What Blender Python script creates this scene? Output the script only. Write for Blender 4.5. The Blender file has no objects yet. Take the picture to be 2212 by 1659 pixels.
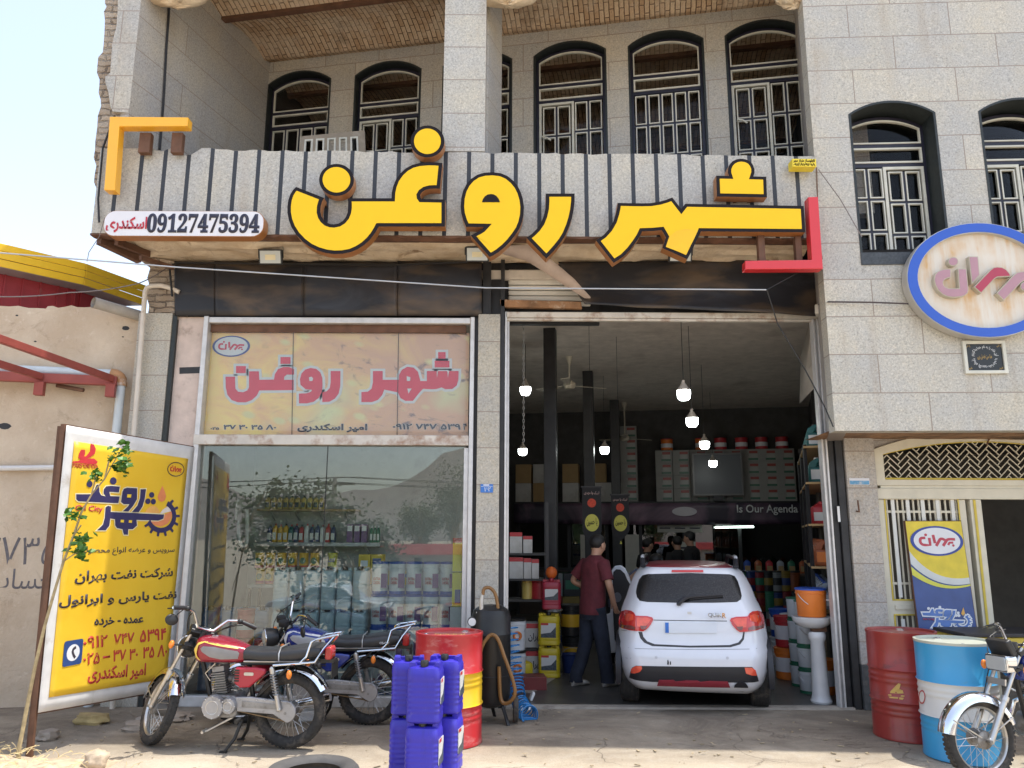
import bpy, bmesh, math, random
from mathutils import Vector, Matrix, noise as mnoise
random.seed(7)
PI = math.pi
R = math.radians
S = bpy.context.scene
COL = S.collection

# ------------------------------------------------------------------ camera
CAM = Vector((0, -8.2, 1.7)); PITCH = R(11); ROLL = .004; FPX = 1670.0
_r0, _u0, _f0 = Vector((1, 0, 0)), Vector((0, -math.sin(PITCH), math.cos(PITCH))), Vector((0, math.cos(PITCH), math.sin(PITCH)))
_r = _r0 * math.cos(ROLL) + _u0 * math.sin(ROLL)
_u = -_r0 * math.sin(ROLL) + _u0 * math.cos(ROLL)
cd = bpy.data.cameras.new('camera'); cam = bpy.data.objects.new('camera', cd); COL.objects.link(cam)
cd.sensor_width = 36; cd.lens = FPX / 2212 * 36; cd.clip_end = 2000; cd.clip_start = .05
cam.matrix_world = Matrix((( _r.x, _u.x, -_f0.x, CAM.x), (_r.y, _u.y, -_f0.y, CAM.y), (_r.z, _u.z, -_f0.z, CAM.z), (0, 0, 0, 1)))
S.camera = cam
# ------------------------------------------------------------------ light
SUN_DIR = Vector((.30, .058, .952)).normalized()          # towards the sun: high, from the right, just behind the facade
W = bpy.data.worlds.new('World'); S.world = W; W.use_nodes = True
nt = W.node_tree; nt.nodes.clear()
wo = nt.nodes.new('ShaderNodeOutputWorld'); bg = nt.nodes.new('ShaderNodeBackground'); sky = nt.nodes.new('ShaderNodeTexSky')
sky.sky_type = 'NISHITA'; sky.sun_disc = False
sky.sun_elevation = math.asin(SUN_DIR.z); sky.sun_rotation = math.atan2(SUN_DIR.x, SUN_DIR.y)
sky.air_density = 1.2; sky.dust_density = 4.0; sky.ozone_density = 1.0; sky.altitude = 900
bg.inputs[1].default_value = .15
hs = nt.nodes.new('ShaderNodeHueSaturation'); hs.inputs['Saturation'].default_value = .70      # dusty, pale desert sky
nt.links.new(sky.outputs[0], hs.inputs['Color']); nt.links.new(hs.outputs[0], bg.inputs[0]); nt.links.new(bg.outputs[0], wo.inputs[0])
sl = bpy.data.lights.new('sun', 'SUN'); sl.energy = 2.2; sl.angle = R(.5); sl.color = (1, .95, .86)
so = bpy.data.objects.new('sun', sl); COL.objects.link(so); so.rotation_euler = SUN_DIR.to_track_quat('Z', 'Y').to_euler()
S.view_settings.view_transform = 'Standard'; S.view_settings.look = 'None'; S.view_settings.exposure = 1.32; S.view_settings.gamma = 1
try:
    S.cycles.use_denoising = True; S.cycles.max_bounces = 8; S.cycles.transparent_max_bounces = 16
    S.cycles.caustics_reflective = False; S.cycles.caustics_refractive = False; S.cycles.sample_clamp_indirect = 4
except Exception: pass

# ------------------------------------------------------------------ photo -> place
def ray(u, v):
    return _f0 + _r * ((u - 1106) / FPX) + _u * ((829.5 - v) / FPX)
def at(u, v, y):
    d = ray(u, v); return CAM + d * ((y - CAM.y) / d.y)
def atz(u, v, z=0):
    d = ray(u, v); return CAM + d * ((z - CAM.z) / d.z)
def K(ox, oy, s):                                           # a crop of the photo -> 2212-wide coordinates
    return lambda x, y: ((ox + x / s) / 1.84448, (oy + y / s) / 1.84448)
class Pl:                                                   # a plane in the place, (a, b) along it, c towards its front
    def __init__(s, o, ex=(1, 0, 0), ez=(0, 0, 1)):
        s.o = Vector(o); s.ex = Vector(ex).normalized(); s.ez = Vector(ez).normalized(); s.n = s.ex.cross(s.ez)
    def w(s, a, b, c=0): return s.o + s.ex * a + s.ez * b + s.n * c
    def px(s, u, v):
        d = ray(u, v); t = (s.o - CAM).dot(s.n) / d.dot(s.n); p = CAM + d * t - s.o
        return (p.dot(s.ex), p.dot(s.ez))
def FP(y): return Pl((0, y, 0))

# ------------------------------------------------------------------ mesh building
class MB:
    def __init__(s): s.bm = bmesh.new(); s.mi = 0
    def f(s, vs):
        try:
            f = s.bm.faces.new(vs); f.material_index = s.mi; return f
        except ValueError: return None
    def v(s, p): return s.bm.verts.new(p)
    def hexa(s, p):                                         # 8 points: bottom 4, top 4
        v = [s.v(q) for q in p]
        for i in ((3, 2, 1, 0), (4, 5, 6, 7), (0, 1, 5, 4), (1, 2, 6, 5), (2, 3, 7, 6), (3, 0, 4, 7)): s.f([v[j] for j in i])
    def box(s, x0, x1, y0, y1, z0, z1):
        s.hexa([(x0, y0, z0), (x1, y0, z0), (x1, y1, z0), (x0, y1, z0), (x0, y0, z1), (x1, y0, z1), (x1, y1, z1), (x0, y1, z1)])
    def obox(s, c, size, rot=(0, 0, 0)):
        from mathutils import Euler
        m = Euler(rot).to_matrix(); c = Vector(c); x, y, z = size[0] / 2, size[1] / 2, size[2] / 2
        s.hexa([c + m @ Vector(q) for q in ((-x, -y, -z), (x, -y, -z), (x, y, -z), (-x, y, -z), (-x, -y, z), (x, -y, z), (x, y, z), (-x, y, z))])
    def bar(s, p, q, w, h=None, up=(0, 0, 1)):              # square bar between two points
        p, q = Vector(p), Vector(q); d = (q - p).normalized(); h = h or w; up = Vector(up)
        if abs(d.dot(up)) > .95: up = Vector((0, 1, 0))
        a = d.cross(up).normalized() * (w / 2); b = a.cross(d).normalized() * (h / 2)
        s.hexa([p - a - b, p + a - b, q + a - b, q - a - b, p - a + b, p + a + b, q + a + b, q - a + b])
    def rings(s, rs, close=True, cap0=True, cap1=True):
        V = [[s.v(p) for p in r] for r in rs]; n = len(V[0])
        for A, B in zip(V, V[1:]):
            for i in range(n if close else n - 1):
                j = (i + 1) % n; s.f([A[i], A[j], B[j], B[i]])
        if cap0: s.f(V[0][::-1])
        if cap1: s.f(V[-1])
        return V
    def tube(s, pts, r, n=8, caps=True, loop=False):
        P = [Vector(p) for p in pts]; N = len(P); rr = r if isinstance(r, (list, tuple)) else [r] * N
        T = []
        for i in range(N):
            a = P[i - 1] if (i or loop) else P[i]; b = P[(i + 1) % N] if (i < N - 1 or loop) else P[i]
            t = b - a; T.append(t.normalized() if t.length > 1e-9 else Vector((0, 0, 1)))
        u = Vector((0, 0, 1)) if abs(T[0].z) < .9 else Vector((1, 0, 0)); u = (u - T[0] * u.dot(T[0])).normalized()
        out = []
        for i in range(N):
            if i:
                u = u - T[i] * u.dot(T[i])
                u = u.normalized() if u.length > 1e-6 else T[i].orthogonal().normalized()
            w = T[i].cross(u); out.append([P[i] + (u * math.cos(2 * PI * k / n) + w * math.sin(2 * PI * k / n)) * rr[i] for k in range(n)])
        if loop: out.append(out[0])
        s.rings(out, True, caps and not loop, caps and not loop)
    def lathe(s, prof, o=(0, 0, 0), n=24, ax='z', caps=True):
        o = Vector(o); rs = []
        for r, z in prof:
            ring = []
            for k in range(n):
                c, q = math.cos(2 * PI * k / n) * r, math.sin(2 * PI * k / n) * r
                ring.append(o + Vector({'z': (c, q, z), 'y': (c, z, q), 'x': (z, c, q)}[ax]))
            rs.append(ring)
        s.rings(rs, True, caps, caps)
    def torus(s, o, Rr, r, ax='z', n=32, m=10, sx=1, a0=0, a1=2 * PI):
        o = Vector(o); full = a1 - a0 > 6.28; rs = []
        for i in range(n + (0 if full else 1)):
            t = a0 + (a1 - a0) * i / n; ring = []
            for k in range(m):
                q = 2 * PI * k / m; d = Rr + r * math.cos(q); h = r * math.sin(q) * sx
                c, e = math.cos(t) * d, math.sin(t) * d
                ring.append(o + Vector({'z': (c, e, h), 'y': (c, h, e), 'x': (h, c, e)}[ax]))
            rs.append(ring)
        if full: rs.append(rs[0])
        s.rings(rs, True, not full, not full)
    def ell(s, c, r, n=14, m=9):
        c = Vector(c); rs = []
        for j in range(m + 1):
            t = -PI / 2 + PI * j / m; k = max(math.cos(t), .02)
            rs.append([c + Vector((r[0] * k * math.cos(2 * PI * i / n), r[1] * k * math.sin(2 * PI * i / n), r[2] * math.sin(t))) for i in range(n)])
        s.rings(rs)
    def prism(s, poly, pl, c0, c1, back=True):              # extruded outline on a plane
        A = [s.v(pl.w(a, b, c1)) for a, b in poly]; B = [s.v(pl.w(a, b, c0)) for a, b in poly]; n = len(poly)
        s.f(A)
        if back: s.f(B[::-1])
        for i in range(n):
            j = (i + 1) % n; s.f([A[j], A[i], B[i], B[j]])
    def frame(s, pl, outer, inner, c0, c1):                 # ring between two outlines with equal counts
        n = len(outer)
        A = [s.v(pl.w(a, b, c1)) for a, b in outer]; B = [s.v(pl.w(a, b, c1)) for a, b in inner]
        C = [s.v(pl.w(a, b, c0)) for a, b in outer]; D = [s.v(pl.w(a, b, c0)) for a, b in inner]
        for i in range(n):
            j = (i + 1) % n
            s.f([A[i], A[j], B[j], B[i]]); s.f([A[j], A[i], C[i], C[j]]); s.f([B[i], B[j], D[j], D[i]]); s.f([C[j], C[i], D[i], D[j]])
    def build(s, name, mat, parent=None, loc=None, smooth=35, bevel=0, seg=2, world=True, sub=0, solid=0):
        me = bpy.data.meshes.new(name); bm = s.bm
        bmesh.ops.recalc_face_normals(bm, faces=bm.faces[:])
        if parent is not None:
            if world:
                m = parent.matrix_basis.copy(); p = parent.parent
                while p: m = p.matrix_basis @ m; p = p.parent
                bmesh.ops.transform(bm, matrix=m.inverted(), verts=bm.verts[:])
        else:
            if loc is None:
                c = [v.co for v in bm.verts]
                loc = Vector(((min(q.x for q in c) + max(q.x for q in c)) / 2, (min(q.y for q in c) + max(q.y for q in c)) / 2, min(q.z for q in c)))
            bmesh.ops.translate(bm, vec=-Vector(loc), verts=bm.verts[:])
        bm.to_mesh(me); bm.free()
        for m in (mat if isinstance(mat, (list, tuple)) else [mat]): me.materials.append(m)
        if smooth:
            me.polygons.foreach_set('use_smooth', [True] * len(me.polygons))
            try: me.set_sharp_from_angle(angle=R(smooth))
            except Exception: pass
        o = bpy.data.objects.new(name, me); COL.objects.link(o)
        if parent is not None: o.parent = parent
        else: o.location = loc
        if solid:
            m = o.modifiers.new('solid', 'SOLIDIFY'); m.thickness = solid; m.offset = 0
        if bevel:
            m = o.modifiers.new('bevel', 'BEVEL'); m.width = bevel; m.segments = seg; m.limit_method = 'ANGLE'; m.angle_limit = R(40)
        if sub:
            m = o.modifiers.new('sub', 'SUBSURF'); m.levels = sub; m.render_levels = sub
        return o
def tag(o, label=None, cat=None, group=None, kind=None):
    if label: o['label'] = label
    if cat: o['category'] = cat
    if group: o['group'] = group
    if kind: o['kind'] = kind
    return o
def thing(name, label, cat, loc=(0, 0, 0), rz=0, group=None):
    o = bpy.data.objects.new(name, None); COL.objects.link(o); o.location = loc; o.rotation_euler = (0, 0, rz); o.empty_display_size = .1
    o.matrix_basis                                            # noqa
    return tag(o, label, cat, group)
def dup(root, loc=None, rz=None, label=None, group=None):
    def cp(o, par):
        c = o.copy(); COL.objects.link(c)
        if par: c.parent = par
        for ch in o.children: cp(ch, c)
        return c
    r = cp(root, None)
    if loc is not None: r.location = loc
    if rz is not None: r.rotation_euler = (0, 0, rz)
    if label: r['label'] = label
    if group: r['group'] = group
    return r
ORD = 'first second third fourth fifth sixth seventh eighth ninth tenth eleventh twelfth thirteenth fourteenth'.split()
def offset(poly, d):                                        # move an outline inwards by d
    A = sum(poly[i - 1][0] * poly[i][1] - poly[i][0] * poly[i - 1][1] for i in range(len(poly)))
    sg = 1 if A > 0 else -1; n = len(poly); out = []
    for i in range(n):
        p, q, r = Vector(poly[i - 1]), Vector(poly[i]), Vector(poly[(i + 1) % n])
        a, b = (q - p).normalized(), (r - q).normalized()
        na, nb = Vector((-a.y, a.x)) * sg, Vector((-b.y, b.x)) * sg
        m = na + nb; l = m.length
        m = m / l if l > 1e-6 else na
        k = d / max(m.dot(na), .35); q = q + m * k; out.append((q.x, q.y))
    return out
def rrect(a0, b0, a1, b1, r, n=5):
    out = []
    for cx, cy, t in ((a1 - r, b1 - r, 0), (a0 + r, b1 - r, PI / 2), (a0 + r, b0 + r, PI), (a1 - r, b0 + r, 1.5 * PI)):
        for i in range(n + 1): q = t + PI / 2 * i / n; out.append((cx + r * math.cos(q), cy + r * math.sin(q)))
    return out
def oval(a, b, ra, rb, n=40): return [(a + ra * math.cos(2 * PI * i / n), b + rb * math.sin(2 * PI * i / n)) for i in range(n)]
def rect(a0, b0, a1, b1): return [(a0, b0), (a1, b0), (a1, b1), (a0, b1)]

# ------------------------------------------------------------------ Persian lettering (joined forms, visual order)
_F = {}
def _row(ch, base, n):
    _F[ch] = (base, base + 1) + ((base + 2, base + 3) if n == 4 else ())
for ch, b, n in (('ا', 0xFE8D, 2), ('ب', 0xFE8F, 4), ('ت', 0xFE95, 4), ('ج', 0xFE9D, 4), ('ح', 0xFEA1, 4), ('خ', 0xFEA5, 4), ('د', 0xFEA9, 2), ('ر', 0xFEAD, 2), ('ز', 0xFEAF, 2), ('س', 0xFEB1, 4), ('ش', 0xFEB5, 4), ('ص', 0xFEB9, 4), ('ض', 0xFEBD, 4), ('ط', 0xFEC1, 4), ('ع', 0xFEC9, 4), ('غ', 0xFECD, 4), ('ف', 0xFED1, 4), ('ل', 0xFEDD, 4), ('م', 0xFEE1, 4), ('ن', 0xFEE5, 4), ('ه', 0xFEE9, 4), ('و', 0xFEED, 2), ('ی', 0xFBFC, 4), ('ک', 0xFB8E, 4), ('پ', 0xFB56, 4), ('گ', 0xFB92, 4)):
    _row(ch, b, n)
def fa(s):
    out = []
    for i, c in enumerate(s):
        if c not in _F: out.append(c); continue
        f = _F[c]; pj = i > 0 and s[i - 1] in _F and len(_F[s[i - 1]]) == 4; nj = i + 1 < len(s) and s[i + 1] in _F and len(f) == 4
        out.append(chr(f[(3 if nj else 1) if pj else (2 if nj else 0)]))
    return ''.join(out[::-1])
FADIG = '۰۱۲۳۴۵۶۷Λ۹'
def fd(s): return ''.join(FADIG[int(c)] if c.isdigit() else c for c in s)
def txt(body, pl, box, c, mat, parent, name='lettering', bold=0, depth=.003, res=3, sh=0, warp=None, world=True, keep=False, mir=False):
    multi = 0
    if '۳' in body and bold: multi, bold = bold * 1.1, 0
    cu = bpy.data.curves.new('t', 'FONT'); cu.body = body; cu.resolution_u = res; cu.offset = bold; cu.shear = sh
    o = bpy.data.objects.new('t', cu); COL.objects.link(o); bpy.context.view_layer.update()
    me = bpy.data.meshes.new_from_object(o.evaluated_get(bpy.context.evaluated_depsgraph_get()))
    bpy.data.objects.remove(o); bpy.data.curves.remove(cu)
    bm = bmesh.new(); bm.from_mesh(me)
    if multi:
        for i, (ox, oy) in enumerate(((1, 0), (-1, 0), (0, 1), (0, -1), (.7, .7), (-.7, -.7))):
            n0 = len(bm.verts); bm.from_mesh(me); bm.verts.ensure_lookup_table()
            for v in bm.verts[n0:]: v.co += Vector((ox * multi, oy * multi, -.02 * (i + 1)))
    bpy.data.meshes.remove(me)
    xs = [v.co.x for v in bm.verts]; ys = [v.co.y for v in bm.verts]
    if not xs: return None
    x0, x1, y0, y1 = min(xs), max(xs), min(ys), max(ys); a0, b0, a1, b1 = box
    sx, sy = (a1 - a0) / (x1 - x0), (b1 - b0) / (y1 - y0)
    if depth:
        g = bmesh.ops.extrude_face_region(bm, geom=bm.faces[:]); bmesh.ops.translate(bm, vec=(0, 0, -1), verts=[e for e in g['geom'] if isinstance(e, bmesh.types.BMVert)])
    for v in bm.verts:
        a, b = a0 + (v.co.x - x0) * sx, b0 + (v.co.y - y0) * sy
        if warp: a, b = warp(a, b)
        v.co = pl.w(a, b, c + (depth * (1 + v.co.z) if depth else 0))
    m = MB(); m.bm.free(); m.bm = bm
    return m.build(name, mat, parent, smooth=0, world=world)

# ------------------------------------------------------------------ materials
class NT:
    def __init__(s, name):
        s.m = bpy.data.materials.new(name); s.m.use_nodes = True; s.t = s.m.node_tree; s.t.nodes.clear()
        s.out = s.n('ShaderNodeOutputMaterial'); s.b = s.n('ShaderNodeBsdfPrincipled'); s.l(s.b.outputs[0], s.out.inputs[0])
        s.tc = s.n('ShaderNodeTexCoord')
    def n(s, k, **kw):
        x = s.t.nodes.new(k)
        for a, b in kw.items(): setattr(x, a, b)
        return x
    def l(s, a, b): s.t.links.new(a, b)
    def noise(s, sc, det=3, rough=.55, vec=None, dist=0):
        x = s.n('ShaderNodeTexNoise'); x.inputs['Scale'].default_value = sc; x.inputs['Detail'].default_value = det; x.inputs['Roughness'].default_value = rough; x.inputs['Distortion'].default_value = dist
        s.l(vec if vec is not None else s.tc.outputs['Object'], x.inputs['Vector']); return x.outputs['Fac']
    def ramp(s, fac, stops):
        x = s.n('ShaderNodeValToRGB'); e = x.color_ramp.elements
        while len(e) < len(stops): e.new(.5)
        for i, (p, c) in enumerate(stops):
            e[i].position = p; e[i].color = (c, c, c, 1) if isinstance(c, (int, float)) else (*c, 1)
        s.l(fac, x.inputs[0]); return x.outputs[0]
    def mix(s, a, b, fac, mode='MIX'):
        x = s.n('ShaderNodeMix', data_type='RGBA', blend_type=mode)
        for sock, val in ((x.inputs[6], a), (x.inputs[7], b)):
            if isinstance(val, tuple): sock.default_value = (*val, 1)
            else: s.l(val, sock)
        if isinstance(fac, (int, float)): x.inputs[0].default_value = fac
        else: s.l(fac, x.inputs[0])
        return x.outputs[2]
    def math(s, op, a, b=0.0, c=None):
        x = s.n('ShaderNodeMath', operation=op)
        for i, val in enumerate((a, b) if c is None else (a, b, c)):
            if isinstance(val, (int, float)): x.inputs[i].default_value = val
            else: s.l(val, x.inputs[i])
        return x.outputs[0]
    def xyz(s):
        x = s.n('ShaderNodeSeparateXYZ'); s.l(s.tc.outputs['Object'], x.inputs[0]); return x.outputs
    def comb(s, a, b, c=0.0):
        x = s.n('ShaderNodeCombineXYZ')
        for i, val in enumerate((a, b, c)):
            if isinstance(val, (int, float)): x.inputs[i].default_value = val
            else: s.l(val, x.inputs[i])
        return x.outputs[0]
    def bump(s, h, k=.3, d=.01):
        x = s.n('ShaderNodeBump'); x.inputs['Strength'].default_value = k; x.inputs['Distance'].default_value = d; s.l(h, x.inputs['Height']); s.l(x.outputs[0], s.b.inputs['Normal'])
    def col(s, c):
        if isinstance(c, tuple): s.b.inputs['Base Color'].default_value = (*c, 1)
        else: s.l(c, s.b.inputs['Base Color'])
    def set(s, rough=.5, metal=0, spec=.5, coat=0):
        s.b.inputs['Roughness'].default_value = rough; s.b.inputs['Metallic'].default_value = metal; s.b.inputs['Specular IOR Level'].default_value = spec
        if coat: s.b.inputs['Coat Weight'].default_value = coat; s.b.inputs['Coat Roughness'].default_value = .06
def dk(c, k): return tuple(min(1, max(0, x * k)) for x in c)
_C = {}
def M(name, col, rough=.5, metal=0, var=.12, vs=7, dirt=None, ds=2.5, da=.45, bump=0, bs=60, spec=.5, coat=0):
    if name in _C: return _C[name]
    t = NT(name); t.set(rough, metal, spec, coat)
    c = t.mix(dk(col, 1 - var), dk(col, 1 + var), t.ramp(t.noise(vs, 4), [(.3, 0.), (.7, 1.)])) if var else col
    if dirt:
        f = t.ramp(t.noise(ds, 6, .65), [(1 - da - .08, 0.), (1 - da + .12, 1.)]); c = t.mix(c, dirt, f)
    t.col(c)
    if bump: t.bump(t.noise(bs, 4), bump, .01)
    _C[name] = t.m; return t.m
def emit(name, col, k):
    t = NT(name); t.set(.4); t.col(col); t.b.inputs['Emission Color'].default_value = (*col, 1); t.b.inputs['Emission Strength'].default_value = k; return t.m
def glassmat(name, refl=.1, tint=(1, 1, 1), rough=.0, dirt=0, k=1.6):
    t = NT(name); tr = t.n('ShaderNodeBsdfTransparent'); tr.inputs[0].default_value = (*tint, 1)
    gl = t.n('ShaderNodeBsdfGlossy'); gl.inputs['Roughness'].default_value = rough; gl.inputs[0].default_value = (1, 1, 1, 1)
    fr = t.n('ShaderNodeFresnel'); fr.inputs['IOR'].default_value = 1.5
    f = t.math('ADD', t.math('MULTIPLY', fr.outputs[0], k), refl)
    mx = t.n('ShaderNodeMixShader'); t.l(f, mx.inputs[0]); t.l(tr.outputs[0], mx.inputs[1]); t.l(gl.outputs[0], mx.inputs[2])
    o = mx
    if dirt:
        df = t.n('ShaderNodeBsdfDiffuse'); df.inputs[0].default_value = (.5, .49, .47, 1)
        m2 = t.n('ShaderNodeMixShader'); t.l(t.math('MULTIPLY', t.ramp(t.noise(3, 5), [(.35, .3), (.7, 1.)]), dirt), m2.inputs[0]); t.l(mx.outputs[0], m2.inputs[1]); t.l(df.outputs[0], m2.inputs[2]); o = m2
    t.l(o.outputs[0], t.out.inputs[0]); return t.m
def granite(name, ax='xz', row=.385, bw=1.15, base=(.46, .45, .41), joint=(.30, .25, .21), off=(0, 0), stripes=None, jw=.006, warm=.5):
    t = NT(name); t.set(.42, 0, .4); x, y, z = t.xyz()
    a = {'x': x, 'y': y}[ax[0]]
    vec = t.comb(t.math('ADD', a, off[0]), t.math('ADD', z, off[1]))
    br = t.n('ShaderNodeTexBrick'); br.offset = .43; br.inputs['Scale'].default_value = 1; br.inputs['Mortar Size'].default_value = jw; br.inputs['Mortar Smooth'].default_value = .3
    br.inputs['Brick Width'].default_value = bw; br.inputs['Row Height'].default_value = row; br.inputs['Bias'].default_value = 0
    br.inputs['Color1'].default_value = (.87, .88, .90, 1); br.inputs['Color2'].default_value = (1.06, 1.04, 1.0, 1); br.inputs['Mortar'].default_value = (*joint, 1)
    t.l(vec, br.inputs['Vector'])
    sp = t.ramp(t.noise(58, 4, .8), [(.33, dk(base, .55)), (.45, dk(base, .92)), (.55, dk(base, 1.04)), (.68, dk(base, 1.38))])
    big = t.ramp(t.noise(2.2, 4), [(.35, (.93, .93, .97)), (.7, (1.05, 1.0, .93))])
    wm = t.ramp(t.noise(28, 2), [(.5, (1., 1., 1.)), (.75, (1.04, .97, .88))])
    c = t.mix(t.mix(sp, big, 1., 'MULTIPLY'), wm, warm, 'MULTIPLY')
    c = t.mix(c, br.outputs['Color'], .8, 'MULTIPLY'); c = t.mix(c, joint, br.outputs['Fac'])
    st = t.ramp(t.noise(1., 5, .6, t.comb(t.math('MULTIPLY', a, 5.), t.math('MULTIPLY', z, .5))), [(.55, 0.), (.8, .5)]); c = t.mix(c, (.33, .26, .19), st)
    c = t.mix(c, (.20, .18, .17), t.ramp(t.noise(3.3, 6, .75), [(.66, 0.), (.74, .55)]))
    if stripes:
        x0, pitch, wd = stripes
        fr = t.math('FRACT', t.math('DIVIDE', t.math('SUBTRACT', a, x0), pitch))
        m = t.math('LESS_THAN', fr, wd / pitch); c = t.mix(c, t.mix((.022, .024, .030), (.05, .054, .062), t.noise(60, 3)), m)
    t.col(c); t.bump(t.math('ADD', t.math('MULTIPLY', t.noise(90, 3), .25), t.math('MULTIPLY', br.outputs['Fac'], -1.)), .35, .006)
    return t.m
# ------------------------------------------------------------------ shared materials
G_PAR = granite('striped_granite', row=5, bw=50, stripes=(at(245.6, 400, -.8).x, 50.96 * 7.91 / FPX, .043), base=(.50, .49, .44), jw=.0)
G_WALL = granite('granite_facing', off=(.25, .105))
G_UP = granite('granite_facing_up', off=(.3, .16), bw=.75, base=(.47, .455, .41), warm=.6)
G_SIDE = granite('granite_facing_side', ax='yz', off=(.1, .16), bw=3., base=(.45, .435, .40))
G_PIL = granite('granite_pillar', bw=9, off=(4.5, .1), base=(.46, .445, .39), warm=.8)
G_NEI = granite('granite_neighbour', off=(.37, .02), bw=1.05, base=(.50, .49, .44))
BLKSTONE = M('black_stone', (.045, .05, .055), .35, var=.35, vs=40)
GREENSTONE = M('dark_green_stone', (.018, .023, .023), .5, var=.3, vs=25)
NAVY = M('navy_frame_paint', (.018, .017, .032), .4, var=.2)
CREAM = M('cream_frame_paint', (.62, .61, .53), .5, var=.1, dirt=(.3, .25, .18), ds=9, da=.25)
ALU = M('worn_aluminium', (.62, .61, .60), .42, .35, var=.1, vs=12, dirt=(.36, .26, .18), ds=5, da=.22)
RUSTW = M('rusty_white_paint', (.60, .56, .50), .55, var=.1, dirt=(.25, .1, .035), ds=4, da=.42)
RUSTB = M('rusty_brown_steel', (.13, .062, .035), .7, var=.3, dirt=(.32, .2, .12), ds=7, da=.25)
DARKST = M('dark_steel', (.028, .028, .03), .5, .2, var=.3, dirt=(.1, .08, .06), ds=4, da=.25)
PINK = M('pink_plaster', (.60, .49, .43), .9, var=.12, dirt=(.26, .19, .15), ds=4, da=.36, bump=.5, bs=45)
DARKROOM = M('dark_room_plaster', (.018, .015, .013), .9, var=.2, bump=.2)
WHITEP = M('white_plastic', (.75, .75, .74), .35, var=.04)
BLACKP = M('black_plastic', (.02, .02, .021), .4, var=.2)
CABLE = M('black_cable', (.015, .015, .016), .5, var=0)
GLASS_UP = glassmat('upper_pane', .0, k=.15)
GLASS_SHOP = glassmat('shop_glass', .035, tint=(.95, 1, .98), dirt=.018, k=.95)

def m_soffit():
    t = NT('stained_plaster'); t.set(.95, 0, .2)
    c = t.mix((.60, .46, .31), (.78, .66, .50), t.ramp(t.noise(3.5, 6, .65), [(.35, 0.), (.65, 1.)]))
    c = t.mix(c, (.22, .13, .07), t.ramp(t.noise(2.3, 7, .7, dist=.6), [(.57, 0.), (.66, .85)]))
    t.col(c); t.bump(t.noise(14, 6, .7), .7, .03); return t.m
SOFFIT = m_soffit()
def m_rubble():
    t = NT('rubble_brick'); t.set(.95, 0, .15); x, y, z = t.xyz(); n1 = t.noise(7, 4); n2 = t.noise(5, 4, .6, t.comb(z, x, y))
    b = t.n('ShaderNodeTexBrick'); b.inputs['Scale'].default_value = 1; b.inputs['Brick Width'].default_value = .23; b.inputs['Row Height'].default_value = .072; b.inputs['Mortar Size'].default_value = .011; b.inputs['Mortar Smooth'].default_value = .7
    b.inputs['Color1'].default_value = (.40, .31, .23, 1); b.inputs['Color2'].default_value = (.56, .46, .36, 1); b.inputs['Mortar'].default_value = (.24, .19, .15, 1)
    t.l(t.comb(t.math('ADD', t.math('ADD', x, y), t.math('MULTIPLY', n1, .09)), t.math('ADD', z, t.math('MULTIPLY', n2, .10))), b.inputs['Vector'])
    c = t.mix(b.outputs['Color'], (.55, .47, .38), t.ramp(t.noise(3.5, 6, .7), [(.42, 0.), (.62, .8)])); c = t.mix(c, (.17, .13, .1), t.ramp(t.noise(6, 6, .7), [(.6, 0.), (.75, .8)])); t.col(c)
    t.bump(t.math('ADD', t.math('MULTIPLY', b.outputs['Fac'], -1.), t.math('MULTIPLY', t.noise(18, 6, .7), 1.6)), 1., .04); return t.m
RUBBLE = m_rubble()
def m_vault():
    t = NT('vault_brick'); t.set(.95, 0, .15)
    mp = t.n('ShaderNodeMapping'); mp.inputs['Rotation'].default_value = (0, 0, R(10.5)); t.l(t.tc.outputs['Object'], mp.inputs[0])
    sx = t.n('ShaderNodeSeparateXYZ'); t.l(mp.outputs[0], sx.inputs[0])
    vec = t.comb(sx.outputs[1], t.math('ADD', sx.outputs[0], t.math('MULTIPLY', t.noise(5, 3), .02)))
    b = t.n('ShaderNodeTexBrick'); b.inputs['Scale'].default_value = 1; b.inputs['Brick Width'].default_value = .21; b.inputs['Row Height'].default_value = .062; b.inputs['Mortar Size'].default_value = .006; b.inputs['Mortar Smooth'].default_value = .6
    b.inputs['Color1'].default_value = (.50, .33, .20, 1); b.inputs['Color2'].default_value = (.66, .50, .34, 1); b.inputs['Mortar'].default_value = (.16, .10, .07, 1)
    t.l(vec, b.inputs['Vector'])
    c = t.mix(b.outputs['Color'], (.62, .50, .38), t.ramp(t.noise(3, 6, .7), [(.45, 0.), (.65, .75)])); c = t.mix(c, (.15, .1, .07), t.ramp(t.noise(1.7, 6, .7), [(.55, 0.), (.75, .8)]))
    t.col(c); t.bump(t.math('ADD', t.math('MULTIPLY', b.outputs['Fac'], -1.), t.math('MULTIPLY', t.noise(25, 5), .8)), .9, .03); return t.m
VAULT = m_vault()
def m_sheet():
    t = NT('smeared_black_sheet'); t.set(.38, .0, .5); x, y, z = t.xyz()
    vec = t.comb(t.math('MULTIPLY', x, .75), t.math('MULTIPLY', z, 2.0), 0.)
    f = t.ramp(t.noise(1.6, 4, .55, vec, .4), [(.46, 0.), (.68, 1.)])
    c = t.mix((.014, .014, .018), (.10, .068, .042), f)
    c = t.mix(c, (.04, .042, .054), t.ramp(t.noise(1.1, 5, .6, vec, 1.), [(.52, 0.), (.7, .8)])); t.col(c)
    t.b.inputs['Roughness'].default_value = .42; t.bump(t.noise(2.5, 3), .35, .04); return t.m
SHEET = m_sheet()
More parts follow.
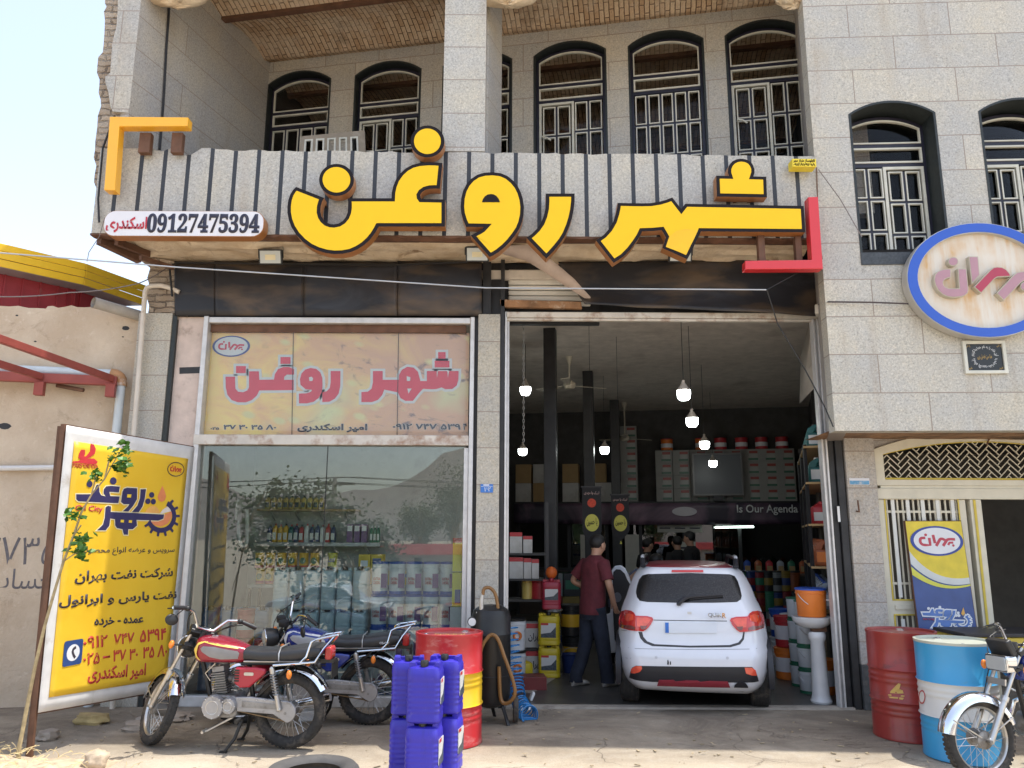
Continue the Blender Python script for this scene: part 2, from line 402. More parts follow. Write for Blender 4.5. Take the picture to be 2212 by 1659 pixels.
def m_ground():
    t = NT('dusty_concrete'); t.set(.93, 0, .2); x, y, z = t.xyz()
    sv = t.comb(t.math('MULTIPLY', x, .8), t.math('MULTIPLY', y, 1.3), 0.)
    c = t.mix((.42, .35, .262), (.60, .52, .405), t.ramp(t.noise(1.3, 8, .68, sv, .3), [(.32, 0.), (.66, 1.)]))
    c = t.mix(c, (.60, .54, .45), t.ramp(t.noise(5, 8, .75), [(.52, 0.), (.70, .7)]))
    oil = t.math('MULTIPLY', t.ramp(t.noise(1.1, 7, .7, sv, .6), [(.36, .45), (.6, 1.)]), t.ramp(t.math('ADD', t.math('MULTIPLY', y, .5), 1.35), [(.30, .05), (.68, .85)]))  # oil stains; the ramp also puts the shade near the shop into the colour
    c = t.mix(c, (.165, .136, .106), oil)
    c = t.mix(c, (.055, .045, .038), t.ramp(t.noise(3.6, 8, .75), [(.64, 0.), (.71, .75)]))
    vo = t.n('ShaderNodeTexVoronoi', feature='DISTANCE_TO_EDGE'); vo.inputs['Scale'].default_value = .75
    vx = t.n('ShaderNodeVectorMath', operation='ADD'); nn = t.n('ShaderNodeTexNoise'); nn.inputs['Scale'].default_value = 2.2; nn.inputs['Detail'].default_value = 6; t.l(t.tc.outputs['Object'], nn.inputs['Vector'])
    sc = t.n('ShaderNodeVectorMath', operation='SCALE'); sc.inputs['Scale'].default_value = .5; t.l(nn.outputs['Color'], sc.inputs[0]); t.l(t.tc.outputs['Object'], vx.inputs[0]); t.l(sc.outputs[0], vx.inputs[1]); t.l(vx.outputs[0], vo.inputs['Vector'])
    cr = t.ramp(vo.outputs[0], [(.001, .8), (.006, 0.)]); c = t.mix(c, (.14, .115, .09), t.math('MULTIPLY', cr, t.ramp(t.noise(1.7, 3), [(.5, 0.), (.6, .7)])))
    gr = t.ramp(t.noise(170, 4, .7), [(.28, .68), (.5, 1.), (.72, 1.22)]); c = t.mix(c, gr, .9, 'MULTIPLY')
    t.col(c); t.bump(t.math('ADD', t.math('ADD', t.noise(60, 7, .75), t.math('MULTIPLY', t.noise(5, 5), 2.)), t.math('MULTIPLY', cr, -1.5)), .6, .022); return t.m
GROUND = m_ground()
def m_tile():
    t = NT('oily_floor_tile'); t.set(.3, 0, .5); x, y, z = t.xyz()
    mp = t.n('ShaderNodeMapping'); mp.inputs['Rotation'].default_value = (0, 0, R(10.5)); t.l(t.tc.outputs['Object'], mp.inputs[0])
    b = t.n('ShaderNodeTexBrick'); b.offset = 0; b.inputs['Scale'].default_value = 1; b.inputs['Brick Width'].default_value = .4; b.inputs['Row Height'].default_value = .4; b.inputs['Mortar Size'].default_value = .003
    b.inputs['Color1'].default_value = (.055, .052, .047, 1); b.inputs['Color2'].default_value = (.08, .075, .068, 1); b.inputs['Mortar'].default_value = (.03, .028, .025, 1); t.l(mp.outputs[0], b.inputs['Vector'])
    t.col(t.mix(b.outputs['Color'], (.13, .115, .095), t.ramp(t.noise(2.2, 6, .65), [(.5, 0.), (.75, .8)]))); t.b.inputs['Roughness'].default_value = .4; return t.m
def m_mud():
    t = NT('mud_plaster'); t.set(.97, 0, .1)
    c = t.mix((.53, .42, .31), (.65, .545, .425), t.ramp(t.noise(1.6, 7, .65), [(.35, 0.), (.65, 1.)]))
    c = t.mix(c, (.38, .29, .21), t.ramp(t.noise(4, 7, .75, dist=.8), [(.57, 0.), (.70, .75)])); c = t.mix(c, (.74, .65, .54), t.ramp(t.noise(11, 8, .8), [(.56, 0.), (.7, .6)]))
    c = t.mix(c, (.30, .29, .28), t.ramp(t.xyz()[2], [(.0, .55), (.22, 0.)])) if False else c
    t.col(c); t.bump(t.math('ADD', t.noise(30, 6, .7), t.math('MULTIPLY', t.noise(4, 4), 2.)), .55, .02); return t.m
MUD = m_mud()

# ------------------------------------------------------------------ the setting
g = MB()
prof = [(400, 0), (30, 0), (6, 0), (.02, 0), (-.6, 0), (-1.2, -.004), (-2, -.01), (-3, -.02), (-6, -.03), (-11, -.05), (-13, -.7), (-15, -1.4), (-30, -1.4), (-90, -1.4), (-700, -1.4)]
xs = [-400, -60, -20, -10, -6, -4, -2, 0, 2, 4, 6, 10, 20, 60, 400]
g.rings([[(x, y, z) for x in xs] for y, z in prof], close=False, cap0=False, cap1=False)
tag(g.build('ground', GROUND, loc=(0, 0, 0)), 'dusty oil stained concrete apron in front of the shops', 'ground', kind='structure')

PSI = R(10.5); CS, SN = math.cos(PSI), math.sin(PSI)
B0 = Vector((-3.36, 1.43, 0)); EX = Vector((CS, -SN, 0)); EY = Vector((SN, CS, 0))
UP = Pl(B0, EX)                                             # rear wall of the balcony, turned 10.5 degrees
g = MB(); z = .012
pts = [(-3.3, .04), (3.45, .04), (6.3, 9.2), (-2.2, 11.2), (-3.9, 1.4)]
g.prism(pts, Pl((0, 0, z), (1, 0, 0), (0, 1, 0)), -.05, 0)
tag(g.build('shop_floor', m_tile(), loc=(0, 0, 0)), 'dark oily tiled floor inside the workshop', 'floor', kind='structure')
g = MB(); PALE = M('pale_threshold_stone', (.36, .32, .27), .7, var=.2, dirt=(.15, .12, .1), ds=4, da=.35)
g.box(-.05, 3.42, -.06, .06, -.02, .02)
a, b, c_, d = (atz(1142, 1471), atz(1160, 1484), atz(1243, 1447), atz(1215, 1446)); 
g.prism([(q.x, q.y) for q in (atz(1112, 1497), atz(1150, 1500), atz(1215, 1458), atz(1185, 1452))], Pl((0, 0, .018), (1, 0, 0), (0, 1, 0)), -.02, 0)
tag(g.build('threshold', PALE, loc=(0, 0, 0)), 'pale stone strip across the foot of the garage opening', 'threshold', kind='structure')

# ------------------------------------------------------------------ the oil shop building
SH = thing('shop_building', 'two storey granite clad oil shop with open garage and ragged balcony parapet', 'building', (0, 0, 0))
fp8 = FP(-.8); k = K(380, 400, 2.37)
top = [fp8.px(*k(x, y)) for x, y in ((-60, 452), (120, 452), (400, 452), (540, 455), (575, 470), (632, 482), (680, 462), (740, 452), (800, 468), (832, 492), (850, 520), (895, 515), (930, 498), (962, 478), (1005, 450), (1090, 450))]
x = top[-1][0]; xe = 3.115
while x < xe - .15:
    x += random.uniform(.05, .16); top.append((min(x, xe), 5.602 - .008 * (x + 3) + random.choice((0, 0, 0, -.006, -.014, .004))))
top.append((xe, 5.545))
poly = [(-4.27, 4.68)] + [(max(a, -4.27), b) for a, b in top] + [(xe, 4.655)]
g = MB(); g.prism(poly, fp8, -.14, 0); g.build('parapet', G_PAR, SH, smooth=0)
g = MB(); n = 150                                             # crumbling concrete and rusty angle under the parapet
for j, (y0, y1, z0, z1) in enumerate(((-.802, -.66, 4.66, 4.62),)):
    rs = []
    for i in range(n + 1):
        x = -4.28 + i * (xe + 4.28) / n; r = random.uniform; zt = 4.677 - .003 * (x + 4)
        rs.append([(x, -.80 + r(-.004, .012), zt), (x, -.80 + r(-.004, .014), zt - .010 - r(0, .016)), (x, -.72, zt - .022 - r(0, .02)), (x, -.6, zt)])
    g.rings(rs, close=True)
g.build('rusty_edge', RUSTB, SH, smooth=20)
g = MB(); nx, ny = 110, 14                                    # soffit under the balcony
rs = []
for i in range(nx + 1):
    x = -4.25 + 7.4 * i / nx
    rs.append([(x, -.66 + .72 * j / ny, 4.685 - .03 * mnoise.fractal(Vector((x * 1.3, j * .3, 3)), 1, 2, 4) - (.02 if mnoise.noise(Vector((x * 2, j * .5, 9))) > .2 else 0)) for j in range(ny + 1)])
g.rings(rs, close=False, cap0=False, cap1=False); g.build('soffit', SOFFIT, SH, smooth=25)
g = MB(); g.box(-4.2, 3.15, -.62, .3, 4.76, 5.0); g.build('balcony_slab', DARKROOM, SH)
# rubble return at the left end
fr = FP(-.77); k1 = K(340, 0, 1.515)
out = [fr.px(*k1(x, y)) for x, y in ((120, -60), (118, 20), (128, 40), (112, 70), (118, 120), (115, 200), (110, 270), (105, 315), (78, 345), (72, 400), (70, 440), (86, 480), (84, 520), (80, 560), (92, 600), (95, 640), (75, 700), (72, 760), (66, 810), (60, 850), (58, 905), (50, 950), (66, 1000), (55, 1060), (52, 1100), (72, 1150), (60, 1200), (66, 1260), (50, 1300), (56, 1350), (60, 1372))]
poly = [(-4.03, 9)] + [(out[0][0], 9)] + out + [(-4.03, out[-1][1])]
g = MB(); g.prism(poly, fr, -1.6, 0); g.build('rubble_return', RUBBLE, SH, smooth=0)
sp = [fp8.px(*k1(x, y)) for x, y in ((198, -40), (195, 60), (188, 160), (175, 210), (163, 260), (150, 440), (120, 462), (122, 500), (140, 560), (150, 640), (165, 672), (250, 680))]
poly = [(-4.02, sp[-1][1]), (-4.02, 9)] + [(sp[0][0], 9)] + sp[:-1]
g = MB(); g.prism(poly, fp8, -.05, 0); g.build('pillar_facing', G_WALL, SH, smooth=0)
# balcony side wall
g = MB(); q0 = Vector((-4.02, -.8, 0)); ln = (B0 - q0); 
nrm = Vector((-ln.y, ln.x, 0)).normalized() * .12
g.hexa([Vector((p.x, p.y, z)) for z in (4.9, 8.3) for p in (q0, B0, B0 + nrm, q0 + nrm)]); g.build('side_wall', G_SIDE, SH, smooth=0)
# arched balcony windows in the turned rear wall
def arch(a0, hw, zs, za, n=14):
    r = (hw * hw + (za - zs) ** 2) / (2 * (za - zs)); cz = za - r; t = math.asin(hw / r)
    return [(a0 + r * math.sin(-t + 2 * t * i / n), cz + r * math.cos(-t + 2 * t * i / n)) for i in range(n + 1)]
def archwin(pl, a0, hw, z0, zs, za, rows, zt1, zt2, cols, door, par, rec=.1, sill=False, handle=None):
    sur = MB(); o = arch(a0, hw, zs, za); i_ = arch(a0, hw - .024, zs - .008, za - .024)
    sur.frame(pl, [(a0 + hw, z0)] + [(a0 - hw, z0)] + o, [(a0 + hw - .024, z0 + .001)] + [(a0 - hw + .024, z0 + .001)] + i_, -rec - .1, .004)
    win = sur.build('window', GREENSTONE, par, smooth=30)
    w = hw - .025; fr_ = MB(); bd = MB(); gl = MB(); c = -rec
    zs2, za2 = zs - .02, za - .05; t = .019
    def bead(o, i2): bd.frame(pl, o, i2, c - .02, c + .011)
    ao = arch(a0, w - .035, zs2 - .03, za2 - .04); ai = arch(a0, w - .035 - t * .8, zs2 - .035, za2 - .04 - t)
    bead([(a0 + w - .035, zt1 + .025), (a0 - w + .035, zt1 + .025)] + ao, [(a0 + w - .035 - t * .8, zt1 + .025 + t * .8), (a0 - w + .035 + t * .8, zt1 + .025 + t * .8)] + ai)
    fr_.frame(pl, [(a0 + w, zt1)] + [(a0 - w, zt1)] + arch(a0, w, zs2, za2), [(a0 + w - .035, zt1 + .025), (a0 - w + .035, zt1 + .025)] + ao, c - .03, c)
    def cell(x0, x1, y0, y1, t=t):
        if y1 - y0 < .06: return
        bead(rect(x0, y0, x1, y1), rect(x0 + t, y0 + t, x1 - t, y1 - t))
    cell(a0 - w + .035, a0 + w - .035, zt2 + .022, zt1 - .022)
    B = lambda x0, x1, y0, y1: fr_.prism(rect(x0, y0, x1, y1), pl, c - .03, c)
    B(a0 - w, a0 - w + .034, z0, zt1); B(a0 + w - .034, a0 + w, z0, zt1); B(a0 - w + .035, a0 + w - .035, zt1 - .021, zt1 - .0005); B(a0 - w + .035, a0 + w - .035, zt2 - .022, zt2 + .021)
    x0, x1, y1 = a0 - w + .035, a0 + w - .035, zt2 - .023
    segs = [(x0, x1, cols)]
    if door:
        xm = a0 + (x1 - a0) * .1 if door > 0 else a0 - (a0 - x0) * .1
        segs = [(x0, xm, 2), (xm, x1, 2)]
        dx0, dx1 = (x0, xm) if door > 0 else (xm, x1)
        bead([(dx0, z0), (dx0, y1), (dx1, y1), (dx1, z0)], [(dx0 + .03, z0 + .001), (dx0 + .03, y1 - .03), (dx1 - .03, y1 - .03), (dx1 - .03, z0 + .001)])
    rh = rows
    for q, (s0, s1, cn) in enumerate(segs):
        if door and ((door > 0) == (q == 0)): s0 += .035; s1 -= .035; top_ = y1 - .04
        else: top_ = y1 - .005
        cw = (s1 - s0) / cn; yy = top_
        while yy > z0 + .05:
            yb = max(yy - rh, z0 + .01)
            for j in range(cn):
                cell(s0 + j * cw + .014, s0 + (j + 1) * cw - .014, yb + .015, yy - .015, .0135)
                if j: B(s0 + j * cw - .0135, s0 + j * cw + .0135, yb + .0145, yy - .0145)
            B(s0, s1, yb - .0135, yb + .0135); yy -= rh
        if q: B(s0 - .035 if not door else s0 - .012, s0 - .001, z0, y1)
    fr_.build('frame', NAVY, win, smooth=0); bd.build('bead', CREAM, win, smooth=0)
    gl.prism([(a0 + w, z0), (a0 - w, z0)] + arch(a0, w, zs2, za2), pl, c - .028, c - .024); gl.build('glass', GLASS_UP, win, smooth=0)
    if handle:
        h = MB(); hx, hz = handle; h.tube([pl.w(hx, hz, c + .02), pl.w(hx, hz, c + .07), pl.w(hx + .06, hz - .02, c + .075), pl.w(hx + .11, hz - .06, c + .07)], .011, 6); h.build('handle', CREAM, win)
    if sill:
        s_ = MB(); s_.prism(rect(a0 - hw + .0, z0 - .13, a0 + hw, z0 - .002), pl, -.3, .012); s_.build('sill', BLKSTONE, win, smooth=0)
    return win
CEN = [.455, 1.72, 2.94, 4.145, 5.345, 6.525]; HW, ZS, ZA, ZC = .465, 7.735, 7.9, 8.06
g = MB(); e = 0.0
for a0 in CEN:
    g.prism([(e, 5.3), (a0 - HW, 5.3), (a0 - HW, ZC + .1), (e, ZC + .1)], UP, -.14, 0)
    g.prism([(a0 + HW, ZC + .1), (a0 - HW, ZC + .1)] + arch(a0, HW, ZS, ZA), UP, -.14, 0); e = a0 + HW
g.prism(rect(e, 5.3, 7.6, ZC + .1), UP, -.14, 0); g.build('rear_wall', G_UP, SH, smooth=0)
for i, a0 in enumerate(CEN):
    archwin(UP, a0, HW, 5.35, ZS, ZA, .42, 7.34, 7.13, 4 if i < 4 else 5, {0: 0, 1: 1, 2: 1, 3: 1, 4: 0, 5: 1}[i], SH, handle={3: (4.145 - .36, 6.62), 5: (6.525 - .36, 6.62)}.get(i))
g = MB()                                                     # dark rooms behind the balcony windows
P = lambda a, d, z: B0 + EX * a + EY * d + Vector((0, 0, z))
for (a0, a1, d0, d1, z0, z1) in ((-.1, 7.6, 4.0, 4.1, 5, 8.2), (-.2, -.1, .15, 4.1, 5, 8.2), (7.6, 7.7, .15, 4.1, 5, 8.2), (-.1, 7.6, .15, 4.1, 4.95, 5.05), (2.25, 2.35, .15, 4., 5.05, 8.05)):
    g.hexa([P(a, d, z) for z in (z0, z1) for a, d in ((a0, d0), (a1, d0), (a1, d1), (a0, d1))])
g.build('room_walls', DARKROOM, SH, smooth=0)
def vault(d0, d1, z, name, clip=False):
    g = MB(); pitch = .88; rs = []; m = 90
    for a in (-.25, 3.6, 7.6):
        s = max(d0, (-2.22 + max(a, 0) * SN) / CS) if clip else d0
        D = [d0 + (d1 - d0) * j / m for j in range(m + 1)]
        rs.append([P(a, max(d, s), z + .10 * abs(math.sin(PI * (d + .12) / pitch)) ** .8) for d in D])
    g.rings(rs, close=False, cap0=False, cap1=False); return g.build(name, VAULT, SH, smooth=60)
vault(-2.3, -.0, ZC - .03, 'balcony_ceiling', True); vault(.1, 4.1, ZC - .02, 'room_ceiling')
for j in range(-2, 5):
    d = j * .88 - .12; a1 = min(7.6, (2.2 + d * CS) / SN) if d < 0 else 7.6
    if abs(d) > .15 and a1 > 0: g = MB(); g.hexa([P(a, q, z) for z in (ZC - .05, ZC + .05) for a, q in ((-.25, d - .04), (a1, d - .04), (a1, d + .04), (-.25, d + .04))]); g.build('ceiling_beam', RUSTB, SH, smooth=0)
g = MB(); g.hexa([P(a, q, z) for z in (ZC - .09, ZC - .052) for a, q in ((2.93, -1.6), (3.05, -1.6), (3.05, -.02), (2.93, -.02))]); g.build('ceiling_beam', RUSTB, SH, smooth=0)
x0, x1 = at(958.5, 160, -.8).x, at(1049, 160, -.8).x          # middle balcony pillar
g = MB(); g.box(x0, x1, -.805, -.5, 5.59, 8.2); g.build('balcony_pillar', granite('granite_post', bw=9, off=(4.4, .14), base=(.52, .51, .455)), SH, smooth=0)
g = MB(); g.hexa([Vector((p.x, p.y, z)) for z in (5.5, 8.2) for p in (Vector((x0 + .1, -.499, 0)), Vector((x1 + .02, -.499, 0)), Vector((x1 + .16, -.1, 0)), Vector((x0 + .2, -.1, 0)))]); g.build('pillar_core', G_SIDE, SH, smooth=0)
for cx, cy, rx, rz in ((378, -12, .36, .13), (1095, -10, .34, .12), (1715, -10, .22, .13)):   # lumps of plaster left at the pillar heads
    p = at(cx, cy, -.7); g = MB(); g.ell((p.x, p.y, p.z), (rx, .16, rz), 26, 12)
    for v in g.bm.verts: v.co += Vector((1, 1, 1)) * .06 * mnoise.fractal(v.co * 6, 1, 2, 5) + Vector((.3, .3, 1)) * .03 * mnoise.noise(v.co * 18)
    g.build('plaster_lump', SOFFIT, SH, smooth=30)
g = MB(); g.box(-4.3, 3.12, -.86, 6, 8.35, 9.0); g.box(-4.3, 3.12, -.82, -.66, 7.75, 8.34); g.build('roof', DARKROOM, SH)  # out-of-view roof, height and overhang set to throw the apron's shadow edge
g = MB(); k5 = k1; pts = [(497, 20), (495, 90), (480, 300), (466, 570), (455, 720), (440, 905)]   # conduit on the side wall
pp = []
for x, y in pts:
    d = ray(*k5(x, y)); nn = Vector((-ln.y, ln.x, 0)).normalized(); t = (q0 - CAM).dot(nn) / d.dot(nn); p = CAM + d * t; pp.append(p - nn * .02)
g.tube(pp, .014, 6); g.build('conduit', DARKST, SH)

# ground storey front
xa = lambda u, v=690, y=0: at(u, v, y).x
g = MB(); g.prism([FP(-.03).px(u, v) for u, v in ((384, 566), (384, 690), (318, 690), (322, 660), (316, 640), (323, 618), (318, 600), (324, 580), (318, 552))], FP(-.03), -.35, 0); g.build('rubble_column', RUBBLE, SH, smooth=0)
g = MB(); g.box(xa(304), xa(376), -.05, .35, 0, 4.06); g.build('pillar', G_PIL, SH, smooth=0, bevel=.006)
g = MB(); g.box(xa(377), xa(386), -.04, .3, 0, 4.04); g.build('green_trim', GREENSTONE, SH, smooth=0)
g = MB(); g.box(xa(386) + .002, xa(443), .0, .3, 0, 4.03); g.box(xa(386), xa(443) - .04, -.012, .01, 2.2, 2.2); g.build('plaster_reveal', PINK, SH, smooth=0)
g = MB(); g.box(xa(1034), xa(1081), -.06, .35, 0, 4.06); g.build('middle_pillar', G_PIL, SH, smooth=0, bevel=.006)
g = MB(); g.box(xa(1026), xa(1034) - .002, -.0, .2, 0, 4.7); g.box(xa(1081) + .002, xa(1090), -.03, .2, 0, 4.7); g.box(xa(1042), xa(1060), .0, .06, 4.07, 4.68); g.box(xa(1042), xa(1088), .08, .2, 4.07, 4.69)
g.build('steel_post', DARKST, SH, smooth=0)
def sheetpart(pxs, y, name, bulge=0, grid=(24, 8)):
    pl = FP(y); q = [pl.px(*p) for p in pxs]; g = MB(); rs = []
    for i in range(grid[0] + 1):
        s = i / grid[0]; row = []
        for j in range(grid[1] + 1):
            t = j / grid[1]
            a = (q[0][0] * (1 - s) + q[1][0] * s) * (1 - t) + (q[3][0] * (1 - s) + q[2][0] * s) * t
            b = (q[0][1] * (1 - s) + q[1][1] * s) * (1 - t) + (q[3][1] * (1 - s) + q[2][1] * s) * t
            c = bulge * (max(0, t - .55) / .45) ** 2 * (.6 + .6 * mnoise.noise(Vector((a * 1.7, 0, 5)))) + .012 * mnoise.noise(Vector((a * 1.2, b * 1.5, 2)))
            row.append(pl.w(a, b, c))
        rs.append(row)
    g.rings(rs, close=False, cap0=False, cap1=False); return g.build(name, SHEET, SH, smooth=60, solid=.006)
for u0, u1 in ((377, 463), (463.4, 655), (655.4, 858), (858.4, 1041)):
    sheetpart([(u0, 564), (u1, 566), (u1, 682), (u0, 682)], -.045 - .004 * (u0 % 3), 'fascia_sheet')
g = MB(); p = FP(.005); q_ = [p.px(u, v) for u, v in ((388, 794), (443, 792), (443, 806), (388, 808))]; g.prism(q_, p, -.02, .006); g.build('slot', DARKST, SH, smooth=0)
sheetpart([(1206, 566), (1790, 560), (1790, 686), (1262, 660)], -.07, 'fascia_sheet', bulge=.09, grid=(40, 12))
g = MB()                                                     # peeled sheet hanging under the soffit
A = [(1085, 532, -.66), (1108, 530, -.6), (1140, 528, -.55), (1172, 547, -.45), (1205, 572, -.3), (1240, 602, -.18), (1276, 642, -.1)]
Bq = [(1060, 540, -.55), (1098, 552, -.48), (1136, 563, -.4), (1172, 585, -.28), (1206, 608, -.18), (1240, 630, -.12), (1272, 650, -.085)]
g.rings([[at(*p), at(*q)] for p, q in zip(A, Bq)], close=False, cap0=False, cap1=False); g.build('peeled_sheet', M('bare_sheet_back', (.50, .40, .34), .7, var=.12, dirt=(.25, .14, .08), ds=6, da=.2), SH, smooth=60, solid=.006)
g = MB(); z0 = 4.2                                            # rolled shutter visible through the gap
x0, x1 = xa(1098, 620, .1), xa(1275, 620, .1)
for i in range(7): zz = 4.2 + i * .062; g.prism([(0, zz), (.012, zz + .008), (.02, zz + .03), (.012, zz + .052), (0, zz + .056)], Pl((x0, .1, 0), (0, -1, 0)), 0, -(x1 - x0)) if False else g.box(x0, x1, .09 + .0, .12, zz, zz + .055)
g.build('shutter', M('cream_slats', (.68, .65, .59), .45, var=.06), SH, bevel=.012)
g = MB(); g.box(x0 - .04, x1 + .1, .13, .2, 4.0, 4.7); g.build('shutter_backing', DARKST, SH)
g = MB(); p = FP(-.0); g.prism([p.px(u, v) for u, v in ((1080, 648), (1255, 653), (1257, 668), (1082, 664))], p, -.04, .03); g.build('rusty_bar', M('heavy_rust', (.30, .16, .08), .85, var=.35, dirt=(.55, .45, .35), ds=9, da=.4, bump=.5), SH, bevel=.006)
g = MB(); g.box(xa(1092), xa(1768), -.02, .05, 4.035, 4.10); g.box(xa(1092), xa(1768), -.005, .05, 4.005, 4.033); g.build('shutter_bottom_bar', RUSTW, SH, bevel=.008)
g = MB()
for u0, u1, y in ((1091, 1095.5, -.02), (1095.5, 1100.5, .03)): g.box(xa(u0), xa(u1) + .001, y, y + .1, 0, 4.1)
g.build('shutter_rail', ALU, SH, bevel=.004); g = MB()
for x0, x1, y in ((3.285, 3.306, -.03), (3.305, 3.331, .0), (3.33, 3.35, -.03)): g.box(x0, x1, y, y + .1, 0, 4.03)
g.build('shutter_rail', ALU, SH, bevel=.004)
g = MB(); g.box(3.355, 3.42, -.01, .2, 0, 4.4); g.box(3.425, 3.5, -.04, .2, 0, 4.4); g.build('steel_jamb', DARKST, SH, bevel=.006)
g = MB(); g.box(3.395, 3.42, -.046, -.041, 1.84, 2.0); g.build('paper_tag', WHITEP, SH)

# display window
WN = MB(); x0, x1, x2, x3 = xa(444), xa(455), xa(1007), xa(1026)
WN.box(x0, x1 - .002, -.05, .08, .0, 4.03); WN.box(x2 + .05, x3, -.05, .08, .0, 4.03); WN.box(x1 - .07, x1 - .03, .09, .12, .1, 3.95)
WN.box(x1, x2 + .048, -.045, .07, 3.955, 4.02); WN.box(x1, x2 + .048, -.03, .07, .0, .1)
dw = WN.build('display_window', ALU, SH, bevel=.006)
g = MB(); g.box(x2, x2 + .048, -.02, .06, .102, 2.6); g.build('inner_rail', ALU, dw, bevel=.004)
g = MB(); g.box(x1 + .002, x2, .02, .08, 3.87, 3.952); g.build('top_beam', RUSTB, dw)
zm = at(700, 951, 0).z; g = MB(); g.box(x1 - .06, x2 + .047, -.055, .07, zm - .055, zm + .052); g.build('middle_rail', RUSTW, dw, bevel=.006)
g = MB(); xm = xa(700, 1100); g.box(x1 - .03, xm - .003, .03, .036, .1, zm - .056); g.box(xm + .003, x2, .034, .04, .1, zm - .056); g.build('glass', GLASS_SHOP, dw, smooth=0)
g = MB(); g.box(xm - .003, xm + .003, .026, .042, .1, zm - .058); g.build('glass_joint', DARKST, dw)
# ------------------------------------------------------------------ interior of the workshop (parts of the shop building)
def wallq(pts, z0, z1, name, mat, th=.1):
    g = MB(); p, q = Vector(pts[0]), Vector(pts[1]); d = q - p; nn = Vector((-d.y, d.x)).normalized() * th
    g.hexa([Vector((a.x, a.y, z)) for z in (z0, z1) for a in (p, q, q + nn, p + nn)]); return g.build(name, mat, SH, smooth=0)
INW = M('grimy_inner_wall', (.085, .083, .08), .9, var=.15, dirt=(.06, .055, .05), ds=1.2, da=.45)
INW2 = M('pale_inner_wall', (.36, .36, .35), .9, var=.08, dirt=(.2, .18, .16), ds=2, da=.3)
CEIL = M('smoky_ceiling', (.64, .58, .51), .95, var=.12, dirt=(.40, .35, .30), ds=1.1, da=.36)
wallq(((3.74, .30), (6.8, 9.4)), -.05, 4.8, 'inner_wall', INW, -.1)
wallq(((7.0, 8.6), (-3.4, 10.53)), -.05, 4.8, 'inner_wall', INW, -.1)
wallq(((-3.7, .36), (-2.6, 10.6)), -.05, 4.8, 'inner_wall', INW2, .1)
g = MB(); q = [(-4.0, .05), (3.7, .05), (7.0, 9.4), (-3.4, 10.8)]
g.prism(q, Pl((0, 0, 4.5), (1, 0, 0), (0, 1, 0)), 0, .1); g.build('inner_ceiling', CEIL, SH, smooth=0)
g = MB(); g.box(-3.9, 3.5, .24, .34, 4.1, 4.72); g.build('lintel', DARKST, SH, smooth=0)
for i, (u, v, d, w) in enumerate(((1188, 712, 2.2, .165), (1270, 803, 5.05, .175), (1327, 867, 8.0, .19))):
    p = at(u, v, d); g = MB(); g.obox((p.x, d, 2.25), (w, w, 4.5), (0, 0, -PSI)); g.build('column', M('black_column_paint', (.018, .018, .02), .45, var=.3), SH, smooth=0, bevel=.006)

# ------------------------------------------------------------------ the big yellow letters
YEL = M('yellow_sign_face', (.88, .545, .010), .45, var=.015, spec=.3); BLK = M('black_sign_edge', (.016, .013, .015), .6, var=.05, spec=.15)
COP = M('copper_sign_side', (.40, .165, .05), .35, .15, var=.12, vs=4)
kA, kB, kC = K(1100, 450, 2.7657), K(1800, 650, 3.6867), K(2340, 600, 2.3042)
LP = FP(-.985)
sg = thing('shop_name_sign', 'large yellow Persian letters with black edges raised on the striped parapet', 'sign', (-.2, -.98, 4.4))
def letter(k, pts, name='letter', inset=.036):
    P = [LP.px(*k(x, y)) for x, y in pts]
    g = MB(); g.prism(P, LP, -.12, 0)
    for f in g.bm.faces:
        if len(f.verts) == len(P): f.material_index = 1
    l = g.build(name, [COP, BLK], sg, smooth=40)
    g = MB(); g.prism(offset(P, inset), LP, -.01, .004); g.build('face', YEL, l, smooth=0); return l
def ovalpx(k, cx, cy, rx, ry, n=44): return [(cx + rx * math.cos(2 * PI * i / n), cy + ry * math.sin(2 * PI * i / n)) for i in range(n)]
letter(kA, [(220, 815), (530, 936), (505, 980), (490, 1035), (487, 1090), (500, 1140), (525, 1180), (560, 1210), (600, 1225), (640, 1228), (690, 1218), (735, 1190), (768, 1150), (788, 1100), (796, 1050), (796, 1000), (788, 940), (1272, 940), (1275, 880), (1290, 810), (1320, 735), (1370, 665), (1430, 610), (1500, 572), (1580, 551), (1680, 543), (1765, 545), (1833, 552), (1805, 835), (1740, 833), (1690, 836), (1640, 850), (1605, 875), (1587, 905), (1590, 930), (1602, 948), (1862, 953), (1862, 1252), (1130, 1252), (1110, 1290), (1075, 1345), (1030, 1400), (970, 1455), (900, 1500), (820, 1535), (730, 1552), (640, 1555), (550, 1543), (460, 1517), (370, 1475), (290, 1415), (220, 1340), (170, 1260), (140, 1180), (125, 1100), (125, 1030), (135, 960), (155, 900), (185, 850)])
letter(kA, ovalpx(kA, 666, 738, 192, 177)); letter(kA, ovalpx(kA, 1668, 314, 187, 176))
wl = letter(kB, [(210, 935), (170, 840), (140, 740), (130, 640), (138, 520), (165, 410), (215, 310), (285, 230), (375, 170), (480, 140), (600, 133), (720, 147), (820, 190), (905, 260), (970, 340), (1015, 430), (1045, 530), (1060, 640), (1055, 760), (1030, 870), (990, 970), (930, 1060), (855, 1155), (775, 1235), (690, 1305), (610, 1355), (557, 1378), (278, 1062), (330, 1035), (400, 1000), (450, 967), (475, 940)])
g = MB(); g.prism([LP.px(*kB(x, y)) for x, y in ((447, 577), (705, 577), (703, 560), (690, 530), (655, 485), (610, 462), (575, 458), (530, 465), (490, 490), (460, 530), (449, 560))], LP, 0, .008); g.build('eye', BLK, wl, smooth=0)
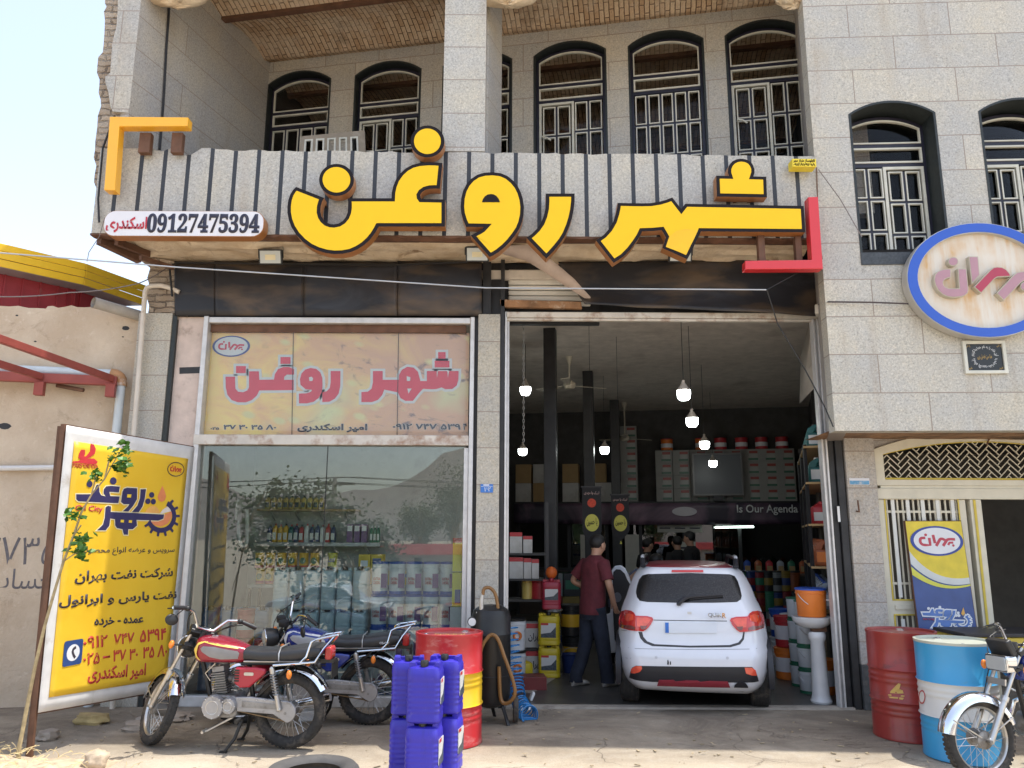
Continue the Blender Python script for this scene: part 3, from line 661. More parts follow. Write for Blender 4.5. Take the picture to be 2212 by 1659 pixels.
letter(kB, [(1380, 447), (1805, 447), (1805, 560), (1790, 690), (1765, 810), (1730, 920), (1680, 1040), (1620, 1140), (1540, 1240), (1460, 1330), (1390, 1402), (1098, 1098), (1180, 1035), (1250, 965), (1310, 880), (1350, 780), (1375, 670), (1382, 560)])
letter(kC, [(278, 480), (420, 483), (500, 484), (585, 482), (660, 470), (720, 453), (780, 430), (862, 536), (900, 488), (1987, 508), (2002, 750), (1045, 742), (1000, 830), (960, 920), (918, 998), (690, 895), (722, 797), (684, 731), (600, 739), (503, 742), (480, 790), (440, 850), (390, 915), (330, 975), (242, 1032), (80, 825), (150, 775), (200, 720), (240, 650), (262, 580), (275, 520)], inset=.034)
letter(kC, [(1183, 230), (1300, 232), (1290, 200), (1292, 160), (1308, 125), (1335, 97), (1370, 80), (1410, 74), (1455, 80), (1495, 100), (1520, 130), (1535, 170), (1535, 205), (1525, 237), (1643, 240), (1650, 430), (1190, 422)], inset=.034)
g = MB(); g.prism([LP.px(*kC(x, y)) for x, y in ((785, 765), (820, 738), (900, 722), (965, 728), (1015, 735), (985, 800), (940, 890), (907, 958), (850, 935), (720, 885), (752, 790))], LP, .004, .006); g.build('repaired_patch', M('deeper_yellow_patch', (.87, .505, .006), .4, var=.03), sg, smooth=0)
g = MB()
for u, v in ((700, 440), (900, 430), (950, 470), (1050, 420), (1210, 440), (1380, 470), (1600, 470), (1715, 470), (1590, 430), (1620, 430), (735, 400), (925, 322)):
    p = at(u, v, -.86); g.box(p.x - .015, p.x + .015, -.87, -.79, p.z - .015, p.z + .015)
g.build('bracket', RUSTB, sg, smooth=0)
# corner brackets of square tube
def lbr(k, pts, col, name, label, legs, cat='sign frame'):
    P = [LP.px(*k(x, y)) for x, y in pts]; c = LP.w(sum(a for a, b in P) / len(P), min(b for a, b in P))
    t = thing(name, label, cat, c); g = MB(); g.prism(P, LP, -.11, 0); g.build('tube', col, t, smooth=0, bevel=.006)
    for (x0, y0, x1, y1) in legs:
        a, b = LP.px(*k(x0, y0)), LP.px(*k(x1, y1)); g = MB(); pl = FP(-.9); g.prism(rect(a[0], b[1], b[0], a[1]), pl, -.07, 0); g.build('leg', RUSTB, t, bevel=.003)
lbr(K(380, 400, 2.37), [(135, 152), (877, 158), (870, 243), (225, 245), (183, 850), (80, 846)], M('orange_yellow_paint', (.90, .45, .03), .35, var=.03, coat=.3), 'corner_frame', 'amber L shaped square tube frame at the left end of the parapet', ((382, 262, 470, 452), (690, 262, 775, 452)))
lbr(kC, [(2028, 425), (2120, 422), (2165, 1086), (1450, 1090), (1450, 1010), (2062, 1003)], M('red_sign_paint', (.62, .028, .035), .35, var=.03, coat=.3), 'corner_frame', 'red L shaped square tube frame at the right end of the parapet', ((1590, 745, 1668, 1010), (1935, 755, 2010, 1005)))

# phone plate
RED = M('red_lettering', (.50, .03, .05), .5, var=.05); INK = M('dark_blue_ink', (.022, .022, .045), .5, var=.05); WHT = M('white_sign_panel', (.72, .71, .74), .4, var=.03); WHTL = M('white_lettering', (.75, .76, .78), .5, var=.03)
pp = FP(-.96); k = K(380, 400, 2.37); a0, b1 = pp.px(*k(93, 1040)); a1, b0 = pp.px(*k(1583, 1288))
t = thing('phone_plate', 'white rounded plate with dark phone number and red name', 'sign', pp.w((a0 + a1) / 2, b0))
g = MB(); g.prism(rrect(a0, b0, a1, b1, .11, 7), pp, -.13, -.004); g.build('casing', COP, t, smooth=50)
g = MB(); g.prism(rrect(a0 + .006, b0 + .006, a1 - .006, b1 - .006, .105, 7), pp, -.003, .003); g.build('panel', WHT, t, smooth=0)
SERIF = ''.join(chr(0x1D7CE + int(d)) for d in '09127475394')
def bx(pl, k, x0, y0, x1, y1):
    p, q = pl.px(*k(x0, y0)), pl.px(*k(x1, y1)); return (p[0], q[1], q[0], p[1])
txt(SERIF, pp, bx(pp, k, 498, 1068, 1548, 1258), .003, WHTL, t, bold=.045, depth=.001)
txt(SERIF, pp, bx(pp, k, 500, 1070, 1546, 1256), .005, INK, t, bold=.022)
txt(fa('اسکندری'), pp, bx(pp, k, 112, 1100, 482, 1250), .005, RED, t, bold=.028)
# little maker's plate
pp = FP(-.95); k = kC; q = bx(pp, k, 1880, 74, 2106, 148)
t = thing('maker_plate', 'small yellow box sign with black writing on the parapet end', 'sign', pp.w((q[0] + q[2]) / 2, q[1]))
g = MB(); g.prism(rect(*q), pp, -.12, 0); g.build('box', M('lemon_sign', (.80, .62, .04), .5, var=.05), t, bevel=.004)
w, h = q[2] - q[0], q[3] - q[1]
txt(fa('تابلوساز طراز مهر'), pp, (q[0] + .04 * w, q[1] + .5 * h, q[2] - .06 * w, q[3] - .06 * h), .001, BLK, t, bold=.015)
txt(fd('09128791618'), pp, (q[0] + .04 * w, q[1] + .1 * h, q[2] - .06 * w, q[1] + .42 * h), .001, BLK, t, bold=.02)

# flood lights under the soffit
HOUS = M('floodlight_housing', (.03, .032, .034), .4, .3, var=.1); LENS = M('floodlight_lens', (.55, .6, .6), .2, var=.05, coat=.5); CHIP = M('floodlight_chip', (.75, .68, .45), .4, var=.04)
for i, (u, v) in enumerate(((584, 557), (1031, 551), (1470, 552))):
    c = at(u, v, -.42); t = thing('floodlight', ('flat black LED floodlight under the soffit below the round dot of the first letters', 'flat black LED floodlight half behind the tail of the middle letter', 'flat black LED floodlight behind the leg of the longest letter')[i], 'floodlight', c, group='floodlights under the balcony soffit')
    pl = Pl(c, (1, 0, 0), (0, -.35, .94)); g = MB(); g.prism(rrect(-.125, -.07, .125, .09, .012, 2), pl, -.035, 0); g.build('housing', HOUS, t, bevel=.004)
    g = MB(); g.prism(rect(-.108, -.056, .108, .074), pl, 0, .004); l = g.build('lens', LENS, t, smooth=0)
    g = MB(); g.prism(rect(-.055, -.022, .055, .034), pl, .004, .006); g.build('led_chip', CHIP, l, smooth=0)
    g = MB(); g.tube([pl.w(-.13, 0, -.02), pl.w(-.13, .12, -.03), pl.w(.13, .12, -.03), pl.w(.13, 0, -.02)], .006, 6); g.tube([pl.w(0, .12, -.03), pl.w(0, .17, -.06)], .012, 6); g.build('bracket', HOUS, t)

# banner inside the display window
def m_banner():
    t = NT('faded_banner_print'); t.set(.6); x, y, z = t.xyz()
    sv = t.comb(t.math('ADD', x, t.math('MULTIPLY', z, .5)), t.math('MULTIPLY', z, 1.6), 0.)
    n1 = t.noise(1.6, 5, .6, sv, 1.2); side = t.ramp(t.math('ADD', t.math('MULTIPLY', x, .33), t.math('MULTIPLY', t.math('SUBTRACT', n1, .5), 1.2)), [(.0, 0.), (.75, 1.)])
    c = t.mix((.85, .70, .24), (.86, .52, .24), t.ramp(n1, [(.35, 0.), (.65, 1.)])); c = t.mix(c, (.62, .40, .28), side)
    c = t.mix(c, (.60, .72, .42), t.ramp(t.noise(1.2, 3), [(.55, 0.), (.75, .8)]))
    c = t.mix(c, (.15, .13, .16), t.math('MULTIPLY', t.ramp(t.noise(2.4, 5, .6, sv, 2.), [(.56, 0.), (.68, .9)]), side))
    vo = t.n('ShaderNodeTexVoronoi'); vo.inputs['Scale'].default_value = 3.2; t.l(sv, vo.inputs['Vector'])
    c = t.mix(c, (.66, .66, .35), t.ramp(vo.outputs[0], [(.13, .9), (.27, 0.)])); t.col(t.mix(c, (.55, .5, .42), .12)); return t.m
kw = K(800, 1300, 2.0109); BP = FP(.075); q = bx(BP, kw, 74, 48, 2140, 878)
t = thing('window_banner', 'faded printed banner with pink shop name behind the upper window', 'banner', BP.w((q[0] + q[2]) / 2, q[1]))
t.location = BP.w(q[0], q[1])
g = MB(); g.prism(rect(*q), BP, -.006, 0); g.build('sheet', m_banner(), t, smooth=0)
PKO = M('banner_pale_outline', (.56, .62, .63), .6, var=.03); PKR = M('banner_faded_red', (.60, .07, .11), .6, var=.05); GRY = M('banner_grey_ink', (.06, .06, .08), .6, var=.05); OVB = M('logo_blue', (.07, .10, .28), .5, var=.05)
LOGORED = M('logo_red', (.50, .06, .09), .5, var=.04)
# shop name on the banner, cut as blocky letters
def cut(k, pl, pts, c, mat, par, name='lettering', d=.003, ins=0):
    P = [pl.px(*k(x, y)) for x, y in pts]
    if ins: P = offset(P, ins)
    m = mats.setdefault((id(par), mat.name), MB()); m.prism(P, pl, c, c + d)
mats = {}
def flush(par):
    for (i, n) in list(mats):
        if i == id(par): mats.pop((i, n)).build('lettering', bpy.data.materials[n], par, smooth=0)
BL = [
 [(200, 405), (275, 405), (278, 500), (300, 525), (340, 530), (375, 515), (388, 490), (388, 362), (466, 362), (470, 430), (588, 428), (595, 385), (620, 345), (660, 328), (710, 328), (748, 345), (748, 388), (690, 388), (670, 405), (668, 430), (745, 430), (745, 512), (470, 515), (450, 555), (410, 592), (360, 610), (300, 610), (250, 592), (215, 550), (202, 490)],
 [(284, 320), (362, 320), (362, 376), (284, 376)], [(640, 248), (720, 248), (720, 302), (640, 302)],
 [(800, 470), (796, 425), (808, 380), (838, 348), (880, 335), (925, 342), (958, 370), (975, 415), (976, 480), (970, 530), (945, 575), (905, 605), (850, 618), (788, 618), (788, 540), (850, 538), (885, 525), (893, 510), (840, 505)],
 [(1042, 360), (1120, 360), (1118, 480), (1105, 540), (1075, 580), (1030, 605), (975, 608), (975, 530), (1010, 522), (1035, 495), (1042, 450)],
 [(1380, 360), (1458, 360), (1458, 430), (1588, 430), (1590, 390), (1612, 350), (1655, 326), (1705, 332), (1740, 365), (1752, 410), (1760, 440), (1812, 440), (1812, 360), (1890, 360), (1893, 415), (1902, 360), (1975, 360), (1980, 415), (1990, 360), (2066, 360), (2064, 430), (2050, 475), (2015, 502), (1960, 505), (1930, 490), (1890, 503), (1850, 505), (1780, 502), (1745, 540), (1700, 598), (1640, 598), (1600, 575), (1580, 530), (1470, 508), (1455, 550), (1420, 590), (1370, 608), (1288, 608), (1288, 528), (1340, 525), (1370, 500), (1380, 450)],
 [(1874, 278), (1992, 278), (1992, 330), (1874, 330)], [(1902, 208), (1962, 208), (1962, 260), (1902, 260)]]
for pts in BL: cut(kw, BP, pts, .0005, PKO, t, ins=-.028)
for pts in BL: cut(kw, BP, pts, .004, PKR, t)
for pts in ([(868, 410), (890, 405), (902, 420), (895, 440), (872, 440)], [(1650, 400), (1680, 410), (1678, 440), (1652, 440)], [(1655, 500), (1690, 500), (1665, 540)]): cut(kw, BP, pts, .008, PKO, t, d=.001)
flush(t)
def logo(pl, box, c, par, ring, face, red, word=True):
    a0, b0, a1, b1 = box; cx, cy, ra, rb = (a0 + a1) / 2, (b0 + b1) / 2, (a1 - a0) / 2, (b1 - b0) / 2
    g = MB(); g.prism(oval(cx, cy, ra, rb), pl, c, c + .003); o = g.build('logo', ring, par, smooth=0)
    k_ = .88; g = MB(); g.prism(oval(cx, cy, ra * k_, rb * k_), pl, c + .003, c + .005); g.build('logo_face', face, par, smooth=0)
    X = lambda x: cx + (x - .5) * 2 * ra; Y = lambda y: cy + (y - .5) * 2 * rb; g = MB()
    for pts in LOGO: g.prism([(X(x), Y(y)) for x, y in pts], pl, c + .005, c + .007)
    g.build('lettering', red, par, smooth=0)
def stroke(pts, w, asp=1.65):
    L, Rr = [], []
    n = len(pts)
    for i, (x, y) in enumerate(pts):
        x0, y0 = pts[max(i - 1, 0)]; x1, y1 = pts[min(i + 1, n - 1)]; dx, dy = (x1 - x0) * asp, y1 - y0; l = math.hypot(dx, dy)
        L.append((x - dy / l * w / asp, y + dx / l * w)); Rr.append((x + dy / l * w / asp, y - dx / l * w))
    return L + Rr[::-1]
def qd(a, b, c, n=6): return [((1 - t) ** 2 * a[0] + 2 * t * (1 - t) * b[0] + t * t * c[0], (1 - t) ** 2 * a[1] + 2 * t * (1 - t) * b[1] + t * t * c[1]) for t in [i / n for i in range(n + 1)]]
LOGO = [stroke([(.285, .60)] + qd((.24, .60), (.18, .60), (.18, .49))[1:] + qd((.18, .49), (.18, .36), (.27, .36)) [1:] + [(.36, .36), (.36, .60)], .043),
        oval(.30, .70, .027, .045, 14), stroke([(.44, .70), (.455, .42)], .043),
        stroke([(.47, .33), (.56, .55)] + qd((.56, .55), (.60, .60), (.65, .52))[1:], .043), stroke([(.60, .33), (.69, .53)] + qd((.69, .53), (.73, .57), (.82, .55))[1:] + [(.845, .55)], .043),
        stroke([(.70, .36), (.73, .44), (.80, .44)], .036), oval(.795, .345, .023, .04, 14)]
logo(BP, bx(BP, kw, 102, 76, 390, 246), .004, t, OVB, PKO, LOGORED)
for body, x0, y0, x1, y1 in ((fd('025'), 78, 806, 150, 832), (fd('37 30 35 80'), 182, 786, 608, 832), (fa('امیر اسکندری'), 775, 778, 1336, 852), (fd('0912 747 539'), 1535, 778, 2085, 832), (fd('4'), 2100, 778, 2136, 832)):
    txt(body, BP, bx(BP, kw, x0, y0, x1, y1), .004, PKO, t, bold=.06, depth=.001); txt(body, BP, bx(BP, kw, x0 + 3, y0 + 2, x1 - 3, y1 - 2), .0065, GRY, t, bold=.035, depth=.001)
g = MB()
for x_ in (744, 1586):
    p = BP.px(*kw(x_, 50)); p2 = BP.px(*kw(x_ - 12, 876)); g.prism([(p[0] - .003, p[1]), (p[0] + .003, p[1]), (p2[0] + .003, p2[1]), (p2[0] - .003, p2[1])], BP, .01, .014)
g.build('seam', DARKST, t, smooth=0)
g = MB(); g.box(xa(455), xa(1007), .035, .041, 2.78, 3.868); g.build('upper_glass', glassmat('banner_glass', .0, dirt=.02, k=.5), dw, smooth=0)

# house number plate
pp = FP(-.064); q = (at(1038, 1064, -.064), at(1065, 1046, -.064)); BLUE = M('enamel_blue', (.05, .19, .56), .35, var=.05)
t = thing('number_plate', 'blue house number plate reading 162 on the middle pillar', 'number plate', q[0]); a0, b0, a1, b1 = q[0].x, q[0].z, q[1].x, q[1].z
g = MB(); g.prism(rect(a0, b0, a1, b1), pp, 0, .006); g.build('plate', BLUE, t, smooth=0)
txt(fd('162'), pp, (a0 + .04, b0 + .012, a1 - .025, b0 + .055), .006, WHTL, t, bold=.02, depth=.001)
g = MB(); g.prism(rect(a0 + .004, b0 + .062, a1 - .004, b0 + .065), pp, .006, .0075); g.prism(rect(a0 + .03, b0 + .072, a0 + .09, b0 + .084), pp, .006, .0075); g.build('line', WHTL, t, smooth=0)

# ------------------------------------------------------------------ neighbouring stone building on the right
PN = R(3); NE = Pl((3.118, -.8, 0), (math.cos(PN), -math.sin(PN), 0))
NB = thing('stone_building', 'neighbouring two storey granite house with arched windows and cream metal gate', 'building', (6.5, 2, 0))
kn = K(2900, 0, 1.843); e0 = 0
wl_ = []
pL = NE.px(1832.6, 250)[0]; pR = NE.px(2021, 250)[0]; hw = (pR - pL) / 2; c1 = (pL + pR) / 2; za = NE.px(1924, 217.5)[1]; zs = NE.px(1833, 244)[1] - .015; zb = NE.px(1862, 546)[1]
c2 = NE.px(2114.5, 255)[0] + hw
ZB = 2.69; g = MB(); e = 0
for c in (c1, c2):
    g.prism(rect(e, zb - .13, c - hw, 9), NE, -.16, 0); g.prism([(c + hw, 9), (c - hw, 9)] + arch(c, hw, zs, za), NE, -.16, 0); e = c + hw
g.prism(rect(e, zb - .13, 8, 9), NE, -.16, 0); g.prism(rect(0, ZB, 8, zb - .1305), NE, -.16, 0)
g.build('wall', G_NEI, NB, smooth=0)
NR = Pl(NE.w(0, 0, -.24), NE.ex); zt1_ = NR.px(1924, 316)[1]; zt2_ = NR.px(1924, 357)[1]
for c in (c1, c2):
    archwin(NE, c, hw, zb, zs, za, .36, zt1_, zt2_, 4, -1 if c == c1 else 1, NB, rec=.24, sill=True)
g = MB(); q = [NE.w(0, 0, -.0)[:2], NE.w(8, 0, 0)[:2]]
g.hexa([NE.w(a, z, -c) for z in (ZB, 9) for a, c in ((.0, .161), (.16, .161), (.5, 1.3), (.34, 1.3))]); g.build('side_wall', granite('granite_reveal', ax='yz', bw=9, base=(.42, .40, .38)), NB, smooth=0)
g = MB(); rs = []
for i in range(61):
    a = 8 * i / 60; rs.append([NE.w(a, ZB + .02 + .02 * mnoise.fractal(Vector((a * 2, j, 1)), 1, 2, 4) - (.0 if j else .02), -.002 - j * .1) for j in range(10)])
g.rings(rs, close=False, cap0=False, cap1=False); g.build('overhang_soffit', M('stained_wood_soffit', (.30, .17, .09), .9, var=.35, dirt=(.08, .05, .03), ds=3, da=.45, bump=.6), NB, smooth=25)
g = MB(); g.hexa([NE.w(a, z, -c) for z in (ZB + .06, ZB + .3) for a, c in ((.05, .17), (8, .17), (8, 1.2), (.3, 1.2))]); g.build('slab', DARKROOM, NB)
g = MB(); 
for z0, z1 in ((4.55, 4.6), (8.4, 8.5)): g.hexa([NE.w(a, z, -c) for z in (z0, z1) for a, c in ((.3, .2), (8, .2), (8, 5), (1.6, 5))])
g.hexa([NE.w(a, z, -c) for z in (4.6, 8.5) for a, c in ((7.9, .2), (8, .2), (8, 4), (7.9, 4))]); g.hexa([NE.w(a, z, -c) for z in (2.8, 9) for a, c in ((1.2, 4), (8, 4), (8, 4.2), (1.2, 4.2))]); g.hexa([NE.w(a, z, -c) for z in (2.8, 8.9) for a, c in ((.55, 1.3), (.65, 1.3), (1.3, 4), (1.2, 4))])
g.build('room_walls', DARKROOM, NB, smooth=0)
g = MB(); g.hexa([NE.w(a, z, -c) for z in (9.001, 9.4) for a, c in ((0, -.05), (8, -.05), (8, 6), (1.4, 6))]); g.build('roof', DARKROOM, NB)
NG = FP(-.02); X = lambda u, v=1000: NG.px(u, v)[0]
g = MB(); g.box(3.515, X(1884, 960), -.06, .35, .43, 2.74); g.build('pillar', granite('granite_neighbour_pillar', bw=9, off=(3, .12), base=(.45, .43, .40), warm=1.), NB, smooth=0, bevel=.006)
g = MB(); g.box(3.512, X(1884, 960), -.068, .35, 0, .429); g.build('plinth', M('grey_plinth_stone', (.075, .078, .08), .6, var=.3, vs=20, dirt=(.2, .17, .13), ds=5, da=.3), NB, bevel=.006)
# cream gate with lattice arch
GC = M('cream_gate_paint', (.66, .62, .50), .45, var=.07, dirt=(.42, .30, .12), ds=5, da=.27); GY = M('yellow_trim_paint', (.62, .47, .06), .5, var=.1, dirt=(.4, .3, .15), ds=6, da=.3)
gt = thing('arched_gate', 'cream metal gate with lattice arch and barred leaf, right leaf open', 'gate', (5.3, 0, 0))
GP = FP(.02); kg = K(3300, 1100, 2.2115); kh = K(3300, 1700, 1.2192)
aL = X(1886); zsp = GP.px(1886, 972)[1]; zap = GP.px(2118, 930)[1]; ac = GP.px(2118, 932)[0]; hw = ac - aL; ztr = GP.px(1950, 1037)[1]
o = arch(ac, hw, zsp, zap, 24); i_ = arch(ac, hw - .11, zsp - .05, zap - .12, 24)
g = MB(); g.frame(GP, [(ac + hw, ztr - .06), (ac - hw, ztr - .06)] + o, [(ac + hw - .11, ztr), (ac - hw + .11, ztr)] + i_, -.06, .05); g.box(ac - hw, ac + hw, -.03, .08, ztr - .20, ztr - .09); g.build('arch_frame', GC, gt, smooth=30, bevel=.004)
g = MB(); g.box(ac - hw + .06, ac + hw, -.015, .06, ztr - .0895, ztr - .061); g.build('transom_groove', GC, gt)
g = MB(); gy = MB(); gy.box(ac - hw + .11, ac + hw - .11, -.005, .015, ztr, ztr + .022); gy.tube([GP.w(a, b, .0) for a, b in i_], .008, 4)
gy.build('trim', GY, gt)
def ztop(a):
    for (x0, y0), (x1, y1) in zip(i_, i_[1:]):
        if x0 <= a <= x1: return y0 + (y1 - y0) * (a - x0) / (x1 - x0)
    return ztr
cs = .05; c45 = math.sqrt(.5)                                  # herringbone lattice of welded bars
def brick(x, y):
    t = (x - y) % 6
    return ('h', x - t, y) if t < 3 else ('v', x, y - (5 - t))
for i in range(-20, 90):
    for j in range(-60, 60):
        for di, dj in ((1, 0), (0, 1)):
            if brick(i, j) != brick(i + di, j + dj):
                a_, b_ = ((i + 1, j), (i + 1, j + 1)) if di else ((i, j + 1), (i + 1, j + 1))
                a_, b_ = [(aL + .1 + (p[0] - p[1]) * cs * c45, ztr - .3 + (p[0] + p[1]) * cs * c45) for p in (a_, b_)]
                if all(ac - hw + .11 < q[0] < ac + hw - .11 and ztr < q[1] < ztop(q[0]) for q in (a_, b_)): g.bar(GP.w(*a_, -.004), GP.w(*b_, -.004), .008, .012, up=(0, 1, 0))
g.build('lattice', GC, gt, smooth=0)
hk = MB(); p = GP.w(*GP.px(2122, 950), .05); hk.tube([p + Vector((.05 * math.cos(t), -.02, .035 + .05 * math.sin(t))) for t in [PI * 1.1 - i * .35 for i in range(14)]] + [p + Vector((.0, -.02, -.06))], .009, 6); hk.build('hook', RUSTB, gt)
# left leaf
zt = ztr - .205; l0, l1 = X(1888, 1200) - .02, GP.px(2084, 1100)[0]; f = MB()
gz0, gz1 = GP.px(1950, 1297)[1], GP.px(1950, 1070)[1]; ga, gb = GP.px(1907, 1080)[0], GP.px(2068, 1080)[0]; pz0, pz1 = GP.px(1950, 1400)[1], GP.px(1950, 1326)[1]
f.box(l0, ga, -.0, .05, 0, zt); f.box(gb, l1, -.0, .05, 0, zt); f.box(ga, gb, .0, .05, gz1, zt); f.box(ga, gb, 0, .05, pz1, gz0); f.box(ga, gb, 0, .05, 0, pz0)
f.box(ga + .02, gb - .02, -.012, -.001, (pz1 + gz0) / 2 - .02, (pz1 + gz0) / 2 + .02)
lf = f.build('barred_panel', GC, gt, smooth=0)
f = MB(); n = 14
for i in range(n):
    x = ga + (gb - ga) * (i + .7) / n; f.tube([(x, .03, gz0), (x, .03, gz1)], .011, 6); f.tube([(x, .03, pz0), (x, .03, pz1)], .011, 6)
for z in (gz0 + .17, gz1 - .17): f.box(ga, gb, .018, .022, z - .012, z + .012)
f.build('bar', GC, lf)
f = MB()
for i in range(5): x = ga + (gb - ga) * (i + .6) / 5; f.box(x - .018, x + .018, .005, .018, gz0 + .03, gz1 - .04); f.box(x - .018, x + .018, .005, .018, pz0, pz1 - .05)
f.build('flat_bar', M('white_flat_bar', (.72, .72, .68), .4, var=.05), lf, smooth=0)
f = MB()
for q in (rect(ga, gz0, gb, gz1), rect(ga, pz0, gb, pz1)): f.frame(GP, q, offset(q, .014), .021, .026)
f.build('trim', GY, lf, smooth=0)
f = MB(); p = GP.w(*GP.px(1985, 1325), .03); f.tube([p, p + Vector((0, -.06, .02)), p + Vector((.05, -.07, .0))], .014, 6); f.build('handle', RUSTB, lf)
f = MB(); j0, j1 = GP.px(2088, 1060)[0], GP.px(2112, 1060)[0]; f.box(j0, j1, -.02, .1, 0, zt + .003); f.build('middle_jamb', GC, gt, bevel=.004); f = MB(); f.box(j0 + .03, j0 + .055, -.028, -.021, 0, zt); f.build('yellow_strip', GY, gt)
f = MB(); f.box(aL - .2, aL - .0, .03, .3, 0, 2.73); f.box(aL - .1, 7.5, .05, .3, zsp - .1, 2.73) if False else None; f.prism([(ac + hw + .6, 2.74), (aL - .12, 2.74), (aL - .12, zsp - .3), (aL - .001, zsp - .3)] + arch(ac, hw + .001, zsp, zap + .001, 24) + [(ac + hw + .6, zsp)], FP(.0), -.3, 0); f.build('spandrel_wall', granite('granite_spandrel', base=(.42, .40, .37)), NB, smooth=0)
f = MB(); f.box(ac + hw + .004, 11.1, .05, .3, 0, 2.74); f.build('right_pier', G_NEI, NB, smooth=0)
f = MB(); f.box(4.1, 8, 2.2, 2.3, 0, 2.8); f.hexa([Vector((x_, y_, z_)) for z_ in (0, 2.8) for x_, y_ in ((3.92, .36), (3.98, .36), (4.62, 2.25), (4.56, 2.25))]); f.build('hall_wall', M('dim_hall_plaster', (.13, .12, .105), .9, var=.12), NB, smooth=0)
f = MB(); f.box(3.9, 8, .31, 2.3, 2.79, 2.85); f.build('hall_ceiling', DARKROOM, NB)

# oval sign on the wall
OS = Pl(NE.w(0, 0, .14), NE.ex); ko = K(3500, 850, 2.2121); p0, p1 = OS.px(*ko(255, 600)), OS.px(*ko(940, 1095)); pt = OS.px(*ko(900, 83))
cx = OS.px(*ko(925, 600))[0]; cz = (p1[1] + pt[1]) / 2; ra, rb = cx - p0[0], (pt[1] - p1[1]) / 2
t = thing('oval_sign', 'oval sign with blue rim and faded mauve raised letters on rusty cream face', 'sign', OS.w(cx, cz - rb))
g = MB(); o = oval(cx, cz, ra, rb, 56); i2 = oval(cx, cz, ra - .105, rb - .1, 56); g.frame(OS, o, i2, -.12, -.002); g.build('casing', M('pale_metal_casing', (.52, .50, .46), .4, .4, var=.08), t, smooth=40)
g = MB(); g.frame(OS, offset(o, .006), offset(i2, -.006), -.001, .003); g.build('rim', M('blue_rim_paint', (.015, .085, .48), .3, var=.03, coat=.3), t, smooth=0)
def m_ovalface():
    t = NT('rust_washed_face'); t.set(.6); x, y, z = t.xyz()
    st = t.comb(t.math('MULTIPLY', x, 7.), t.math('MULTIPLY', z, .8)); c = t.mix((.66, .60, .52), (.74, .70, .62), t.noise(4, 4))
    c = t.mix(c, (.60, .36, .14), t.math('MULTIPLY', t.ramp(t.noise(1., 5, .65, st), [(.40, 0.), (.60, 1.)]), t.ramp(t.noise(1.9, 4), [(.38, .1), (.58, 1.)]))); t.col(c); return t.m
g = MB(); g.prism(oval(cx, cz, ra - .09, rb - .09, 56), OS, -.11, -.05); g.build('face', m_ovalface(), t, smooth=0)
MAU = M('faded_mauve_face', (.42, .235, .28), .4, var=.05); CRI = M('crimson_face', (.40, .045, .085), .35, var=.04); SIDE = M('dull_cream_side', (.47, .43, .34), .5, var=.1)
kp = K(3560, 950, 4.1484); OF = Pl(NE.w(0, 0, .15), NE.ex)
for nm, pts, m in (('letter', [(950, 500), (950, 645), (900, 655), (850, 680), (822, 720), (830, 770), (860, 805), (910, 825), (1085, 825), (1062, 500), (1205, 500), (1240, 850), (1225, 905), (1180, 945), (1120, 965), (1000, 978), (900, 965), (810, 925), (740, 860), (690, 770), (670, 680), (685, 600), (730, 545), (800, 515), (870, 503)], MAU),
                   ('letter', ovalpx(kp, 988, 382, 84, 76, 26), MAU), ('letter', [(1242, 298), (1398, 298), (1425, 605), (1295, 755)], MAU),
                   ('letter', [(1330, 800), (1600, 520), (1650, 480), (1710, 468), (1790, 475), (1860, 510), (1915, 570), (1945, 628), (1715, 640), (1670, 670), (1450, 908)], CRI),
                   ('letter', [(1705, 905), (1980, 610), (2040, 560), (2120, 545), (2420, 545), (2420, 690), (2160, 700), (2110, 730), (1825, 1025)], MAU), ('letter', ovalpx(kp, 2180, 790, 84, 76, 26), MAU)):
    P = [OF.px(*kp(x, y)) for x, y in pts]; g = MB(); g.prism(P, OF, -.18, 0); l = g.build(nm, SIDE, t, smooth=40)
    g = MB(); g.prism(offset(P, .008), OF, 0, .003); g.build('letter_face', m, l, smooth=0)
# plaque
q = bx(NE, kg, 1168, 575, 1578, 862); q = (q[0], q[1], q[2], q[3])
t = thing('wall_plaque', 'small framed black plaque with ring of white calligraphy under the oval sign', 'plaque', NE.w((q[0] + q[2]) / 2, q[1]))
g = MB(); r_ = rect(*q); g.frame(NE, r_, offset(r_, .032), 0, .03); g.build('frame', CREAM, t, smooth=0, bevel=.004)
g = MB(); g.prism(offset(r_, .03), NE, 0, .012); g.build('panel', M('black_plaque', (.018, .02, .022), .3, var=.1), t, smooth=0)
cx, cy, w, h = (q[0] + q[2]) / 2, (q[1] + q[3]) / 2, q[2] - q[0], q[3] - q[1]; GOLD = M('gold_ink', (.50, .33, .10), .5, var=.05)
txt(fa('هذا من فضل ربی'), NE, (cx - .17 * w, cy - .07 * h, cx + .17 * w, cy + .09 * h), .012, GOLD, t, bold=.015, depth=.001)
def ringw(a, b, up):
    tt = (a - cx) / (w * .5) * PI * .5; rr = h * .27 + (b - cy); return (cx + rr * 1.15 * math.sin(tt), cy + up * rr * math.cos(tt))
txt(fa('این خانه را به نام خدا بنا کردیم'), NE, (cx - w * .46, cy - .03 * h, cx + w * .46, cy + .09 * h), .012, WHTL, t, bold=.012, depth=.001, warp=lambda a, b: ringw(a, b, 1))
txt(fa('در سایه لطف پروردگار عالمیان'), NE, (cx - w * .46, cy - .03 * h, cx + w * .46, cy + .09 * h), .012, WHTL, t, bold=.012, depth=.001, warp=lambda a, b: (lambda p: (p[0], 2 * cy - (cy + (cy - p[1])) if False else p[1]))(ringw(a, b, -1)))
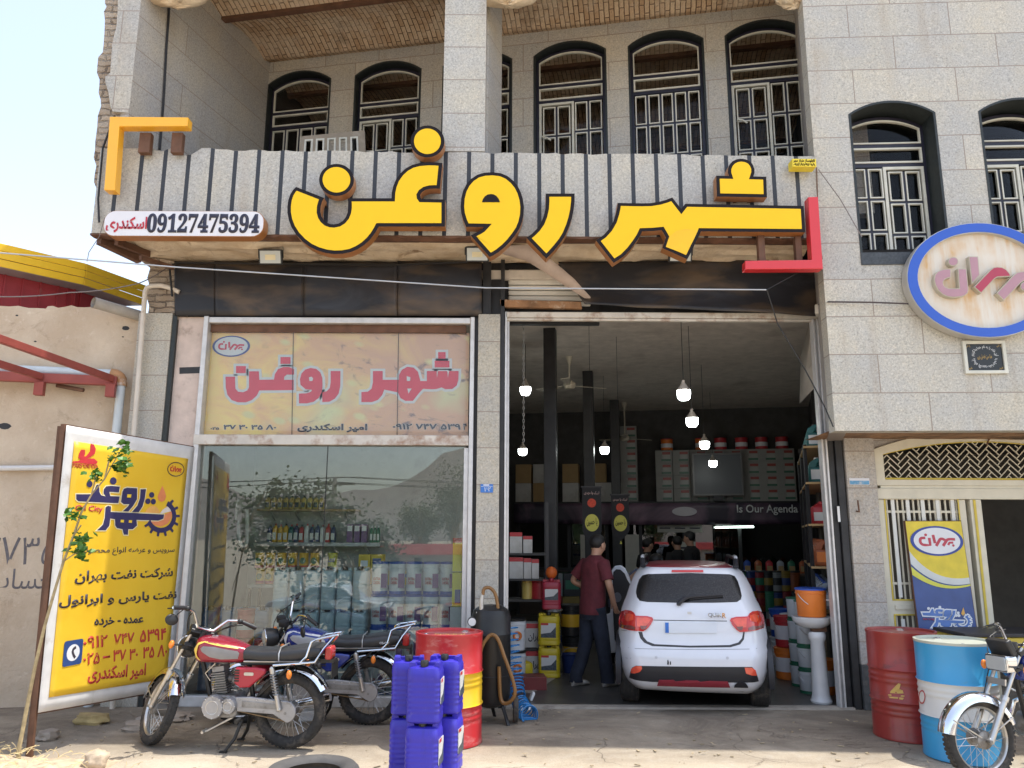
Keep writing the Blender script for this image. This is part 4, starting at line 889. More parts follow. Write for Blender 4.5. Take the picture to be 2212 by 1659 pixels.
for sx, sy in ((-1, 1), (1, 1), (-1, -1), (1, -1)): txt(fa('یا علی') if sy > 0 else fa('خیر'), NE, (cx + sx * .36 * w - .05 * w, cy + sy * .34 * h - .04 * h, cx + sx * .36 * w + .05 * w, cy + sy * .34 * h + .05 * h), .012, GOLD, t, bold=.015, depth=.001)
# small blue plate, iron peg
pp = FP(-.064); p, q = pp.px(1835, 1047), pp.px(1877, 1033); t = thing('street_plate', 'small faded blue street plate on the pillar beside the gate', 'plate', pp.w(*p))
g = MB(); g.prism(rect(p[0], p[1], q[0], q[1]), pp, 0, .006); g.build('plate', WHT, t, smooth=0); g = MB(); g.prism(rect(p[0] + .004, p[1] + .003, q[0] - .004, p[1] + .042), pp, .006, .008); g.build('blue_panel', M('faded_blue', (.12, .33, .55), .5, var=.2, dirt=(.5, .55, .6), ds=14, da=.4), t, smooth=0)
p = at(1850, 1100, -.06); g = MB(); g.tube([p + Vector((0, 0, -.02)), p + Vector((0, -.06, -.03)), p + Vector((-.01, -.07, .09))], .009, 6); tag(g.build('iron_peg', RUSTB), 'rusty bent iron peg stuck in the stone pillar by the gate', 'peg')
# siren box and its wire
p = at(1769, 666, -.3); t = thing('alarm_box', 'cream plastic alarm box on the corner under the red frame', 'alarm box', p)
g = MB(); pl = Pl(p, (.9, -.43, 0)); g.prism([(-.045, -.055), (.055, -.06), (.065, .055), (-.04, .05)], pl, -.14, 0); g.build('case', M('cream_plastic', (.62, .58, .5), .4, var=.06), t, bevel=.012)
# ------------------------------------------------------------------ left: mud wall, shed, pipes, awning frame
k4 = K(0, 900, 2.0738)
g = MB(); wy = .12; MW = R(13); pl = Pl((-4.06, wy, 0), (math.cos(MW), math.sin(MW), 0)); MWC = lambda c: Pl(pl.w(0, 0, c), pl.ex); topz = [pl.px(*k4(x, y)) for x, y in ((-500, 640), (-300, 652), (0, 655), (150, 665), (235, 675), (380, 682), (395, 668), (440, 658), (480, 672), (545, 668), (590, 660), (640, 668), (700, 668), (780, 668), (900, 676), (1140, 735))]
x = -10; pre = []
while x < topz[0][0] - .1: pre.append((x, topz[0][1] + random.uniform(-.03, .03))); x += .3
poly = [(-10, -.05)] + pre + topz + [(0, topz[-1][1]), (0, -.05)]
tw = []                                                      # densify the top so it reads hand plastered
for p, q in zip(poly[1:-2], poly[2:-1]):
    n = max(1, int((q[0] - p[0]) / .06)); tw += [(p[0] + (q[0] - p[0]) * i / n, p[1] + (q[1] - p[1]) * i / n + random.uniform(-.008, .008)) for i in range(n)]
g.prism([(-10, -.05)] + tw + [(0, topz[-1][1]), (0, -.05)], pl, -.35, 0)
mw = g.build('mud_wall', MUD, loc=(-6, -.5, 0), smooth=0); tag(mw, 'sand coloured mud plastered wall with painted scrawl left of the shop', 'wall')
SCR = M('faded_black_spray', (.13, .12, .13), .8, var=.25, vs=20)
kk = K(0, 1650, 1.1763); pl2 = pl
def scr(body, x0, y0, x1, y1):
    a, b = pl2.px(*kk(x0, y0)), pl2.px(*kk(x1, y1)); return txt(body, pl2, (a[0], b[1], b[0], a[1]), 0, SCR, mw, name='scrawl', bold=.0, depth=.002)
scr(fd('2735'), -60, 575, 255, 705); scr(fa('حساب'), -60, 725, 240, 845)
g = MB()
for x_, y_, r_ in ((1040, 845, .035), (140, 740, .012), (292, 955, .012), (40, 1655, .05), (1016, 917, .01)):
    c = pl.px(*k4(x_, y_)); g.prism([(c[0] + r_ * (1 + .3 * random.random()) * math.cos(t * .6), c[1] + r_ * .7 * math.sin(t * .6)) for t in range(10)], pl, 0, .002)
g.build('hole', DARKST, mw, smooth=0)
# shed roof behind the wall
sh = thing('red_shed', 'low shed behind the mud wall with red cladding and yellow metal fascia', 'shed', (-8, 2, 0))
RC = M('red_cladding', (.36, .035, .045), .5, .1, var=.15, vs=3, dirt=(.25, .12, .1), ds=3, da=.3)
ZT, ZB_ = 4.90, 4.625
YF = M('yellow_fascia_paint', (.92, .58, .03), .4, .1, var=.06, vs=3, dirt=(.5, .33, .12), ds=6, da=.2)
cT = atz(*k4(710, 310), ZT); lT = atz(*k4(-20, 136), ZT); rT = atz(*k4(1205, 492), ZT)
fdir = (lT - cT); lT = cT + fdir * 3
g = MB()
for p, q in ((lT, cT), (cT, rT)):
    d = (q - p).normalized(); nn = Vector((-d.y, d.x, 0)); nn = nn if nn.y < 0 else -nn
    if p is cT: nn = Vector((d.y, -d.x, 0)); nn = nn if nn.x > 0 else -nn
    pl_ = Pl(p, d); L_ = (q - p).length; h = (ZT - ZB_) / 3
    for j in range(3):
        z0 = ZB_ - ZT + j * h; s = nn * .02
        g.hexa([p + d * a + nn * c + Vector((0, 0, z)) for z, cc in ((z0 + .001, 0), (z0 + h - .004, .0)) for a, c in ((0, 0), (L_, 0), (L_, .014 + .006 * (j % 2)), (0, .014 + .006 * (j % 2)))])
g.build('fascia', YF, sh, smooth=0, bevel=.006)
g = MB()
for p, q in ((lT, cT), (cT, rT)):
    dd = (q - p).normalized(); nn = Vector((dd.y, -dd.x, 0)); nn = nn if nn.dot(CAM - p) > 0 else -nn
    p, q = p - nn * .26, q - nn * .26; L_ = (q - p).length; a = 0; p.z = q.z = 0
    while a < L_: g.hexa([p + dd * s_ - nn * c + Vector((0, 0, z)) for z in (2.9, ZB_ - .004) for s_, c in ((a, 0), (a + .165, 0), (a + .165, .03), (a, .03))]); g.hexa([p + dd * s_ - nn * c + Vector((0, 0, z)) for z in (2.9, ZB_ - .004) for s_, c in ((a + .165, -.02), (a + .185, -.02), (a + .185, .03), (a + .165, .03))]); a += .185
g.build('cladding', RC, sh, smooth=0)
g = MB(); back = Vector((0, 3, 0)); 
g.hexa([v + Vector((0, 0, z)) for z in (0, .02) for v in (Vector((lT.x, lT.y, ZB_ - .002)), Vector((cT.x, cT.y, ZB_ - .002)), Vector((rT.x, rT.y, ZB_ - .002)), Vector((lT.x, rT.y + .2, ZB_ - .002)))]); g.build('soffit', M('grey_metal_soffit', (.40, .38, .38), .5, .2, var=.1), sh, smooth=0)
g = MB(); g.hexa([v + Vector((0, 0, z)) for z in (ZT - .02, ZT + .012) for v in (Vector((lT.x, lT.y + .08, 0)), Vector((cT.x - .03, cT.y + .08, 0)), Vector((rT.x - .03, rT.y + .08, 0)), Vector((lT.x, rT.y + .4, 0)))]); g.build('roof', M('dark_roof_sheet', (.05, .05, .055), .5, .2), sh, smooth=0)
# pipes
GP_ = M('pale_blue_grey_pipe', (.55, .60, .62), .45, var=.08, dirt=(.45, .36, .26), ds=7, da=.25); WPI = M('cream_gas_pipe', (.62, .56, .48), .5, var=.1, dirt=(.4, .28, .18), ds=9, da=.25); ELB = M('rusty_elbow', (.42, .22, .10), .7, var=.3, dirt=(.6, .55, .5), ds=9, da=.4)
A = lambda x, y, d=-.0: at(*k4(x, y), d)
def AW(x, y, c): q = MWC(c); return q.w(*q.px(*k4(x, y)))
t = thing('water_pipe', 'thick pale grey pipe with rusty elbow running along the mud wall and down', 'pipe', Vector((AW(990, 1300, .1).x, AW(990, 1300, .1).y, 0)))
pe = AW(1003, 1300, .1); z1 = AW(500, 1205, .1).z; x0 = AW(928, 1210, .1); x0.z = z1; ff = x0 - pl.ex * 9
g = MB(); g.tube([ff, x0], .05, 12); g.tube([Vector((pe.x, pe.y, 0)), pe], .045, 12); g.build('tube', GP_, t)
g = MB(); e_ = pl.ex; L_ = (pe - x0).dot(e_); g.tube([x0 - e_ * .01] + [x0 + e_ * (L_ * math.sin(a)) - Vector((0, 0, (z1 - pe.z) * (1 - math.cos(a)))) for a in (.3, .6, .9, 1.2, 1.57)] + [pe - Vector((0, 0, .03))], .06, 12); g.build('elbow', ELB, t)
t = thing('gas_pipe', 'thin cream pipe bent over at the top beside the rubble column', 'pipe', (A(1150, 1659, -.1).x, -.12, 0))
p0, p1 = A(1200, 545, -.12), A(1112, 1659, -.12); dn = (p1 - p0).normalized(); pb = p0 + dn * (p0.z / -dn.z); g = MB()
g.tube([Vector((pb.x, -.12, 0)), p0 - Vector((0, 0, .06)), p0, A(1215, 512, -.12), A(1250, 497, -.12), A(1330, 493, -.1), A(1400, 512, -.08), A(1482, 548, -.06)], .026, 10); g.build('tube', WPI, t)
t = tag(None or (lambda g_: (g_.tube([A(770, 632, -.3), A(1160, 745, .1)], .06, 14, caps=False), g_.tube([A(1160, 745, .1), A(770, 632, -.3)], .053, 14, caps=False), g_.build('drain_spout', M('grey_drain', (.40, .37, .33), .6, var=.15, dirt=(.25, .2, .15), ds=5, da=.3)))[2])(MB()), 'short grey drain spout poking out above the mud wall', 'drain pipe')
q_ = MWC(.05); p = [q_.w(*q_.px(*kk(-60, 255))), q_.w(*q_.px(*kk(282, 250)))]; g = MB(); g.tube(p, .028, 8); tag(g.build('short_pipe', M('white_pipe', (.66, .64, .62), .45, var=.05)), 'thin white pipe low on the mud wall entering behind the banner', 'pipe')
RP = M('red_oxide_paint', (.30, .065, .05), .5, .1, var=.12, dirt=(.2, .1, .07), ds=5, da=.25)
aw = thing('awning_frame', 'red oxide steel awning frame without cover on the mud wall', 'awning', (-6, -.6, 3.2))
pe = AW(968, 1285, .16); g = MB(); q = pe - pl.ex * 9; q.z = pe.z; g.bar(q, pe, .07, .10); g.build('wall_beam', RP, aw, smooth=0, bevel=.006)
fr_pts = []
for (x0, y0, x1, y1) in ((925, 1262, 0, 935), (340, 1245, 0, 1142)):
    p = AW(x0, y0, .21); q = atz(*k4(x1, y1), p.z + .02); d = (q - p); q = p + d.normalized() * 2.6; fr_pts.append(q)
    g = MB(); g.bar(p, q, .045, .07); g.build('rafter', RP, aw, smooth=0, bevel=.005)
    g = MB(); g.obox(p + Vector((0, 0, -.13)), (.09, .08, .14), (0, 0, MW)); g.build('cleat', RP, aw, smooth=0, bevel=.004)
g = MB(); dd = (fr_pts[1] - fr_pts[0]).normalized(); g.bar(fr_pts[0] - dd * .1, fr_pts[1] + dd * 5, .08, .1); g.build('front_beam', RP, aw, smooth=0)
g = MB(); g.tube([AW(470, 1318, .08), AW(690, 1358, .14)], .022, 8); tag(g.build('bolt_latch', RUSTB), 'rusty bolt sticking out under the red awning beam', 'bolt')
# rusty beam ends under the balcony corner
bb = thing('loose_beams', 'rusty angle irons hanging loose under the balcony corner', 'beam', at(260, 530, -.4)); 
for a_, b_, w in (((820, 110), (1155, 270), .07), ((960, 130), (1230, 235), .045), ((1160, 262), (1430, 345), .03)):
    g = MB(); g.bar(at(*k4(*a_), -.72), at(*k4(*b_), -.3), w, w * 1.5); g.build('angle_iron', RUSTB, bb, smooth=0)

# ------------------------------------------------------------------ yellow advertising banner on its frame
kb = K(0, 1650, 1.1763); kz = K(200, 1700, 2.7655)
TL, BL_, TRu, BRu = at(*kb(312, 52), -1.86), at(*kb(178, 1400), -1.88), kb(912, 155), kb(800, 1290)
d = ray(*TRu); TR = CAM + d * ((TL.z - CAM.z) / d.z)
ex = (TR - TL).normalized(); ezv = ((TL - BL_) - ex * (TL - BL_).dot(ex)).normalized(); YB = Pl(BL_, ex, ezv); WB, HB = (TR - TL).length, (TL - BL_).length
bn = thing('street_banner', 'tall yellow advertising banner on a rusty frame with the oil shop phone numbers', 'banner', Vector((BL_.x, BL_.y, 0)))
def m_bannercloth():
    t = NT('yellow_banner_vinyl'); t.set(.45, 0, .4); c = t.mix((.78, .47, .025), (.86, .57, .045), t.ramp(t.noise(1.3, 4), [(.3, 0.), (.7, 1.)]))
    t.col(t.mix(c, (.6, .45, .15), t.ramp(t.noise(6, 7, .75), [(.64, 0.), (.8, .5)]))); t.bump(t.noise(2.6, 3, .5), .35, .05); return t.m
S_, O_ = TL - BL_, YB
q0_ = YB.px(*kb(178, 1400)); 
c00, c10, c01, c11 = (0, 0), YB.px(*BRu), (YB.px(*kb(312, 52))), YB.px(*TRu)
def bil(s, t): return (c00[0] * (1 - s) * (1 - t) + c10[0] * s * (1 - t) + c01[0] * (1 - s) * t + c11[0] * s * t, c00[1] * (1 - s) * (1 - t) + c10[1] * s * (1 - t) + c01[1] * (1 - s) * t + c11[1] * s * t)
def cloth(s0, s1, t0, t1, c, name, mat, n=20, m=34):
    g = MB(); rs = []
    for i in range(n + 1):
        row = []
        for j in range(m + 1):
            a, b = bil(s0 + (s1 - s0) * i / n, t0 + (t1 - t0) * j / m); row.append(YB.w(a, b, c + .002 * mnoise.noise(Vector((a * 2.2, b * 1.4, 1)))))
        rs.append(row)
    g.rings(rs, close=False, cap0=False, cap1=False); return g.build(name, mat, bn, smooth=60, solid=.002)
cloth(0, 1, 0, 1, 0, 'border', M('white_banner_edge', (.66, .65, .63), .5, var=.08, dirt=(.4, .34, .27), ds=4, da=.35))
cloth(.055, .945, .045, .945, .006, 'sheet', m_bannercloth())
INKB = M('banner_indigo_ink', (.032, .027, .10), .5, var=.06); REDB = M('banner_red_ink', (.55, .05, .04), .5, var=.06); BLKB = M('banner_black_ink', (.045, .035, .05), .5, var=.06); OUTB = M('banner_pale_edge', (.80, .72, .45), .5, var=.04)
def bb_(k, x0, y0, x1, y1, y0r=None, y1r=None):
    return bx(YB, k, x0, y0, x1, y1)
CB = .0095
def btxt(s, x0, y0, x1, y1, dy, mat, bold=.02):             # rectangles given at the left edge, dropping or rising by dy over their width
    a, b = YB.px(*kb(x0, y0)); a2, b2 = YB.px(*kb(x1, y1)); pr_ = YB.px(*kb(x1, y0 + dy)); sl = (pr_[1] - b) / (pr_[0] - a)
    b2 = YB.px(*kb(x0, y1))[1]
    txt(s, YB, (a, b2, a2, b), CB, mat, bn, bold=bold, depth=.001, warp=lambda p, q: (p, q + (p - a) * sl))
btxt(fa('سرویس و عرضه انواع محصولات'), 345, 622, 812, 665, 0, BLKB, .012)
btxt(fa('شرکت نفت بهران'), 350, 735, 803, 800, -18, BLKB, .03)
btxt(fa('نفت پارس و ایرانول'), 275, 850, 820, 915, -25, BLKB, .03)
btxt(fa('عمده - خرده'), 440, 955, 665, 1003, -10, BLKB, .03)
btxt(fd('0912'), 388, 1042, 495, 1100, -8, REDB, .02); btxt(fd('747'), 530, 1030, 622, 1082, -8, REDB, .02); btxt(fd('5394'), 655, 1012, 772, 1070, -10, REDB, .02)
btxt(fd('025'), 388, 1120, 460, 1175, -4, REDB, .02); btxt('-', 478, 1135, 510, 1145, -4, REDB, .02); btxt(fd('37 30'), 528, 1105, 640, 1160, -8, REDB, .02); btxt(fd('35 80'), 668, 1088, 778, 1145, -8, REDB, .02)
btxt(fa('امیر اسکندری'), 412, 1185, 675, 1265, -18, REDB, .03)
btxt('Oil City', 350, 425, 476, 462, 6, M('banner_crimson', (.48, .03, .06), .5), .018)
btxt('PARS OIL CO', 336, 232, 452, 252, 4, REDB, .02)
mats = {}
for pts in ([(275, 745), (455, 745), (500, 640), (528, 640), (530, 720), (548, 755), (600, 770), (575, 735), (580, 690), (605, 658), (660, 652), (755, 662), (745, 725), (640, 718), (650, 765), (755, 770), (740, 842), (690, 842), (300, 822), (275, 800)],
            [(785, 720), (800, 685), (840, 672), (948, 680), (945, 800), (905, 870), (850, 935), (790, 932), (845, 880), (862, 855), (800, 855), (768, 830)], [(985, 690), (1045, 688), (1030, 800), (1005, 880), (965, 942), (890, 940), (950, 870), (978, 790)],
            [(598, 890), (625, 872), (658, 880), (655, 940), (1245, 968), (1235, 1015), (1180, 1035), (940, 1028), (945, 1090), (900, 1130), (848, 1130), (845, 1192), (800, 1190), (785, 1130), (725, 1118), (706, 1090), (702, 1020), (650, 1012), (640, 1090), (600, 1142), (505, 1142), (570, 1080), (590, 1000)]):
    cut(kz, YB, pts, CB, OUTB, bn, d=.0008, ins=-.009); cut(kz, YB, pts, CB + .001, INKB, bn, d=.001)
for cx_, cy_, r_ in ((422, 632, 33), (684, 598, 36), (1108, 752, 28), (1066, 822, 28), (1126, 826, 28)): cut(kz, YB, ovalpx(kz, cx_, cy_, r_, r_ * 1.12, 20), CB + .001, INKB, bn, d=.001)
for q in ([(838, 745), (882, 748), (875, 782), (832, 780)], [(765, 1025), (800, 1028), (798, 1056), (762, 1054)], [(855, 1030), (890, 1032), (886, 1060), (852, 1058)]): cut(kz, YB, q, CB + .003, M('yellow_banner_flat', (.85, .6, .04), .5, var=0), bn, d=.0006)
for q, m in (([(1030, 955), (1060, 905), (1100, 875), (1140, 872), (1175, 900), (1205, 950)], M('peach_hill', (.85, .45, .12), .5)), ([(1195, 962), (1230, 915), (1280, 882), (1325, 880), (1335, 930)], M('pale_wave', (.80, .72, .66), .5)), ([(1250, 968), (1335, 930), (1325, 1010), (1285, 1070), (1215, 1100), (1140, 1085), (1095, 1040), (1235, 1030)], M('orange_wave', (.82, .28, .12), .5)), ([(1228, 650), (1255, 720), (1268, 770), (1250, 815), (1220, 830), (1185, 810), (1175, 770), (1205, 700)], M('oil_drop', (.75, .25, .1), .5))): cut(kz, YB, q, CB, m, bn, d=.0006)
gear = []; gc = (1210, 985)                                  # three quarters of a gear wheel
N = 9
for i in range(N):
    t0 = R(-62) + R(225) * i / N
    for dt, rr in ((0, 168), (.30, 168), (.34, 205), (.60, 208), (.66, 168)):
        tt = t0 + R(225) / N * dt; gear.append((gc[0] + rr * math.cos(tt), gc[1] + rr * 1.1 * math.sin(tt)))
gear += [(gc[0] + 124 * math.cos(t), gc[1] + 124 * 1.05 * math.sin(t)) for t in [R(163) - R(225) * i / 16 for i in range(17)]]
cut(kz, YB, gear, CB + .0015, INKB, bn, d=.001)
RD2 = M('banner_bright_red', (.60, .04, .05), .5)
for q in ([(232, 400), (240, 382), (300, 378), (330, 362), (298, 345), (305, 300), (330, 255), (370, 255), (372, 300), (360, 330), (385, 325), (430, 270), (436, 188), (470, 200), (490, 245), (478, 300), (430, 335), (395, 352), (470, 352), (510, 385), (500, 410), (440, 415), (380, 408), (300, 400)], [(236, 405), (512, 432), (512, 437), (236, 410)]): cut(kz, YB, q, CB, RD2, bn)
flush(bn)
g = MB(); c_ = ovalpx(kz, 1375, 470, 93, 80, 30); P1 = [YB.px(*kz(*p)) for p in c_]; g.frame(YB, P1, offset(P1, .008), CB, CB + .002); g.build('logo_ring', BLKB, bn, smooth=0)
xs_ = [p[0] for p in P1]; ys_ = [p[1] for p in P1]; X = lambda x: min(xs_) + x * (max(xs_) - min(xs_)); Y = lambda y: min(ys_) + y * (max(ys_) - min(ys_)); g = MB()
for pts in LOGO: g.prism([(X(x), Y(y)) for x, y in pts], YB, CB, CB + .002)
g.build('lettering', REDB, bn, smooth=0)
q = bx(YB, kb, 298, 1066, 376, 1168); g = MB(); g.prism(rrect(q[0], q[1], q[2], q[3], .02), YB, CB, CB + .002); ph = g.build('phone_badge', M('badge_blue', (.03, .07, .22), .5), bn, smooth=0)
w_, h_ = q[2] - q[0], q[3] - q[1]; g = MB(); g.prism(oval(q[0] + w_ / 2, q[1] + h_ / 2, w_ * .34, h_ * .33), YB, CB + .002, CB + .003); g.build('badge_disc', WHTL, ph, smooth=0)
g = MB(); g.prism([(q[0] + w_ * x, q[1] + h_ * y) for x, y in stroke(qd((.62, .70), (.30, .62), (.62, .28)), .055, 1)], YB, CB + .003, CB + .004); g.build('handset', BLKB, ph, smooth=0)
g = MB()
for s in (.0, 1.0):
    a, b = bil(s, 0); a2, b2 = bil(s, 1); p, q_ = YB.w(a, b, -.03), YB.w(a2, b2, -.03); dd = (p - q_).normalized(); foot = p + dd * (p.z / -dd.z); g.bar(foot, q_ - dd * .01, .03)
    if s == 0: p2 = p + Vector((-.05, .05, 0)); q2 = q_ + Vector((-.06, .05, 0)); d2 = (p2 - q2).normalized(); g.bar(p2 + d2 * (p2.z / -d2.z), q2, .025)
for t in (0, .5, 1): g.bar(YB.w(*bil(-.0, t), -.03), YB.w(*bil(1.0, t), -.03), .025)
g.build('frame', RUSTB, bn, smooth=0)
# sapling
LEAF = M('mulberry_leaf', (.065, .17, .02), .5, var=.45, vs=14); BARK = M('sapling_bark', (.36, .28, .15), .8, var=.3, vs=20)
t = thing('sapling', 'thin bare sapling with a few leaf clusters leaning in front of the yellow banner', 'tree', atz(40, 1655, 0))
st = [(84, 1700), (90, 1560), (105, 1490), (135, 1330), (165, 1180), (208, 1000), (250, 850), (298, 690), (345, 570), (382, 460), (430, 375), (490, 305), (522, 245), (548, 200), (580, 150)]
SP = [at(*kb(x, y), -2.12 + .015 * i) for i, (x, y) in enumerate(st)]; g = MB(); g.tube(SP, [.017 - .0010 * i for i in range(len(st))], 7)
for a_, b_ in (((208, 1000), (245, 870)), ((430, 375), (450, 290)), ((345, 570), (380, 520)), ((490, 305), (510, 220)), ((298, 690), (370, 640))): g.tube([at(*kb(*a_), -2.0), at(*kb(*b_), -2.02)], .006, 5)
g.build('trunk', BARK, t); g = MB(); rnd = random.Random(3)
def leaf(g, c, l, w, dirv, nrm):
    dirv = dirv.normalized(); s = dirv.cross(nrm).normalized(); n2 = s.cross(dirv)
    P_ = [c, c + dirv * l * .3 + s * w, c + dirv * l * .7 + s * w * .8 + n2 * .01, c + dirv * l, c + dirv * l * .7 - s * w * .8 + n2 * .01, c + dirv * l * .3 - s * w]
    m = c + dirv * l * .5 - n2 * l * .12; V = [g.v(p) for p in P_]; M_ = g.v(m)
    for i in range(6): g.f([V[i], V[(i + 1) % 6], M_])
for x, y, r_, n in ((590, 155, 30, 16), (575, 225, 42, 22), (512, 208, 18, 9), (540, 188, 14, 6), (450, 268, 26, 13), (460, 310, 18, 9), (348, 470, 32, 17), (365, 560, 15, 6), (385, 590, 32, 15), (372, 645, 36, 18), (580, 270, 20, 8)):
    c = at(*kb(x, y), -2.0); rr = r_ * 1.05 / 1.1763 / 1.8445 * 6.4 / FPX
    for i in range(n):
        o_ = Vector((rnd.gauss(0, .5), rnd.gauss(0, .5), rnd.gauss(0, .45))) * rr; leaf(g, c + o_, rr * rnd.uniform(.8, 1.3), rr * rnd.uniform(.35, .55), Vector((rnd.gauss(0, 1), rnd.gauss(0, 1), rnd.gauss(-.4, .5))), Vector((rnd.gauss(0, .5), -.5, 1)).normalized())
g.build('foliage', LEAF, t, smooth=0)
# stones, brick, straw
STONE = M('sandy_stone', (.50, .40, .29), .95, var=.25, vs=9, bump=.6, bs=20); SLAB = M('grey_slab', (.33, .28, .23), .95, var=.2, bump=.6, bs=30)
def rock(u, v, rx, ry, rz, mat, label, name='stone', z=0, seed=0):
    p = atz(u, v, z); g = MB(); g.ell((0, 0, 0), (1, 1, 1), 22, 14)
    for w in g.bm.verts:
        q = w.co.normalized(); m = max(abs(q.x), abs(q.y), abs(q.z)); q = q * (.55 + .45 / m * .75); q *= 1 + .28 * mnoise.fractal(q * 1.6 + Vector((seed, 0, 0)), 1, 2, 4); w.co = Vector((q.x * rx, q.y * ry, q.z * rz)) + p + Vector((0, ry * .6, rz * .6))
    return tag(g.build(name, mat, smooth=40), label, 'stone')
rock(196, 1662, .085, .09, .075, STONE, 'rounded sandy stone on the dirt at the lower left corner', seed=1)
rock(190, 1566, .17, .10, .06, M('mossy_yellow_stone', (.42, .32, .15), .95, var=.3, bump=.6), 'flat yellowish stone lying under the yellow banner', seed=2)
rock(300, 1580, .20, .13, .045, SLAB, 'broken grey slab behind the red motorcycle front wheel', 'slab', seed=3); rock(95, 1600, .08, .1, .05, SLAB, 'small grey lump between the banner feet', seed=7)
rock(350, 1560, .25, .12, .05, SLAB, 'long broken slab at the foot of the display window', 'slab', seed=5)
g = MB(); rs = []                                            # heap of loose earth at the left edge
for i in range(41):
    row = []
    for j in range(25):
        x, y = -5.4 + i * .07, -3.0 + j * .062; h = .13 * max(0, 1 - ((x + 3.95) / 1.0) ** 2 * (1 if x > -3.95 else .1)) * max(0, 1 - ((y + 2.35) / .55) ** 2); row.append((x, y, -.015 + h + (.03 * mnoise.fractal(Vector((x * 6, y * 6, 0)), 1, 2, 4) if h > 0.003 else 0)))
    rs.append(row)
g.rings(rs, close=False, cap0=False, cap1=False); tag(g.build('soil_heap', M('loose_earth', (.47, .37, .26), .98, var=.25, vs=12, bump=.7, bs=40), loc=(-4, -2.4, 0)), 'low heap of loose earth by the sapling', 'earth', kind='structure')
g = MB()
for i in range(230):
    x, y = random.gauss(-3.85, .42), random.gauss(-2.3, .22); a = random.uniform(0, 2 * PI); l = random.uniform(.04, .12); h = .13 * max(0, 1 - ((x + 3.95) / 1.0) ** 2) * max(0, 1 - ((y + 2.35) / .55) ** 2) + random.uniform(.0, .035)
    p = Vector((x, y, h)); q = p + Vector((math.cos(a) * l, math.sin(a) * l, random.uniform(-.01, .05))); g.tube([p, (p + q) / 2 + Vector((0, 0, .012)), q], .0022, 3)
tag(g.build('straw', M('dry_straw', (.62, .48, .24), .8, var=.3), loc=(-3.8, -2.3, 0), smooth=0), 'dry straw scattered on the earth by the sapling', 'straw', kind='stuff')
g = MB(); rnd = random.Random(11)
for i in range(330):                                         # leaves, chips and crumbs on the apron
    x, y = rnd.uniform(-4.2, 5), rnd.uniform(-2.6, -.12); s = rnd.uniform(.005, .018); a = rnd.uniform(0, PI)
    g.obox((x, y, s * .12), (s * rnd.uniform(1, 3), s, s * rnd.uniform(.15, .6)), (0, rnd.uniform(-.2, .2), a))
for i in range(34):
    c_ = Vector((rnd.uniform(-2.2, 5), rnd.uniform(-2.5, -.2), .012)); a = rnd.uniform(0, 6.28); l_ = rnd.uniform(.04, .11); d_ = Vector((math.cos(a), math.sin(a), .05)); s_ = Vector((-d_.y, d_.x, .25)) * l_ * rnd.uniform(.08, .25); P_ = [c_, c_ + d_ * l_ * .4 + s_, c_ + d_ * l_ + Vector((0, 0, .01)), c_ + d_ * l_ * .45 - s_ * .6]; g.f([g.v(q) for q in P_])
tag(g.build('litter', M('dry_litter', (.36, .29, .19), .9, var=.5, vs=3), loc=(0, -1, 0), smooth=0), 'crumbs dry leaves and chips strewn over the apron', 'litter', kind='stuff')
for u, v, l, lab in ((1020, 1622, .2, 'black cable tie on the sunlit apron'),): pass

# ------------------------------------------------------------------ cables
def cable(pts, r, label, mat=CABLE, name='cable', sag=0):
    P_ = [Vector(p) for p in pts]; out = []
    for p, q in zip(P_, P_[1:]):
        n = 10
        for i in range(n): t = i / n; w = p.lerp(q, t); w.z -= sag * 4 * t * (1 - t); out.append(w)
    out.append(P_[-1]); g = MB(); g.tube(out, r, 6); return tag(g.build(name, mat), label, 'cable')
STEELC = M('steel_cable', (.50, .50, .5), .4, .5, var=.1)
cable([at(-40, 543, -1.2), at(380, 577, -.95), at(1050, 622, -.9), at(1655, 626, -.9)], .0075, 'long pale cable strung across the front below the big letters', STEELC, 'power_cable')
cable([at(1656, 626, -.9), at(1722, 590, -.86)], .005, 'short tie wire from the cable end up to the red frame', CABLE)
cable([at(1657, 628, -.9), at(1680, 700, -.8), at(1740, 800, -.75), at(1782, 880, -.78), at(1800, 922, -.8)], .0065, 'dark slack cable from the knot down to the corner of the granite house', CABLE)
cable([at(-30, 640, -1.0), at(150, 632, -.8), at(300, 612, -.5), at(372, 570, -.1)], .006, 'grey wire sagging in front of the red shed', M('grey_wire', (.2, .17, .16), .6), sag=.02)
cable([at(1768, 658, -.42), at(1790, 652, -.83), at(1880, 653, -.87), at(1962, 656, -.93)], .008, 'dark cable along the granite wall from the alarm box to the oval sign', M('brown_cable', (.06, .045, .045), .6))
cable([at(372, 640, -.1), at(366, 575, -.1), at(385, 567, -.1), at(600, 570, -.1), at(860, 572, -.1), at(1010, 566, -.12)], .012, 'black conduit along the top of the black sheets', CABLE, 'conduit')
cable([at(1764, 362, -.83), at(1768, 500, -.83), at(1776, 560, -.83)], .006, 'rusty wire down the joint beside the parapet end', RUSTB)
cable([at(1768, 366, -.9), at(1815, 430, -.86), at(1862, 512, -.86)], .005, 'thin grey wire slanting across the granite beside the window', M('grey_wire', (.2, .17, .16), .6))
cable([at(248, 250, -.85), at(222, 320, -.83), at(212, 430, -.83), at(214, 480, -.83)], .011, 'bundle of black wires down the ragged building corner', CABLE)
cable([at(226, 470, -.85), at(215, 510, -.85), at(192, 545, -.85), at(188, 565, -.86)], .004, 'loose grey wire end hanging from the balcony corner', M('grey_wire', (.2, .17, .16), .6))
